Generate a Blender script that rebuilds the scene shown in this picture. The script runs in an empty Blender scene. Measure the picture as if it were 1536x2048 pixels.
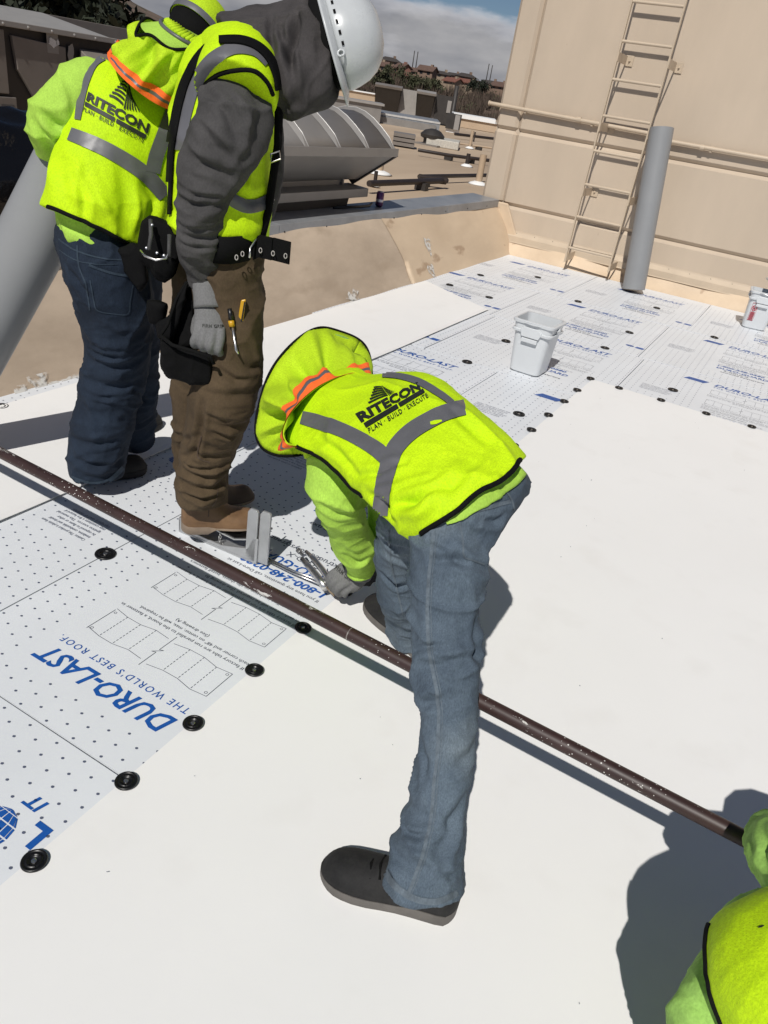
import bpy, bmesh, math, random
import numpy as np
from mathutils import Vector, Matrix
from mathutils.bvhtree import BVHTree

random.seed(7)
rng = np.random.default_rng(11)
scene = bpy.context.scene
COL = scene.collection

# ------------------------------------------------------------------ camera
FPX = 1485.0                                   # focal length in pixels of the 1536 px wide photograph
YAW, PITCH, ROLL = (math.radians(a) for a in (65.32, 29.64, 9.585))
CAM = Vector((0, 0, 1.42))
FWD = Vector((math.sin(YAW) * math.cos(PITCH), math.cos(YAW) * math.cos(PITCH), -math.sin(PITCH)))
_r0 = Vector((math.cos(YAW), -math.sin(YAW), 0))
_u0 = _r0.cross(FWD)
RGT = _r0 * math.cos(ROLL) + _u0 * math.sin(ROLL)
UPV = -_r0 * math.sin(ROLL) + _u0 * math.cos(ROLL)
cd = bpy.data.cameras.new('camera')
cd.sensor_fit = 'HORIZONTAL'
cd.sensor_width = 36.0
cd.lens = 36.0 * FPX / 1536.0
cd.clip_start = 0.05
cd.clip_end = 3000
cam = bpy.data.objects.new('camera', cd)
COL.objects.link(cam)
m = Matrix((RGT, UPV, -FWD)).transposed().to_4x4()
m.translation = CAM
cam.matrix_world = m
scene.camera = cam

# ------------------------------------------------------------------ sky and sun
SUN_TRAVEL = Vector((0.88, 0.14, -1.0)).normalized()
to_sun = -SUN_TRAVEL
world = bpy.data.worlds.new('World')
scene.world = world
world.use_nodes = True
nt = world.node_tree
nt.nodes.clear()
N = nt.nodes.new
L = nt.links.new
out = N('ShaderNodeOutputWorld')
bg = N('ShaderNodeBackground')
bg.inputs['Strength'].default_value = 0.05
sky = N('ShaderNodeTexSky')
sky.sky_type = 'NISHITA'
sky.sun_disc = False
sky.sun_elevation = math.asin(to_sun.z)
sky.sun_rotation = math.atan2(to_sun.x, to_sun.y)
sky.altitude = 1500
sky.air_density = 0.9
sky.dust_density = 0.3
sky.ozone_density = 3.5
tc = N('ShaderNodeTexCoord')
sep = N('ShaderNodeSeparateXYZ')
L(tc.outputs['Generated'], sep.inputs[0])
mp = N('ShaderNodeMapping')
mp.inputs['Scale'].default_value = (3.2, 3.2, 11.0)
mp.inputs['Location'].default_value = (2.35, 0.4, 1.3)
L(tc.outputs['Generated'], mp.inputs[0])
n1 = N('ShaderNodeTexNoise')
n1.inputs['Scale'].default_value = 1.0
n1.inputs['Detail'].default_value = 9
n1.inputs['Roughness'].default_value = 0.55
L(mp.outputs[0], n1.inputs['Vector'])
# a bank of cloud low over the horizon all around, broken puffs higher up
el = N('ShaderNodeMapRange')
el.inputs['From Min'].default_value = 0.055
el.inputs['From Max'].default_value = 0.12
el.inputs['To Min'].default_value = 0.30
el.inputs['To Max'].default_value = -0.22
L(sep.outputs['Z'], el.inputs['Value'])
ad = N('ShaderNodeMath')
ad.operation = 'ADD'
L(n1.outputs['Fac'], ad.inputs[0])
L(el.outputs[0], ad.inputs[1])
cr = N('ShaderNodeMapRange')
cr.interpolation_type = 'SMOOTHSTEP'
cr.inputs['From Min'].default_value = 0.545
cr.inputs['From Max'].default_value = 0.66
L(ad.outputs[0], cr.inputs['Value'])
n2 = N('ShaderNodeTexNoise')
n2.inputs['Scale'].default_value = 1.7
n2.inputs['Detail'].default_value = 7
L(mp.outputs[0], n2.inputs['Vector'])
ccol = N('ShaderNodeValToRGB')
ccol.color_ramp.elements[0].position = 0.40
ccol.color_ramp.elements[0].color = (5.0, 5.2, 5.9, 1)
ccol.color_ramp.elements[1].position = 0.62
ccol.color_ramp.elements[1].color = (9.6, 9.5, 9.7, 1)
L(n2.outputs['Fac'], ccol.inputs[0])
mx = N('ShaderNodeMix')
mx.data_type = 'RGBA'
L(cr.outputs[0], mx.inputs['Factor'])
L(sky.outputs[0], mx.inputs['A'])
edge = N('ShaderNodeMapRange')
edge.inputs['From Min'].default_value = 0.60
edge.inputs['From Max'].default_value = 0.74
edge.inputs['To Min'].default_value = 1.75
edge.inputs['To Max'].default_value = 1.0
L(ad.outputs[0], edge.inputs['Value'])
cs_ = N('ShaderNodeVectorMath')
cs_.operation = 'SCALE'
L(ccol.outputs[0], cs_.inputs[0])
L(edge.outputs[0], cs_.inputs['Scale'])
L(cs_.outputs[0], mx.inputs['B'])
L(mx.outputs['Result'], bg.inputs['Color'])
L(bg.outputs[0], out.inputs[0])

sl = bpy.data.lights.new('sun', 'SUN')
sl.energy = 4.6
sl.angle = math.radians(0.53)
sl.color = (1.0, 0.965, 0.91)
sun = bpy.data.objects.new('sun', sl)
COL.objects.link(sun)
sun.rotation_euler = SUN_TRAVEL.to_track_quat('-Z', 'Y').to_euler()
sun.location = (-20, 6, 30)

scene.view_settings.view_transform = 'Standard'
scene.view_settings.look = 'None'
scene.view_settings.exposure = -0.24
scene.view_settings.gamma = 1.0
scene.view_settings.use_curve_mapping = False

# ------------------------------------------------------------------ measuring helpers
def ray(x, y):
    return FWD + RGT * ((x - 768.0) / FPX) - UPV * ((y - 1024.0) / FPX)
def pd(x, y, d):                       # point seen at a pixel of the survey photo, at depth d
    return CAM + ray(x, y) * d
def pz(x, y, z=0.0):                   # ... on a horizontal plane
    r = ray(x, y)
    return CAM + r * ((z - CAM.z) / r.z)
def pX(x, y, X):
    r = ray(x, y)
    return CAM + r * (X / r.x)
def pY(x, y, Y):
    r = ray(x, y)
    return CAM + r * (Y / r.y)
def V(*a):
    return Vector(a)

# ------------------------------------------------------------------ mesh helpers
class MB:
    def __init__(s):
        s.v = []
        s.f = []
    def add(s, vs, fs):
        b = len(s.v)
        s.v += [tuple(v) for v in vs]
        s.f += [tuple(b + i for i in f) for f in fs]
        return s
    def box(s, c, size, rot=None):
        c = Vector(c)
        h = Vector(size) / 2
        vs = []
        for x in (-1, 1):
            for y in (-1, 1):
                for z in (-1, 1):
                    p = Vector((x * h.x, y * h.y, z * h.z))
                    if rot is not None:
                        p = rot @ p
                    vs.append(c + p)
        return s.add(vs, [(0, 1, 3, 2), (4, 6, 7, 5), (0, 4, 5, 1), (2, 3, 7, 6), (0, 2, 6, 4), (1, 5, 7, 3)])
    def span(s, a, b):                 # box by two corners
        a, b = Vector(a), Vector(b)
        return s.box((a + b) / 2, [abs(b[i] - a[i]) for i in range(3)])
    def prism(s, poly, h):             # polygon list of Vector, extruded by vector h
        n = len(poly)
        h = Vector(h)
        vs = [Vector(p) for p in poly] + [Vector(p) + h for p in poly]
        fs = [tuple(range(n))[::-1], tuple(range(n, 2 * n))]
        fs += [(i, (i + 1) % n, n + (i + 1) % n, n + i) for i in range(n)]
        return s.add(vs, fs)
    def rings(s, rs, cap=True, close=True):
        n = len(rs[0])
        vs = [p for r in rs for p in r]
        fs = []
        for k in range(len(rs) - 1):
            for i in range(n if close else n - 1):
                j = (i + 1) % n
                fs.append((k * n + i, k * n + j, (k + 1) * n + j, (k + 1) * n + i))
        if cap:
            fs.append(tuple(range(n))[::-1])
            fs.append(tuple(range((len(rs) - 1) * n, len(rs) * n)))
        return s.add(vs, fs)
    def pipe(s, path, r, n=12, cap=True):
        path = [Vector(p) for p in path]
        rs = []
        prev = None
        for i, p in enumerate(path):
            t = (path[min(i + 1, len(path) - 1)] - path[max(i - 1, 0)]).normalized()
            if prev is None:
                a = t.orthogonal().normalized()
            else:
                a = (prev - t * prev.dot(t)).normalized()
            prev = a
            b = t.cross(a)
            rad = r[i] if isinstance(r, (list, tuple)) else r
            rs.append([p + (a * math.cos(q) + b * math.sin(q)) * rad for q in [2 * math.pi * k / n for k in range(n)]])
        return s.rings(rs, cap)
    def lathe(s, prof, c=(0, 0, 0), n=24, cap=True, M=None):   # prof: list (r,z)
        c = Vector(c)
        rs = []
        for r, z in prof:
            ring = []
            for k in range(n):
                q = 2 * math.pi * k / n
                p = Vector((r * math.cos(q), r * math.sin(q), z))
                ring.append(c + (M @ p if M is not None else p))
            rs.append(ring)
        return s.rings(rs, cap)
    def ribbon(s, pts, side, w, th=0.0):   # flat strip along pts
        pts = [Vector(p) for p in pts]
        side = Vector(side)
        return s.add([q for p in pts for q in (p - side * w / 2, p + side * w / 2)],
                     [(2 * i, 2 * i + 1, 2 * i + 3, 2 * i + 2) for i in range(len(pts) - 1)])
    def mesh(s, name):
        me = bpy.data.meshes.new(name)
        me.from_pydata(s.v, [], s.f)
        me.validate()
        return me

def fixnormals(me):
    bm = bmesh.new()
    bm.from_mesh(me)
    bmesh.ops.recalc_face_normals(bm, faces=bm.faces)
    bm.to_mesh(me)
    bm.free()

def obj(name, mb, mat, parent=None, smooth=False, bevel=0.0, bseg=2, local=False, fix=True, angle=None):
    me = mb.mesh(name) if isinstance(mb, MB) else mb
    if fix and isinstance(mb, MB):
        fixnormals(me)
    if mat is not None:
        me.materials.clear()
        me.materials.append(mat)
    o = bpy.data.objects.new(name, me)
    COL.objects.link(o)
    if smooth:
        me.polygons.foreach_set('use_smooth', [True] * len(me.polygons))
        if angle:
            try:
                me.set_sharp_from_angle(angle=math.radians(angle))
            except Exception:
                pass
    if bevel:
        b = o.modifiers.new('bevel', 'BEVEL')
        b.width = bevel
        b.segments = bseg
        b.limit_method = 'ANGLE'
        b.angle_limit = math.radians(40)
    if parent is not None:
        o.parent = parent
        if not local and parent.type == 'EMPTY':
            o.matrix_parent_inverse = Matrix.Translation(-parent.location)
    return o

def tag(o, label=None, cat=None, group=None, kind=None):
    if label:
        o['label'] = label
    if cat:
        o['category'] = cat
    if group:
        o['group'] = group
    if kind:
        o['kind'] = kind
    return o

def thing(name, label, cat, loc=(0, 0, 0), group=None):
    e = bpy.data.objects.new(name, None)
    e.empty_display_size = 0.1
    COL.objects.link(e)
    e.location = loc
    return tag(e, label, cat, group)

def copy_tree(o, parent=None):
    c = o.copy()
    COL.objects.link(c)
    if parent is not None:
        c.parent = parent
    for ch in list(o.children):
        copy_tree(ch, c)
    return c

# ------------------------------------------------------------------ materials
def mat(name, col, rough=0.7, metal=0.0, var=0.0, vscale=6.0, col2=None, bump=0.0, bscale=80.0, spec=None, aniso=None,
        spots=None, coords='Object', sheen=0.0, wave=None, bdist=0.002, trans=0.0, swid=0.04):
    m = bpy.data.materials.new(name)
    m.use_nodes = True
    nt = m.node_tree
    b = nt.nodes['Principled BSDF']
    b.inputs['Roughness'].default_value = rough
    b.inputs['Metallic'].default_value = metal
    if spec is not None:
        b.inputs['Specular IOR Level'].default_value = spec
    if sheen:
        b.inputs['Sheen Weight'].default_value = sheen
    c4 = (*col, 1)
    b.inputs['Base Color'].default_value = c4
    N = nt.nodes.new
    L = nt.links.new
    tcn = N('ShaderNodeTexCoord')
    mpn = N('ShaderNodeMapping')
    L(tcn.outputs[coords], mpn.inputs[0])
    if aniso:
        mpn.inputs['Scale'].default_value = aniso
    colsock = None
    if var or col2:
        nz = N('ShaderNodeTexNoise')
        nz.inputs['Scale'].default_value = vscale
        nz.inputs['Detail'].default_value = 8
        nz.inputs['Roughness'].default_value = 0.62
        L(mpn.outputs[0], nz.inputs['Vector'])
        rp = N('ShaderNodeValToRGB')
        rp.color_ramp.elements[0].position = 0.3
        rp.color_ramp.elements[1].position = 0.7
        a = [max(0, c * (1 - var)) for c in col]
        d = list(col2) if col2 else [min(1, c * (1 + var)) for c in col]
        rp.color_ramp.elements[0].color = (*a, 1)
        rp.color_ramp.elements[1].color = (*d, 1)
        L(nz.outputs['Fac'], rp.inputs[0])
        colsock = rp.outputs[0]
        rr = N('ShaderNodeMapRange')
        rr.inputs['To Min'].default_value = max(0.03, rough - 0.09)
        rr.inputs['To Max'].default_value = min(1, rough + 0.09)
        L(nz.outputs['Fac'], rr.inputs['Value'])
        L(rr.outputs[0], b.inputs['Roughness'])
    if spots:                                   # (colour, scale, threshold)
        sc, ss, st = spots
        n3 = N('ShaderNodeTexNoise')
        n3.inputs['Scale'].default_value = ss
        n3.inputs['Detail'].default_value = 5
        L(mpn.outputs[0], n3.inputs['Vector'])
        mr = N('ShaderNodeMapRange')
        mr.inputs['From Min'].default_value = st
        mr.inputs['From Max'].default_value = st + swid
        L(n3.outputs['Fac'], mr.inputs['Value'])
        mm = N('ShaderNodeMix')
        mm.data_type = 'RGBA'
        L(mr.outputs[0], mm.inputs['Factor'])
        if colsock:
            L(colsock, mm.inputs['A'])
        else:
            mm.inputs['A'].default_value = c4
        mm.inputs['B'].default_value = (*sc, 1)
        colsock = mm.outputs['Result']
    if colsock:
        L(colsock, b.inputs['Base Color'])
    if bump:
        nb = N('ShaderNodeTexNoise')
        nb.inputs['Scale'].default_value = bscale
        nb.inputs['Detail'].default_value = 4
        L(mpn.outputs[0], nb.inputs['Vector'])
        bp = N('ShaderNodeBump')
        bp.inputs['Strength'].default_value = bump
        bp.inputs['Distance'].default_value = bdist
        h = nb.outputs['Fac']
        if wave:
            vo = N('ShaderNodeTexVoronoi')
            vo.inputs['Scale'].default_value = wave
            L(mpn.outputs[0], vo.inputs['Vector'])
            am = N('ShaderNodeMath')
            am.operation = 'ADD'
            L(nb.outputs['Fac'], am.inputs[0])
            L(vo.outputs['Distance'], am.inputs[1])
            h = am.outputs[0]
        L(h, bp.inputs['Height'])
        L(bp.outputs[0], b.inputs['Normal'])
    return m

M = {}
M['membrane'] = mat('white_membrane', (0.83, 0.825, 0.81), 0.55, var=0.014, vscale=1.6, bump=0.15, bscale=35, bdist=0.0015, spots=((0.79, 0.78, 0.76), 5.0, 0.56), swid=0.25)
M['board'] = mat('insulation_facer', (0.71, 0.735, 0.765), 0.42, var=0.035, vscale=2.3, bump=0.25, bscale=60, bdist=0.0008)
M['foam'] = mat('foam_core', (0.55, 0.56, 0.57), 0.8, var=0.05)
M['ink_blue'] = mat('blue_ink', (0.012, 0.09, 0.36), 0.4, var=0.15, vscale=40)
M['ink_dark'] = mat('dark_ink', (0.045, 0.055, 0.085), 0.45, var=0.15, vscale=40)
M['ink_grey'] = mat('grey_ink', (0.095, 0.11, 0.165), 0.5)
M['tan'] = mat('tan_membrane', (0.60, 0.46, 0.32), 0.62, var=0.12, vscale=2.2, col2=(0.66, 0.52, 0.37), bump=0.3, bscale=22, bdist=0.004, aniso=(0.5, 1.2, 1.2), spots=((0.42, 0.30, 0.20), 3.2, 0.63))
M['tan_old'] = mat('weathered_tan_membrane', (0.47, 0.37, 0.275), 0.7, var=0.18, vscale=2.6, col2=(0.56, 0.45, 0.34), bump=0.35, bscale=22, bdist=0.004, aniso=(0.6, 1.2, 1.2), spots=((0.38, 0.295, 0.215), 4.0, 0.58), swid=0.16)
M['tan_roof'] = mat('tan_roof', (0.46, 0.34, 0.23), 0.7, var=0.14, vscale=0.35, col2=(0.53, 0.41, 0.29), bump=0.2, bscale=6, bdist=0.01, aniso=(0.35, 1.3, 1))
M['beige'] = mat('beige_paint', (0.495, 0.405, 0.31), 0.6, var=0.075, vscale=1.6, aniso=(1, 1, 0.35), bump=0.35, bscale=120, bdist=0.0012, spots=((0.36, 0.275, 0.2), 26.0, 0.755))
M['beige_metal'] = mat('beige_metal', (0.50, 0.405, 0.30), 0.45, var=0.06, vscale=5, bump=0.1, bscale=90)
M['coping'] = mat('coping_metal', (0.30, 0.31, 0.325), 0.42, metal=0.35, var=0.18, vscale=4, bump=0.1, bscale=20)
M['white_mark'] = mat('white_patch', (0.66, 0.66, 0.645), 0.6, var=0.05, bump=0.2)
def patchy(name, col, scale, lo, hi):
    m = mat(name, col, 0.65, var=0.05, bump=0.2)
    nt = m.node_tree
    tcn = nt.nodes.new('ShaderNodeTexCoord')
    nn = nt.nodes.new('ShaderNodeTexNoise')
    nn.inputs['Scale'].default_value = scale
    nn.inputs['Detail'].default_value = 6
    nt.links.new(tcn.outputs['Object'], nn.inputs['Vector'])
    mr = nt.nodes.new('ShaderNodeMapRange')
    mr.inputs['From Min'].default_value = lo
    mr.inputs['From Max'].default_value = hi
    nt.links.new(nn.outputs['Fac'], mr.inputs['Value'])
    nt.links.new(mr.outputs[0], nt.nodes['Principled BSDF'].inputs['Alpha'])
    return m
M['smear'] = patchy('brushed_sealant', (0.62, 0.60, 0.56), 26, 0.40, 0.56)
M['grey_pvc'] = mat('grey_roll', (0.245, 0.25, 0.255), 0.42, var=0.05, vscale=3, bump=0.05, bscale=14)
M['bucket'] = mat('bucket_plastic', (0.58, 0.60, 0.615), 0.32, var=0.03, vscale=6, bump=0.06, bscale=30)
M['black_plastic'] = mat('black_plastic', (0.006, 0.006, 0.0065), 0.38, bump=0.2, bscale=60, bdist=0.001, var=0.2)
M['steel'] = mat('bright_steel', (0.62, 0.61, 0.60), 0.28, metal=0.95, var=0.1, vscale=30, bump=0.05)
M['alu'] = mat('cast_aluminium', (0.47, 0.475, 0.48), 0.42, metal=0.7, var=0.12, vscale=12, bump=0.12, bscale=90)
M['brass'] = mat('worn_plate', (0.36, 0.27, 0.17), 0.45, metal=0.5, var=0.2, vscale=40)
M['galv'] = mat('grey_sheet_metal', (0.26, 0.245, 0.23), 0.45, metal=0.25, var=0.10, vscale=3, bump=0.08, bscale=14)
M['galv_edge'] = mat('grey_sheet_edge', (0.60, 0.585, 0.56), 0.4, metal=0.3, var=0.1, vscale=5)  # paler sheet metal, also the painted highlight along the vent ribs
M['dark_metal'] = mat('dark_metal', (0.028, 0.026, 0.025), 0.5, var=0.2, vscale=3)
M['unit'] = mat('unit_brown_grey', (0.20, 0.176, 0.156), 0.5, var=0.10, vscale=2.5, bump=0.1, bscale=9)
M['unit_dark'] = mat('unit_dark', (0.036, 0.031, 0.028), 0.55, var=0.15, vscale=3)
M['unit_light'] = mat('unit_light', (0.30, 0.28, 0.26), 0.5, var=0.08, vscale=3)
M['sticker'] = mat('sticker', (0.5, 0.47, 0.41), 0.6, var=0.2, vscale=30)
M['foil'] = mat('torn_foil', (0.72, 0.71, 0.70), 0.35, var=0.2, vscale=60, bump=0.5, bscale=60)
M['bag'] = mat('bin_bag', (0.006, 0.006, 0.007), 0.16, bump=0.5, bscale=24, bdist=0.01)

def speck_mat():
    m = mat('brown_pipe_paint', (0.036, 0.017, 0.015), 0.5, var=0.3, vscale=9, bump=0.1, bscale=60)
    nt = m.node_tree
    b = nt.nodes['Principled BSDF']
    N = nt.nodes.new
    L = nt.links.new
    src = b.inputs['Base Color'].links[0].from_socket
    tcn = N('ShaderNodeTexCoord')
    vo = N('ShaderNodeTexVoronoi')
    vo.inputs['Scale'].default_value = 120
    L(tcn.outputs['Object'], vo.inputs['Vector'])
    nn = N('ShaderNodeTexNoise')
    nn.inputs['Scale'].default_value = 5
    L(tcn.outputs['Object'], nn.inputs['Vector'])
    lim = N('ShaderNodeMapRange')
    lim.inputs['From Min'].default_value = 0.36
    lim.inputs['From Max'].default_value = 0.75
    lim.inputs['To Min'].default_value = 0.0
    lim.inputs['To Max'].default_value = 0.30
    L(nn.outputs['Fac'], lim.inputs['Value'])
    lt = N('ShaderNodeMath')
    lt.operation = 'LESS_THAN'
    L(vo.outputs['Distance'], lt.inputs[0])
    L(lim.outputs[0], lt.inputs[1])
    # long scraped smears of white coating
    mpn = N('ShaderNodeMapping')
    mpn.inputs['Scale'].default_value = (26, 6, 26)
    L(tcn.outputs['Object'], mpn.inputs[0])
    n5 = N('ShaderNodeTexNoise')
    n5.inputs['Scale'].default_value = 1.6
    n5.inputs['Detail'].default_value = 9
    n5.inputs['Roughness'].default_value = 0.7
    L(mpn.outputs[0], n5.inputs['Vector'])
    gt = N('ShaderNodeMath')
    gt.operation = 'GREATER_THAN'
    gt.inputs[1].default_value = 0.635
    L(n5.outputs['Fac'], gt.inputs[0])
    mxx = N('ShaderNodeMath')
    mxx.operation = 'MAXIMUM'
    L(lt.outputs[0], mxx.inputs[0])
    L(gt.outputs[0], mxx.inputs[1])
    mm = N('ShaderNodeMix')
    mm.data_type = 'RGBA'
    L(mxx.outputs[0], mm.inputs['Factor'])
    L(src, mm.inputs['A'])
    mm.inputs['B'].default_value = (0.55, 0.53, 0.5, 1)
    L(mm.outputs['Result'], b.inputs['Base Color'])
    return m
M['pipe'] = speck_mat()

# ------------------------------------------------------------------ lettering
def text_mesh(txt, bold=0.0, shear=0.0, space=1.0, align='LEFT', width=1.0):
    """flat lettering as a mesh; cap height about 1, baseline at v=0"""
    cu = bpy.data.curves.new('txt', 'FONT')
    cu.body = txt
    cu.offset = bold
    cu.shear = shear
    cu.space_character = space
    cu.align_x = align
    cu.resolution_u = 2
    cu.fill_mode = 'BOTH'
    o = bpy.data.objects.new('txt', cu)
    COL.objects.link(o)
    dg = bpy.context.evaluated_depsgraph_get()
    me = bpy.data.meshes.new_from_object(o.evaluated_get(dg))
    bpy.data.objects.remove(o)
    bpy.data.curves.remove(cu)
    vs = [(v.co.x * width / 0.70, v.co.y / 0.70) for v in me.vertices]
    fs = [tuple(p.vertices) for p in me.polygons]
    bpy.data.meshes.remove(me)
    return vs, fs

def put_text(mb, txt, u, v, h, length=None, bold=0.0, shear=0.0, space=1.0, z=0.0):
    """print at local (u,v) of a board, cap height h, stretched to length"""
    vs, fs = text_mesh(txt, bold, shear, space)
    if not vs:
        return
    x1 = max(p[0] for p in vs)
    x0 = min(p[0] for p in vs)
    k = h if length is None else length / (x1 - x0)
    mb.add([(u + (p[0] - x0) * k, v + p[1] * h, z) for p in vs], fs)
# ================================================================== the roof deck and its printed boards
deck = MB()
deck.box((0.9, -1.2, -0.075), (14.8, 8.0, 0.08))
roof = tag(obj('roof_deck', deck, M['foam']), kind='structure')

def line(mb, p, q, w, z=0.0):
    p, q = Vector((p[0], p[1])), Vector((q[0], q[1]))
    t = (q - p)
    if t.length < 1e-6:
        return
    n = Vector((-t.y, t.x)).normalized() * w / 2
    mb.add([(*(p - n), z), (*(q - n), z), (*(q + n), z), (*(p + n), z)], [(0, 1, 2, 3)])

def dashed(mb, p, q, w, n=9):
    p, q = Vector(p), Vector(q)
    for k in range(n):
        line(mb, p.lerp(q, k / n), p.lerp(q, (k + 0.65) / n), w)

def ringmark(mb, c, r, w, n=10):
    pts = [(c[0] + r * math.cos(2 * math.pi * k / n), c[1] + r * math.sin(2 * math.pi * k / n)) for k in range(n)]
    for k in range(n):
        line(mb, pts[k], pts[(k + 1) % n], w)

def diagram(mb, u0, v0, w, h):
    W_ = 0.0016
    wav = lambda i: 0.006 * math.sin(i * 1.9)
    for part, (a, b) in enumerate(((0, 0.47), (0.53, 1.0))):
        n = 4
        us = [u0 + w * (a + (b - a) * i / n) for i in range(n + 1)]
        top = [v0 + wav(i + 5 * part) for i in range(n + 1)]
        bot = [v0 - h + wav(i + 5 * part) for i in range(n + 1)]
        for i in range(n):
            line(mb, (us[i], top[i]), (us[i + 1], top[i + 1]), W_)
            line(mb, (us[i], bot[i]), (us[i + 1], bot[i + 1]), W_)
        for i in range(1, n):
            dashed(mb, (us[i], bot[i]), (us[i], top[i]), W_)
    line(mb, (u0, v0), (u0, v0 - h), W_)
    line(mb, (u0 + w, v0), (u0 + w, v0 - h), W_)
    for (uu, vv) in ((0.01, 0.01), (0.01, h - 0.01), (w - 0.01, 0.01), (w - 0.01, h - 0.01)):
        ringmark(mb, (u0 + uu, v0 - vv), 0.004, 0.0012)
    x = u0 + w * 0.5
    line(mb, (x, v0 + 0.02), (x, v0 - h * 0.42), W_)
    line(mb, (x, v0 - h * 0.42), (x + 0.012, v0 - h * 0.38), W_)
    line(mb, (x + 0.012, v0 - h * 0.38), (x - 0.012, v0 - h * 0.58), W_)
    line(mb, (x - 0.012, v0 - h * 0.58), (x, v0 - h * 0.54), W_)
    line(mb, (x, v0 - h * 0.54), (x, v0 - h - 0.02), W_)

def globe(mb, cu, cv, ru, rv, sk=0.0):
    # blue globe: patches between meridians and parallels, white gaps left open
    P = 6
    for i in range(P):
        for j in range(6):
            a0, a1 = -1 + 2 * (i + 0.07) / P, -1 + 2 * (i + 0.93) / P
            b0, b1 = -1 + 2 * (j + 0.07) / 6, -1 + 2 * (j + 0.93) / 6
            q = []
            for (a, b) in ((a0, b0), (a1, b0), (a1, b1), (a0, b1)):
                la = a * math.pi / 2 * 0.98
                y = math.sin(b * math.pi / 2 * 0.98)
                x = math.cos(b * math.pi / 2 * 0.98) * math.sin(la)
                q.append((cu + ru * x + sk * rv * y, cv + rv * y, 0))
            mb.add(q, [(0, 1, 2, 3)])

PB, PD, PG = MB(), MB(), MB()      # blue ink, dark ink, grey ink of one printed block
# left emblem: slanted banner with a globe grid
for i in range(6):
    for j in range(3):
        a, b = -0.205 + i * 0.023, 0.002 + j * 0.021
        PB.add([(a + b * 0.5, b, 0), (a + 0.0215 + b * 0.5, b, 0), (a + 0.0215 + (b + 0.0195) * 0.5, b + 0.0195, 0), (a + (b + 0.0195) * 0.5, b + 0.0195, 0)], [(0, 1, 2, 3)])
put_text(PB, 'DURO-LAST', 0.0, 0.004, 0.058, 0.455, bold=0.022, shear=0.28)
put_text(PB, "THE WORLD'S BEST ROOF.", 0.0, -0.043, 0.022, 0.455, bold=0.006, space=1.35, shear=0.1)
diagram(PD, 0.0, -0.10, 0.43, 0.105)
put_text(PD, 'If factory tabs are run parallel to the board, a fastener in', -0.01, -0.243, 0.012, 0.45)
put_text(PD, 'each corner and 48" on center, max, will be required.', -0.01, -0.265, 0.012, 0.40)
put_text(PD, '(See drawing A)', 0.15, -0.287, 0.012, 0.12)
diagram(PD, 0.0, -0.345, 0.43, 0.105)
put_text(PD, 'If factory tabs are run perpendicular to the board, a fastener', -0.01, -0.482, 0.012, 0.46)
put_text(PD, 'in each corner will be required. (See drawing B)', -0.01, -0.504, 0.012, 0.36)
put_text(PD, 'When installing insulation or slip sheets, install fasteners', -0.01, -0.535, 0.012, 0.45)
put_text(PD, 'in fastening insulation being careful not to overdrive', -0.01, -0.557, 0.012, 0.42)
put_text(PD, "with tap on 10' tab system.", 0.05, -0.590, 0.013, 0.22, bold=0.008)
put_text(PD, 'If you have any questions, call Duro-Last at', 0.0, -0.625, 0.014, 0.36)
put_text(PB, '1-800-248-0280', 0.0, -0.672, 0.032, 0.33, bold=0.03, shear=0.15)
put_text(PB, 'DURO-GUARD', 0.0, -0.745, 0.042, 0.36, bold=0.02, shear=0.15)
put_text(PD, 'R-GOLD-X', 0.06, -0.79, 0.028, 0.17, bold=0.0)
put_text(PD, 'extruded Polystyrene', 0.04, -0.832, 0.026, 0.30, bold=0.004)
for k, t in enumerate(('Caution: This product is plastic foam', 'insulation, combustible and should', 'be exposed to flame or other', 'ignition sources. This material', 'may constitute a fire hazard if', 'improperly used or installed.')):
    put_text(PG, t, -0.40, -0.40 - k * 0.021, 0.013, 0.20 - 0.012 * (k % 3))
# small emblem low on the right
globe(PB, 0.545, -0.80, 0.032, 0.026)
PB.add([(0.585, -0.825, 0), (0.70 - 0.055, -0.825, 0), (0.655, -0.778, 0), (0.595, -0.778, 0)], [(0, 1, 2, 3)])
U0, U1, V0, V1 = -0.51, 0.66, -1.035, 0.20
busy = [(-0.19, 0.02, 0.02 + 0.46, 0.075), (-0.02, -0.46, 0.46, 0.08), (-0.03, -0.86, 0.40, -0.46), (-0.42, -0.53, -0.18, -0.37), (0.50, -0.84, 0.66, -0.76)]
u = U0 + 0.03
k = 0
while u < U1 - 0.01:
    v = V0 + 0.02 + (0.0215 if k % 2 else 0)
    blank = False
    while v < V1 - 0.01:
        if not blank and not any(a - 0.012 < u < c + 0.012 and b - 0.012 < v < d + 0.012 for a, b, c, d in busy):
            r_ = 0.0040
            PG.add([(u + r_ * math.cos(q), v + r_ * 0.9 * math.sin(q), 0) for q in (0.3, 1.4, 2.5, 3.6, 4.7, 5.8)], [(0, 1, 2, 3, 4, 5)])
        v += 0.043
    u += 0.045
    k += 1
meB, meD, meG = PB.mesh('blue_lettering'), PD.mesh('dark_lettering'), PG.mesh('printed_dots')
for me_, k_ in ((meB, 'ink_blue'), (meD, 'ink_dark'), (meG, 'ink_grey')):
    me_.materials.append(M[k_])

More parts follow.
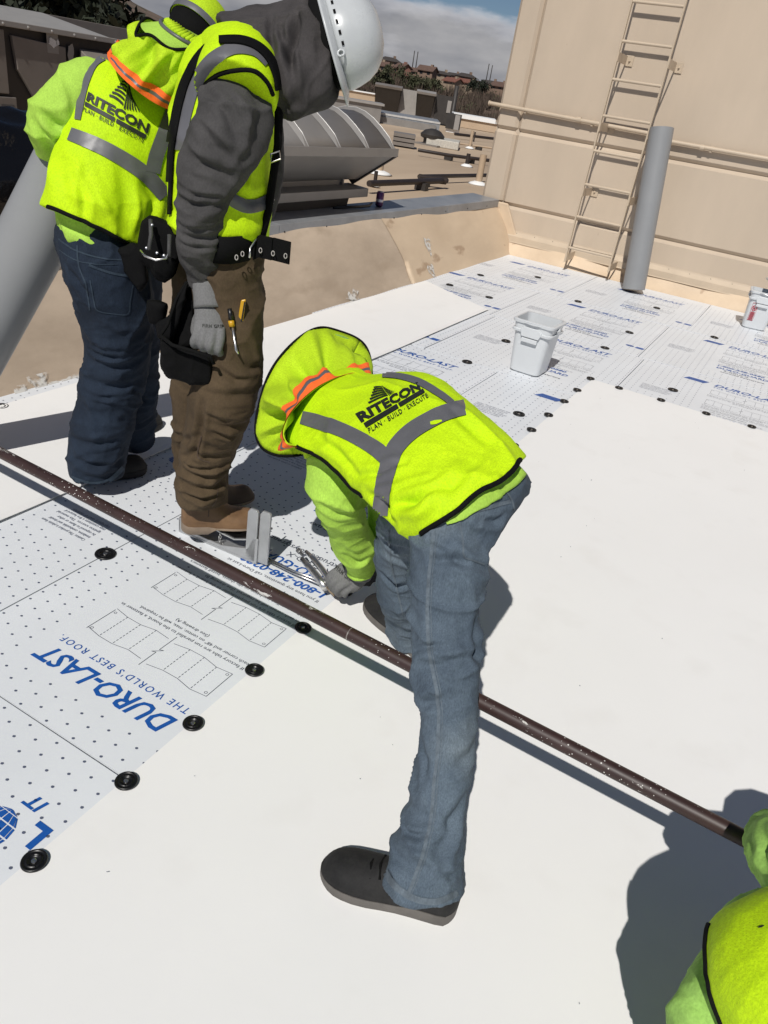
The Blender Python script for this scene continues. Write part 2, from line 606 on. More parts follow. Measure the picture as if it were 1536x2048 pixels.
def board_mesh(u0, u1, v0, v1):
    b = MB()
    b.box(((u0 + u1) / 2, (v0 + v1) / 2, -0.0175), (u1 - u0 - 0.005, v1 - v0 - 0.006, 0.035))
    # folded edges of the facer: a faint pressed crease
    me = b.mesh('insulation_board')
    fixnormals(me)
    me.materials.append(M['board'])
    return me
std_board = board_mesh(U0, U1, V0, V1)
def board(x0, y0, rot, me=None, prints=True, dz=0.0, tilt=0.0):
    o = bpy.data.objects.new('insulation_board', me or std_board)
    COL.objects.link(o)
    o.parent = roof
    o.location = (x0, y0, dz)
    o.rotation_euler = (random.uniform(-1, 1) * 0.0008, random.uniform(-1, 1) * 0.0008, rot + random.uniform(-1, 1) * 0.003)
    if prints:
        for nm, me_ in (('blue_lettering', meB), ('dark_lettering', meD), ('printed_dots', meG)):
            c = bpy.data.objects.new(nm, me_)
            COL.objects.link(c)
            c.parent = o
            c.location = (0, 0, 0.0012)
            c['kind'] = 'stuff'
    return o
R90 = math.pi / 2
for y0 in (0.92, 2.09):
    board(1.01, y0, R90)
near_board = board(-0.225, 1.39, R90)
board(-0.225, 0.22, R90, prints=False)
last_row = board_mesh(U0, U1, V0, 0.40)
for x0, ys, me_ in ((2.83, (2.42, 1.25), None), (4.075, (2.02, 0.85), None), (5.325, (2.54, 1.37, 0.20, -0.97), None), (6.57, (2.59, 1.42, 0.25, -0.92), None), (7.815, (2.44, 1.27, 0.10, -1.07), last_row)):
    for y0 in ys:
        board(x0, y0, -R90, me_)
# emblem printed at the near left corner (seen upside down)
eb = MB()
globe(eb, -0.012, 0.020, 0.050, 0.054)
put_text(eb, 'L', -0.118, -0.045, 0.050, 0.040, bold=0.05)
put_text(eb, 'IT', -0.06, -0.085, 0.030, 0.05, bold=0.03, shear=0.2)
o = obj('blue_lettering', eb, M['ink_blue'], near_board, local=True)
o.location = (1.03 - 1.39, -0.585 - 0.225, 0.0012)
o['kind'] = 'stuff'
o.matrix_parent_inverse = Matrix.Identity(4)

# ================================================================== loose white membrane sheets
def sheet(name, corners, z, label, nx=130, ny=130, amp=0.0015, lift=None):
    a, b, c, d = (Vector((*p, 0)) for p in corners)       # a-b near edge, d-c far edge
    mb = MB()
    vs = []
    for j in range(ny + 1):
        for i in range(nx + 1):
            s, t = i / nx, j / ny
            p = a.lerp(b, s).lerp(d.lerp(c, s), t)
            h = amp * (math.sin(p.x * 3.1 + 1.3 * math.sin(p.y * 2.0)) + math.sin(p.y * 4.3 + p.x * 1.1)) * 0.5 + amp
            if lift:
                h += lift(p, s, t)
            vs.append((p.x, p.y, z + h))
    fs = [(j * (nx + 1) + i, j * (nx + 1) + i + 1, (j + 1) * (nx + 1) + i + 1, (j + 1) * (nx + 1) + i) for j in range(ny) for i in range(nx)]
    mb.add(vs, fs)
    o = obj(name, mb, M['membrane'], None, smooth=False)
    s_ = o.modifiers.new('thickness', 'SOLIDIFY')
    s_.thickness = 0.0018
    s_.offset = -1
    return tag(o, label, 'membrane')
sheet('membrane_sheet', ((-2.2, -4.6), (4.66, -4.6), (4.668, 0.868), (-2.2, 0.905)), 0.004,
      'large smooth white roofing membrane sheet covering the foreground under the bending worker')
def lift2(p, s, t):
    e = max(0.0, 1 - t / 0.05) * (0.004 + 0.006 * max(0, math.sin(p.x * 2.2)) ** 2)
    return e + 0.006 * math.exp(-((p.x - 1.0) / 0.25) ** 2) * math.sin(p.y * 12) ** 2
sheet('membrane_sheet', ((-2.5, 1.93), (5.63, 1.985), (6.02, 2.74), (-2.5, 2.70)), 0.004,
      'long narrow white membrane sheet lying along the foot of the tan parapet', amp=0.002, lift=lift2)

# ================================================================== low parapet with metal coping
par = thing('parapet_wall', 'low tan membrane-covered parapet with sloped face and grey metal coping', 'parapet', (3, 3.0, 0))
pf = MB()
nx, nz = 120, 10
vs = []
for j in range(nz + 1):
    t = j / nz
    for i in range(nx + 1):
        x = -3.0 + 11.35 * i / nx
        y = 2.78 + 0.02 * math.sin(x * 0.9) + t * 0.33 - 0.035 * math.sin(math.pi * t) * (0.6 + 0.4 * math.sin(x * 1.7))
        y += 0.006 * math.sin(x * 7 + 4 * t) - 0.03 * max(0, 0.12 - t) / 0.12
        z = -0.03 + t * 0.50
        vs.append((x, y, z))
SEAM_I = 92
def face_part(i0, i1, push, m_, nm):
    sel = [(x, y - push, z) for j in range(nz + 1) for (x, y, z) in [(vs[j * (nx + 1) + i][0] + (1 - j / nz) * 0.16 * (1 if i in (i0, i1) and 0 < i < nx else 0), vs[j * (nx + 1) + i][1], vs[j * (nx + 1) + i][2]) for i in range(i0, i1 + 1)]]
    w = i1 - i0 + 1
    f_ = MB()
    f_.add(sel, [(j * w + i, j * w + i + 1, (j + 1) * w + i + 1, (j + 1) * w + i) for j in range(nz) for i in range(w - 1)])
    return obj(nm, f_, m_, par, smooth=True)
face_part(0, SEAM_I + 1, 0.0, M['tan_old'], 'weathered_face')
face_part(SEAM_I, nx, 0.004, M['tan'], 'sloped_face')
cb = MB()
cb.span((-3.0, 3.13, -0.1), (8.36, 3.36, 0.455))
obj('core', cb, M['tan'], par)
for k, (xa, xb) in enumerate(((-3.0, 1.1), (1.104, 4.30), (4.304, 7.0), (7.004, 8.34))):
    cp = MB()
    prof = [(3.085, 0.435), (3.092, 0.435), (3.095, 0.502), (3.40, 0.512), (3.403, 0.43), (3.41, 0.43), (3.41, 0.52), (3.087, 0.51)]
    cp.prism([Vector((xa, y, z)) for y, z in prof], (xb - xa, 0, 0))
    obj('coping', cp, M['coping'], par, bevel=0.003)
sc = MB()
for x in np.arange(0.2, 8.2, 0.52):
    sc.lathe([(0.0001, 0), (0.007, 0.001), (0.006, 0.004), (0.0001, 0.006)], (x, 3.085, 0.46), 8, M=Matrix.Rotation(math.pi / 2, 3, 'X'))
obj('screws', sc, M['dark_metal'], par)['kind'] = 'stuff'
# white smears of sealant on the tan face
def smear(x, t, w, h, n=14):
    mb = MB()
    pts = []
    for k in range(n):
        q = 2 * math.pi * k / n
        rr = 1 + 0.35 * math.sin(3 * q + x * 5) + 0.2 * math.sin(7 * q + x)
        px_, pt = x + w * rr * math.cos(q), min(0.97, max(0.02, t + h * rr * math.sin(q)))
        y = 2.78 + 0.02 * math.sin(px_ * 0.9) + pt * 0.33 - 0.035 * math.sin(math.pi * pt) * (0.6 + 0.4 * math.sin(px_ * 1.7)) + 0.006 * math.sin(px_ * 7 + 4 * pt) - 0.03 * max(0, 0.12 - pt) / 0.12
        pts.append(Vector((px_, y - 0.009, -0.03 + pt * 0.5 + 0.004)))
    c = sum(pts, Vector()) / n
    mb.add(pts + [c], [(k, (k + 1) % n, n) for k in range(n)])
    obj('sealant_smear', mb, M['smear'], par, smooth=True)
smear(6.35, 0.52, 0.055, 0.13)
smear(6.25, 0.14, 0.06, 0.12)
smear(4.86, 0.10, 0.07, 0.10)
smear(4.75, 0.03, 0.18, 0.03)
smear(2.12, 0.07, 0.10, 0.07)
smear(2.32, 0.04, 0.10, 0.05)

# ================================================================== tall precast building wall
XW = 8.37
bld = thing('building', 'tall beige precast concrete building wall with grooved panels and chamfered joints', 'building', (XW + 2, 0, 0))
core = MB()
core.span((XW + 0.04, -9.0, -0.1), (XW + 6.0, 3.31, 4.6))
obj('core_wall', core, M['beige'], bld)
ROWS = ((-0.1, 0.468), (0.472, 1.188), (1.192, 4.6))
COLS = ((3.315, 3.065), (3.061, -9.0))
for (z0, z1) in ROWS:
    for (ya, yb) in COLS:
        pnl = MB()
        pnl.span((XW, yb, z0), (XW + 0.12, ya, z1))
        obj('wall_panel', pnl, M['beige'], bld, bevel=0.032, bseg=1)
# thin conduit along the wall
cdm = MB()
cdm.pipe([(XW - 0.045, 3.40, 1.405), (XW - 0.045, 1.62, 1.375)], 0.019, 14)
cdm.pipe([(XW - 0.045, 1.62, 1.375), (XW - 0.045, 1.55, 1.34)], 0.019, 14)
cdm.pipe([(XW - 0.045, 1.55, 1.34), (XW - 0.045, -9.0, 1.31)], 0.019, 14)
cdm.lathe([(0.026, -0.02), (0.026, 0.02)], (XW - 0.045, 2.42, 1.39), 14, M=Matrix.Rotation(math.pi / 2, 3, 'X'))
cdm.lathe([(0.026, -0.02), (0.026, 0.02)], (XW - 0.045, 1.18, 1.335), 14, M=Matrix.Rotation(math.pi / 2, 3, 'X'))
cdm.pipe([(XW - 0.045, 3.40, 1.405), (XW - 0.045, 3.415, 1.405)], 0.024, 14)
obj('conduit', cdm, M['beige_metal'], bld, smooth=True, angle=40)
for y in (3.0, 2.28, 1.1, 0.2):
    cl = MB()
    z = 1.40 - (3.36 - y) * 0.018 if y > 1.6 else 1.335 - (1.5 - y) * 0.003
    cl.span((XW - 0.05, y - 0.012, z - 0.028), (XW + 0.005, y + 0.012, z + 0.025))
    obj('conduit_clip', cl, M['beige_metal'], bld, bevel=0.004)
# metal counterflashing and the tan base membrane
fl = MB()
prof = [(XW + 0.01, 0.235), (XW - 0.006, 0.235), (XW - 0.010, 0.221), (XW - 0.045, 0.181), (XW - 0.047, 0.123), (XW - 0.056, 0.115), (XW - 0.050, 0.113), (XW - 0.040, 0.123), (XW - 0.040, 0.177), (XW + 0.01, 0.213)]
fl.prism([Vector((x, -9.0, z)) for x, z in prof], (0, 11.93, 0))
obj('counter_flashing', fl, M['beige_metal'], bld)
fs_ = MB()
for y in np.arange(-1.6, 2.9, 0.21):
    fs_.lathe([(0.0001, 0), (0.006, 0.001), (0.005, 0.004), (0.0001, 0.005)], (XW - 0.014, y, 0.211), 8, M=Matrix.Rotation(-math.pi / 2, 3, 'Y'))
obj('flashing_screws', fs_, M['dark_metal'], bld)['kind'] = 'stuff'
bmem = MB()
ny, nz = 110, 8
vs = []
for j in range(nz + 1):
    t = j / nz
    for i in range(ny + 1):
        y = 2.93 - 11.9 * (i / ny) ** 1.25
        bul = 0.028 * math.sin(y * 3.1 + 0.5) + 0.02 * math.sin(y * 6.7)
        x = XW - 0.03 - 0.10 * (1 - t) ** 1.5 - bul * math.sin(math.pi * t) * 0.8 - 0.02 * (1 - t)
        vs.append((x, y, -0.02 + 0.17 * t))
bmem.add(vs, [(j * (ny + 1) + i, j * (ny + 1) + i + 1, (j + 1) * (ny + 1) + i + 1, (j + 1) * (ny + 1) + i) for j in range(nz) for i in range(ny)])
obj('base_membrane', bmem, M['tan'], bld, smooth=True)
cs = MB()
cs.prism([Vector((XW - 0.001, 2.80, -0.03)), Vector((XW - 0.001, 3.16, 0.49)), Vector((XW - 0.001, 2.98, 0.49)), Vector((XW - 0.001, 2.68, -0.03))], (-0.035, 0, 0))
obj('corner_membrane', cs, M['tan'], bld, bevel=0.012, bseg=3)

# ================================================================== fixed ladder on the wall
LX = 8.045
lad = thing('wall_ladder', 'beige painted fixed steel ladder bolted to the precast wall', 'ladder', (LX, 1.9, 0.1))
for y in (2.124, 1.655):
    rl = MB()
    rl.span((LX - 0.020, y - 0.007, 0.095), (LX + 0.020, y + 0.007, 4.2))
    obj('rail', rl, M['beige_metal'], lad, bevel=0.002)
for k in range(13):
    z = 0.241 + 0.3048 * k
    rg = MB()
    rg.pipe([(LX, 2.117, z), (LX, 1.662, z)], 0.0135, 10)
    obj('rung', rg, M['beige_metal'], lad, smooth=True, angle=50)
for z in (0.14, 0.775, 1.365, 1.945, 3.0):
    for y, s in ((2.124, -1), (1.655, -1)):
        br = MB()
        br.span((LX - 0.02, y - 0.012, z - 0.038), (XW - 0.012, y - 0.007, z + 0.038))
        br.span((XW - 0.012, y - 0.075, z - 0.045), (XW - 0.004, y - 0.0, z + 0.045))
        b_ = obj('bracket', br, M['beige_metal'], lad, bevel=0.002)
        bo = MB()
        bo.lathe([(0.011, 0), (0.011, 0.008), (0.005, 0.009), (0.005, 0.02)], (XW - 0.012, y - 0.042, z), 8, M=Matrix.Rotation(-math.pi / 2, 3, 'Y'))
        obj('bolt', bo, M['beige_metal'], b_)

# ================================================================== brown pipe across the roof
pp = MB()
pa, pb = pz(0, 905, 0.35), pz(1495, 1680, 0.35)
dr = (pb - pa).normalized()
ends = (pa - dr * 3.0, pb + dr * 3.2)
pp.pipe([ends[0].lerp(ends[1], t / 40) for t in range(41)], 0.0155, 20)
gp = thing('gas_pipe', 'thin dark brown pipe spotted with white paint crossing the roof', 'pipe', (ends[0] + ends[1]) / 2 - Vector((0, 0, 0.35)))
obj('pipe_run', pp, M['pipe'], gp, smooth=True, angle=50)
for t in (0.02, 0.985):
    c = ends[0].lerp(ends[1], t)
    st = MB()
    st.box((c.x, c.y, 0.155), (0.20, 0.10, 0.30))
    st.box((c.x, c.y, 0.322), (0.14, 0.07, 0.03))
    obj('support_block', st, M['unit_dark'], gp, bevel=0.006)
for (x, y) in ((707, 1262),):
    c = pz(x, y, 0.35)
    t = (c - pa).dot(dr)
    c = pa + dr * t
    wr = MB()
    wr.pipe([c - dr * 0.0012, c + dr * 0.0012], 0.0161, 20)
    obj('paint_ring', wr, M['smear'], gp)

# ================================================================== fastener plates
plate = MB()
plate.lathe([(0.0245, 0.0), (0.0255, 0.002), (0.0245, 0.005), (0.021, 0.006), (0.0205, 0.0045), (0.016, 0.004), (0.0155, 0.0055), (0.012, 0.0055), (0.0115, 0.003), (0.006, 0.0015)], n=28)
plate_me = plate.mesh('plate')
fixnormals(plate_me)
plate_me.materials.append(M['black_plastic'])
plate_me.polygons.foreach_set('use_smooth', [True] * len(plate_me.polygons))
hub = MB()
hub.lathe([(0.0055, 0.0012), (0.0055, 0.0035), (0.003, 0.004), (0.0001, 0.0035)], n=10)
hub_me = hub.mesh('screw_head')
hub_me.materials.append(M['steel'])
rib = MB()
for k in range(6):
    q = k * math.pi / 3
    c = Vector((0.0137 * math.cos(q), 0.0137 * math.sin(q), 0.0057))
    rib.box(c, (0.006, 0.0016, 0.0012), Matrix.Rotation(q, 3, 'Z'))
rib_me = rib.mesh('ribs')
rib_me.materials.append(M['black_plastic'])
ORD = ['first', 'second', 'third', 'fourth', 'fifth', 'sixth', 'seventh', 'eighth', 'ninth', 'tenth', 'eleventh', 'twelfth', 'thirteenth', 'fourteenth', 'fifteenth', 'sixteenth', 'seventeenth']
def add_plate(x, y, label, group, z=0.0085):
    e = thing('fastener_plate', label, 'fastener plate', (x, y, z), group)
    e.rotation_euler = (random.uniform(-0.03, 0.03), random.uniform(-0.03, 0.03), random.uniform(0, 6))
    for nm, me_ in (('plate', plate_me), ('screw_head', hub_me), ('ribs', rib_me)):
        c = bpy.data.objects.new(nm, me_)
        COL.objects.link(c)
        c.parent = e
    return e
edge = [0.562, 0.80, 1.015, 1.255, 1.485, 1.72, 1.97, 2.23, 2.49, 2.75, 3.01, 3.27, 3.53, 3.81, 4.10, 4.365, 4.665]
for k, x in enumerate(edge):
    add_plate(x, 0.879, f'{ORD[k]} black round fastener plate along the long membrane edge, counting from the nearest', 'plates along the long membrane edge')
for k, (x, y) in enumerate(((4.645, 0.69), (4.655, 0.43), (4.66, 0.16), (4.67, -0.10), (4.67, -0.37))):
    add_plate(x, y, f'{ORD[k]} black round fastener plate along the far membrane edge, counting from the corner', 'plates along the far membrane edge')
for x, y, lb in ((1.39, 1.58, 'black round plate on the printed board left of the brown pipe, beside the step frame'),
                 (1.93, 1.03, "black round plate just behind the bending worker's forearm"),
                 (1.872, 2.715, 'black round plate at the photo left edge, near the parapet foot'),
                 (6.81, 2.55, 'black plate on printed boards nearest the parapet corner'), (6.11, 2.55, 'black plate beside the far corner of the narrow white sheet'),
                 (6.05, 2.15, 'black plate right of the narrow white sheet, near its far end'), (7.38, 2.17, 'black plate on the boards below the ladder'),
                 (6.78, 1.58, 'black plate in the middle of the boards between bucket and ladder'), (7.37, 0.99, 'black plate on the boards just right of the leaning grey roll'),
                 (6.16, 0.97, 'black plate behind and right of the open bucket'), (5.50, 1.0, 'black plate just right of the open bucket'),
                 (4.95, 1.57, 'black plate just left of the open bucket'), (4.27, 1.57, "black plate between the open bucket and the bending worker's back"),
                 (3.70, 1.01, "lone black plate on the boards beside the bending worker's hip"), (4.96, 0.41, 'black plate on the boards past the far membrane edge'),
                 (6.78, 0.39, 'black plate on the boards left of the bucket by the wall')):
    add_plate(x, y, lb, 'plates on the printed boards', 0.0015).scale = (1.3, 1.3, 1.1)

# crumbs, scuffs and scraps left on the white sheet
random.seed(31)
db = MB()
for _ in range(70):
    x, y = random.uniform(0.2, 4.5), random.uniform(-2.2, 0.8)
    s_ = random.choice((0.001, 0.001, 0.0015, 0.002))
    db.box((x, y, 0.0105), (s_, s_ * random.uniform(0.6, 3), 0.0012), Matrix.Rotation(random.uniform(0, 3), 3, 'Z'))
tag(obj('debris', db, M['ink_grey']), 'tiny dark crumbs scattered over the white membrane', 'debris', kind='stuff')
# ================================================================== neighbouring tan roof
tr = MB()
n = 40
vs = [(-30 + 105 * i / n, 3.2 + 50 * (j / n), -0.02 + 0.02 * math.sin(i * 0.8) * math.sin(j * 0.6)) for j in range(n + 1) for i in range(n + 1)]
tr.add(vs, [(j * (n + 1) + i, j * (n + 1) + i + 1, (j + 1) * (n + 1) + i + 1, (j + 1) * (n + 1) + i) for j in range(n) for i in range(n)])
tag(obj('neighbouring_roof', tr, M['tan_roof'], smooth=True), kind='structure')

# ================================================================== ribbed barrel hood of the roof vent
vent = thing('roof_vent', 'grey sheet-metal roof vent with ribbed curved hood behind the parapet', 'roof vent', (4.3, 3.8, 0))
VX0, VX1 = 3.75, 5.86
prof = [(3.12, 0.975), (3.20, 1.04), (3.28, 1.10), (3.36, 1.15), (3.44, 1.185), (3.52, 1.20), (3.62, 1.195), (3.74, 1.16), (3.86, 1.10), (3.98, 1.02), (4.10, 0.92)]
hd = MB()
hd.add([(x, y, z) for x in (VX0, VX1) for y, z in prof], [(i, i + 1, len(prof) + i + 1, len(prof) + i) for i in range(len(prof) - 1)])
o = obj('hood', hd, M['galv'], vent, smooth=True)
o.modifiers.new('thickness', 'SOLIDIFY').thickness = 0.006
x = VX1 - 0.03
while x > VX0:
    rb = MB()
    w = 0.035
    out_ = []
    for i, (y, z) in enumerate(prof[:-1]):
        ty, tz = prof[i + 1][0] - prof[max(0, i - 1)][0], prof[i + 1][1] - prof[max(0, i - 1)][1]
        l_ = math.hypot(ty, tz)
        ny_, nz_ = -tz / l_, ty / l_
        h = 0.022 * min(1, i / 1.0)
        out_.append([Vector((x - w, y + ny_ * 0.001, z + nz_ * 0.001)), Vector((x - 0.004, y + ny_ * (h + 0.002), z + nz_ * (h + 0.002))), Vector((x + 0.004, y + ny_ * (h + 0.002), z + nz_ * (h + 0.002))), Vector((x + 0.010, y, z + 0.001))])
    rb.rings(out_, cap=False, close=False)
    ro = obj('rib', rb, M['galv'], vent, smooth=False)
    ed = MB()
    ed.pipe([r_[2] for r_ in out_], 0.0035, 6)
    obj('seam_highlight', ed, M['galv_edge'], ro, smooth=True)  # rib crest in a paler grey, its highlight put into the colour
    x -= 0.405
lp = MB()
lp.span((VX0, 3.112, 0.925), (VX1 + 0.03, 3.122, 0.985))
lp.span((VX0, 3.122, 0.925), (VX1 + 0.03, 3.16, 0.931))
obj('lip', lp, M['galv'], vent, bevel=0.002)
un = MB()
un.prism([Vector((VX0, 3.13, 0.928)), Vector((VX0, 3.45, 0.70)), Vector((VX0, 3.46, 0.72)), Vector((VX0, 3.14, 0.95))], (VX1 - VX0, 0, 0))
obj('underside', un, M['galv'], vent)
ep = MB()
ep.prism([Vector((VX1, y, z)) for y, z in prof] + [Vector((VX1, 4.10, 0.70)), Vector((VX1, 3.45, 0.70))], (0.006, 0, 0))
obj('end_panel', ep, M['galv'], vent)
ang = MB()
ang.prism([Vector((VX1 + 0.006, 3.11, 0.93)), Vector((VX1 + 0.006, 3.50, 0.65)), Vector((VX1 + 0.006, 3.55, 0.69)), Vector((VX1 + 0.006, 3.16, 0.985))], (0.028, 0, 0))
obj('end_flange', ang, M['unit_dark'], vent, bevel=0.003)
th = MB()
th.span((VX0, 3.46, 0.60), (VX1 - 0.22, 3.48, 0.74))
th.span((VX1 - 0.24, 3.44, 0.60), (VX1 - 0.22, 3.9, 0.74))
obj('throat', th, M['galv'], vent)
fg = MB()
fg.prism([Vector((VX0, 3.30, 0.59)), Vector((VX0, 3.30, 0.655)), Vector((VX0, 3.50, 0.665)), Vector((VX0, 3.50, 0.59))], (VX1 - VX0 - 0.05, 0, 0))
obj('lower_flange', fg, M['galv'], vent, bevel=0.004)
cu_ = MB()
cu_.prism([Vector((VX0, 3.46, -0.02)), Vector((VX0, 3.34, 0.588)), Vector((VX0, 4.1, 0.588)), Vector((VX0, 4.0, -0.02))], (VX1 - VX0 - 0.28, 0, 0))
obj('curb', cu_, M['unit_dark'], vent)

# soda can on the coping, with dropped tools beside it
can_me = MB()
cc = pY(757, 418, 3.25)
can = thing('soda_can', 'purple soda can standing on the parapet coping', 'can', (cc.x, cc.y, 0.517))
b_ = MB()
b_.lathe([(0.022, 0), (0.029, 0.006), (0.0325, 0.014), (0.0325, 0.105), (0.027, 0.118), (0.026, 0.12), (0.0245, 0.117), (0.001, 0.116)], n=24)
obj('can_body', b_, mat('can_purple', (0.10, 0.035, 0.11), 0.3, metal=0.5, var=0.4, vscale=30), can, smooth=True, local=True, angle=35)
b_ = MB()
b_.lathe([(0.0262, 0.1185), (0.0270, 0.1215), (0.0245, 0.1215)], n=24, cap=False)
obj('can_rim', b_, M['steel'], can, local=True)
b_ = MB()
b_.lathe([(0.0328, 0.040), (0.0328, 0.060)], n=24, cap=False)
obj('can_band', b_, mat('can_silver', (0.5, 0.48, 0.52), 0.3, metal=0.6), can, local=True)
tl = thing('pry_bar', 'black pry bar lying on the coping beside the soda can', 'tool', (5.55, 3.3, 0.517))
b_ = MB()
b_.pipe([(5.30, 3.30, 0.53), (5.62, 3.25, 0.53), (5.74, 3.235, 0.535), (5.79, 3.24, 0.555)], [0.011, 0.011, 0.012, 0.007], 8)
obj('bar', b_, M['black_plastic'], tl, smooth=True)

# ================================================================== big rooftop unit at the left
U = thing('rooftop_unit', 'large brown-grey rooftop air handler with torn stickers at the upper left', 'hvac unit', (5.5, 9.0, 0))
UY = 8.0
def upx(x, y):
    return pY(x, y, UY)
b_ = MB()
b_.span((1.0, UY + 0.02, 0.25), (9.5, UY + 2.2, 1.36))
obj('cabinet', b_, M['unit_dark'], U)
b_ = MB()
b_.span((1.0, UY - 0.05, -0.02), (9.5, UY + 2.2, 0.25))
obj('base_curb', b_, M['dark_metal'], U)
def panel(x0, x1, z0, z1, m, nm='panel', th=0.03):
    q = MB()
    q.span((x0, UY - th, z0), (x1, UY + 0.02, z1))
    return obj(nm, q, m, U, bevel=0.008)
xa = upx(20, 180).x
panel(4.3, xa - 0.03, 0.74, 1.33, M['unit'])
lou = panel(4.3, xa + 0.05, 0.27, 0.71, M['unit'], 'louver_panel')
for r_ in range(2):
    for k in range(9):
        q = MB()
        z = 0.36 + k * 0.032
        x = xa - 0.34 + r_ * 0.2
        q.prism([Vector((x, UY - 0.031, z)), Vector((x, UY - 0.05, z + 0.004)), Vector((x, UY - 0.031, z + 0.022))], (0.15, 0, 0))
        obj('louver', q, M['unit_dark'], lou)
q = MB()
q.span((xa - 0.30, UY - 0.034, 0.26), (xa + 0.02, UY - 0.031, 0.33))
obj('rating_label', q, M['sticker'], U)
xb = upx(132, 170).x
# big door leaf, its corner cut slanting to shape a cast shadow's edge
q = MB()
q.prism([Vector((xa + 0.06, UY - 0.03, 1.29)), Vector((xb, UY - 0.03, 1.25)), Vector((xb, UY - 0.03, 0.30)), Vector((xb - 0.12, UY - 0.03, 0.30)), Vector((xa + 0.50, UY - 0.03, 0.42)), Vector((xa + 0.10, UY - 0.03, 0.98))], (0, 0.045, 0))
obj('door_panel', q, M['unit'], U, bevel=0.006)
def patch(px_, py_, w, h, m, seed, dy=0.034, nm='torn_sticker'):
    random.seed(seed)
    c = upx(px_, py_)
    n_ = 13
    pts = []
    for k in range(n_):
        a = 2 * math.pi * k / n_
        r_ = random.uniform(0.55, 1.0)
        pts.append(Vector((c.x + w * r_ * math.cos(a), UY - dy, c.z + h * r_ * math.sin(a))))
    q = MB()
    q.prism(pts, (0, -0.004, 0))
    return obj(nm, q, m, U)
q = MB()
c = upx(101, 85)
q.span((c.x - 0.075, UY - 0.0335, c.z - 0.10), (c.x + 0.075, UY - 0.031, c.z + 0.10))
obj('sticker_residue', q, M['unit_light'], U)
patch(101, 85, 0.065, 0.05, M['foil'], 3, 0.036)
patch(97, 80, 0.03, 0.03, M['foil'], 5, 0.037)
patch(111, 84, 0.02, 0.04, M['foil'], 9, 0.037)
patch(140, 105, 0.055, 0.13, M['unit_light'], 12, 0.012)
# sloped rain hood further right
xc = upx(155, 80).x
q = MB()
zc = 1.26
q.prism([Vector((xc, UY - 0.02, zc)), Vector((xc, UY - 0.75, 0.86)), Vector((xc, UY - 0.75, 0.70)), Vector((xc, UY - 0.02, 0.40))], (2.2, 0, 0))
obj('rain_hood', q, M['unit'], U, bevel=0.01)
# top trim rails, lid strips
q = MB()
q.span((1.0, UY - 0.07, 1.36), (9.5, UY + 0.06, 1.415))
obj('top_rail', q, M['unit_light'], U, bevel=0.006)
q = MB()
q.span((1.0, UY + 0.06, 1.36), (9.5, UY + 2.2, 1.37))
obj('lid', q, M['unit'], U)
q = MB()
q.span((1.0, UY + 1.5, 1.37), (5.9, UY + 2.4, 1.60))
q.span((5.9, UY + 1.55, 1.37), (9.5, UY + 2.4, 1.56))
obj('rear_housing', q, M['unit'], U, bevel=0.006)
q = MB()
q.prism([Vector((6.1, UY + 0.1, 1.385)), Vector((7.7, UY + 0.1, 1.385)), Vector((7.7, UY + 1.4, 1.55)), Vector((6.1, UY + 1.4, 1.55))], (0, 0, 0.012))
obj('pale_lid', q, mat('pale_lid_paint', (0.30, 0.285, 0.265), 0.5, var=0.06), U)
sc = MB()
for k in range(16):
    sc.lathe([(0.012, 0), (0.012, 0.006), (0.001, 0.009)], (4.5 + 0.3 * k, UY - 0.071, 1.385), 8, M=Matrix.Rotation(math.pi / 2, 3, 'X'))
obj('screws', sc, M['galv_edge'], U)['kind'] = 'stuff'
random.seed(21)
# ================================================================== black bin bags in front of it
def blob_mesh(c, r, seed, n=40, m_=26, flat=0.0):
    R_ = np.random.default_rng(seed)
    dirs = R_.normal(size=(26, 3))
    dirs /= np.linalg.norm(dirs, axis=1)[:, None]
    mb = MB()
    rs = []
    for j in range(m_ + 1):
        th_ = math.pi * (0.02 + 0.96 * j / m_)
        ring = []
        for i in range(n):
            ph = 2 * math.pi * i / n
            d = np.array([math.sin(th_) * math.cos(ph), math.sin(th_) * math.sin(ph), math.cos(th_)])
            k = 1 + 0.09 * np.abs(np.sin(dirs @ d * 5.0)).mean() * 2 + 0.10 * math.sin(dirs[0] @ d * 6) * math.sin(dirs[1] @ d * 7) + 0.05 * math.sin(dirs[2] @ d * 15) * math.sin(dirs[3] @ d * 13)
            p = np.array(c) + d * k * np.array(r)
            p[2] = max(p[2], flat)
            ring.append(Vector(p))
        rs.append(ring)
    mb.rings(rs)
    return mb
bp = pz(20, 450, 0.0)
for k, (dx, dy, rr, lb) in enumerate(((0.15, 0.2, (0.85, 0.5, 0.52), 'shiny black bin bag slumped on the tan roof at the left edge'), (-0.9, 0.5, (0.6, 0.5, 0.42), 'second black bin bag behind the first at the left edge'))):
    tag(obj('bin_bag', blob_mesh((bp.x + dx, bp.y + dy, 0.26), rr, 5 + k, flat=-0.01), M['bag'], smooth=True), lb, 'bin bag', 'black bin bags on the tan roof')
# curb of the bag area: low dark hood ledge right of the bags
ld = thing('duct_housing', 'low dark rounded duct housing between bin bag and air handler', 'duct', (7.0, 7.0, 0))
q = MB()
c = pz(110, 350, 0.0)
q.prism([Vector((c.x - 0.6, c.y, -0.02)), Vector((c.x + 1.2, c.y, -0.02)), Vector((c.x + 1.2, c.y, 0.26)), Vector((c.x - 0.5, c.y, 0.22))], (0, 0.7, 0))
obj('housing', q, M['unit_light'], ld, bevel=0.03)
q = MB()
q.lathe([(0.12, -0.3), (0.16, -0.1), (0.17, 0.1), (0.12, 0.28)], (c.x + 0.4, c.y + 0.35, 0.36), 16, M=Matrix.Rotation(math.pi / 2, 3, 'Y'))
obj('elbow', q, M['unit'], ld, smooth=True)

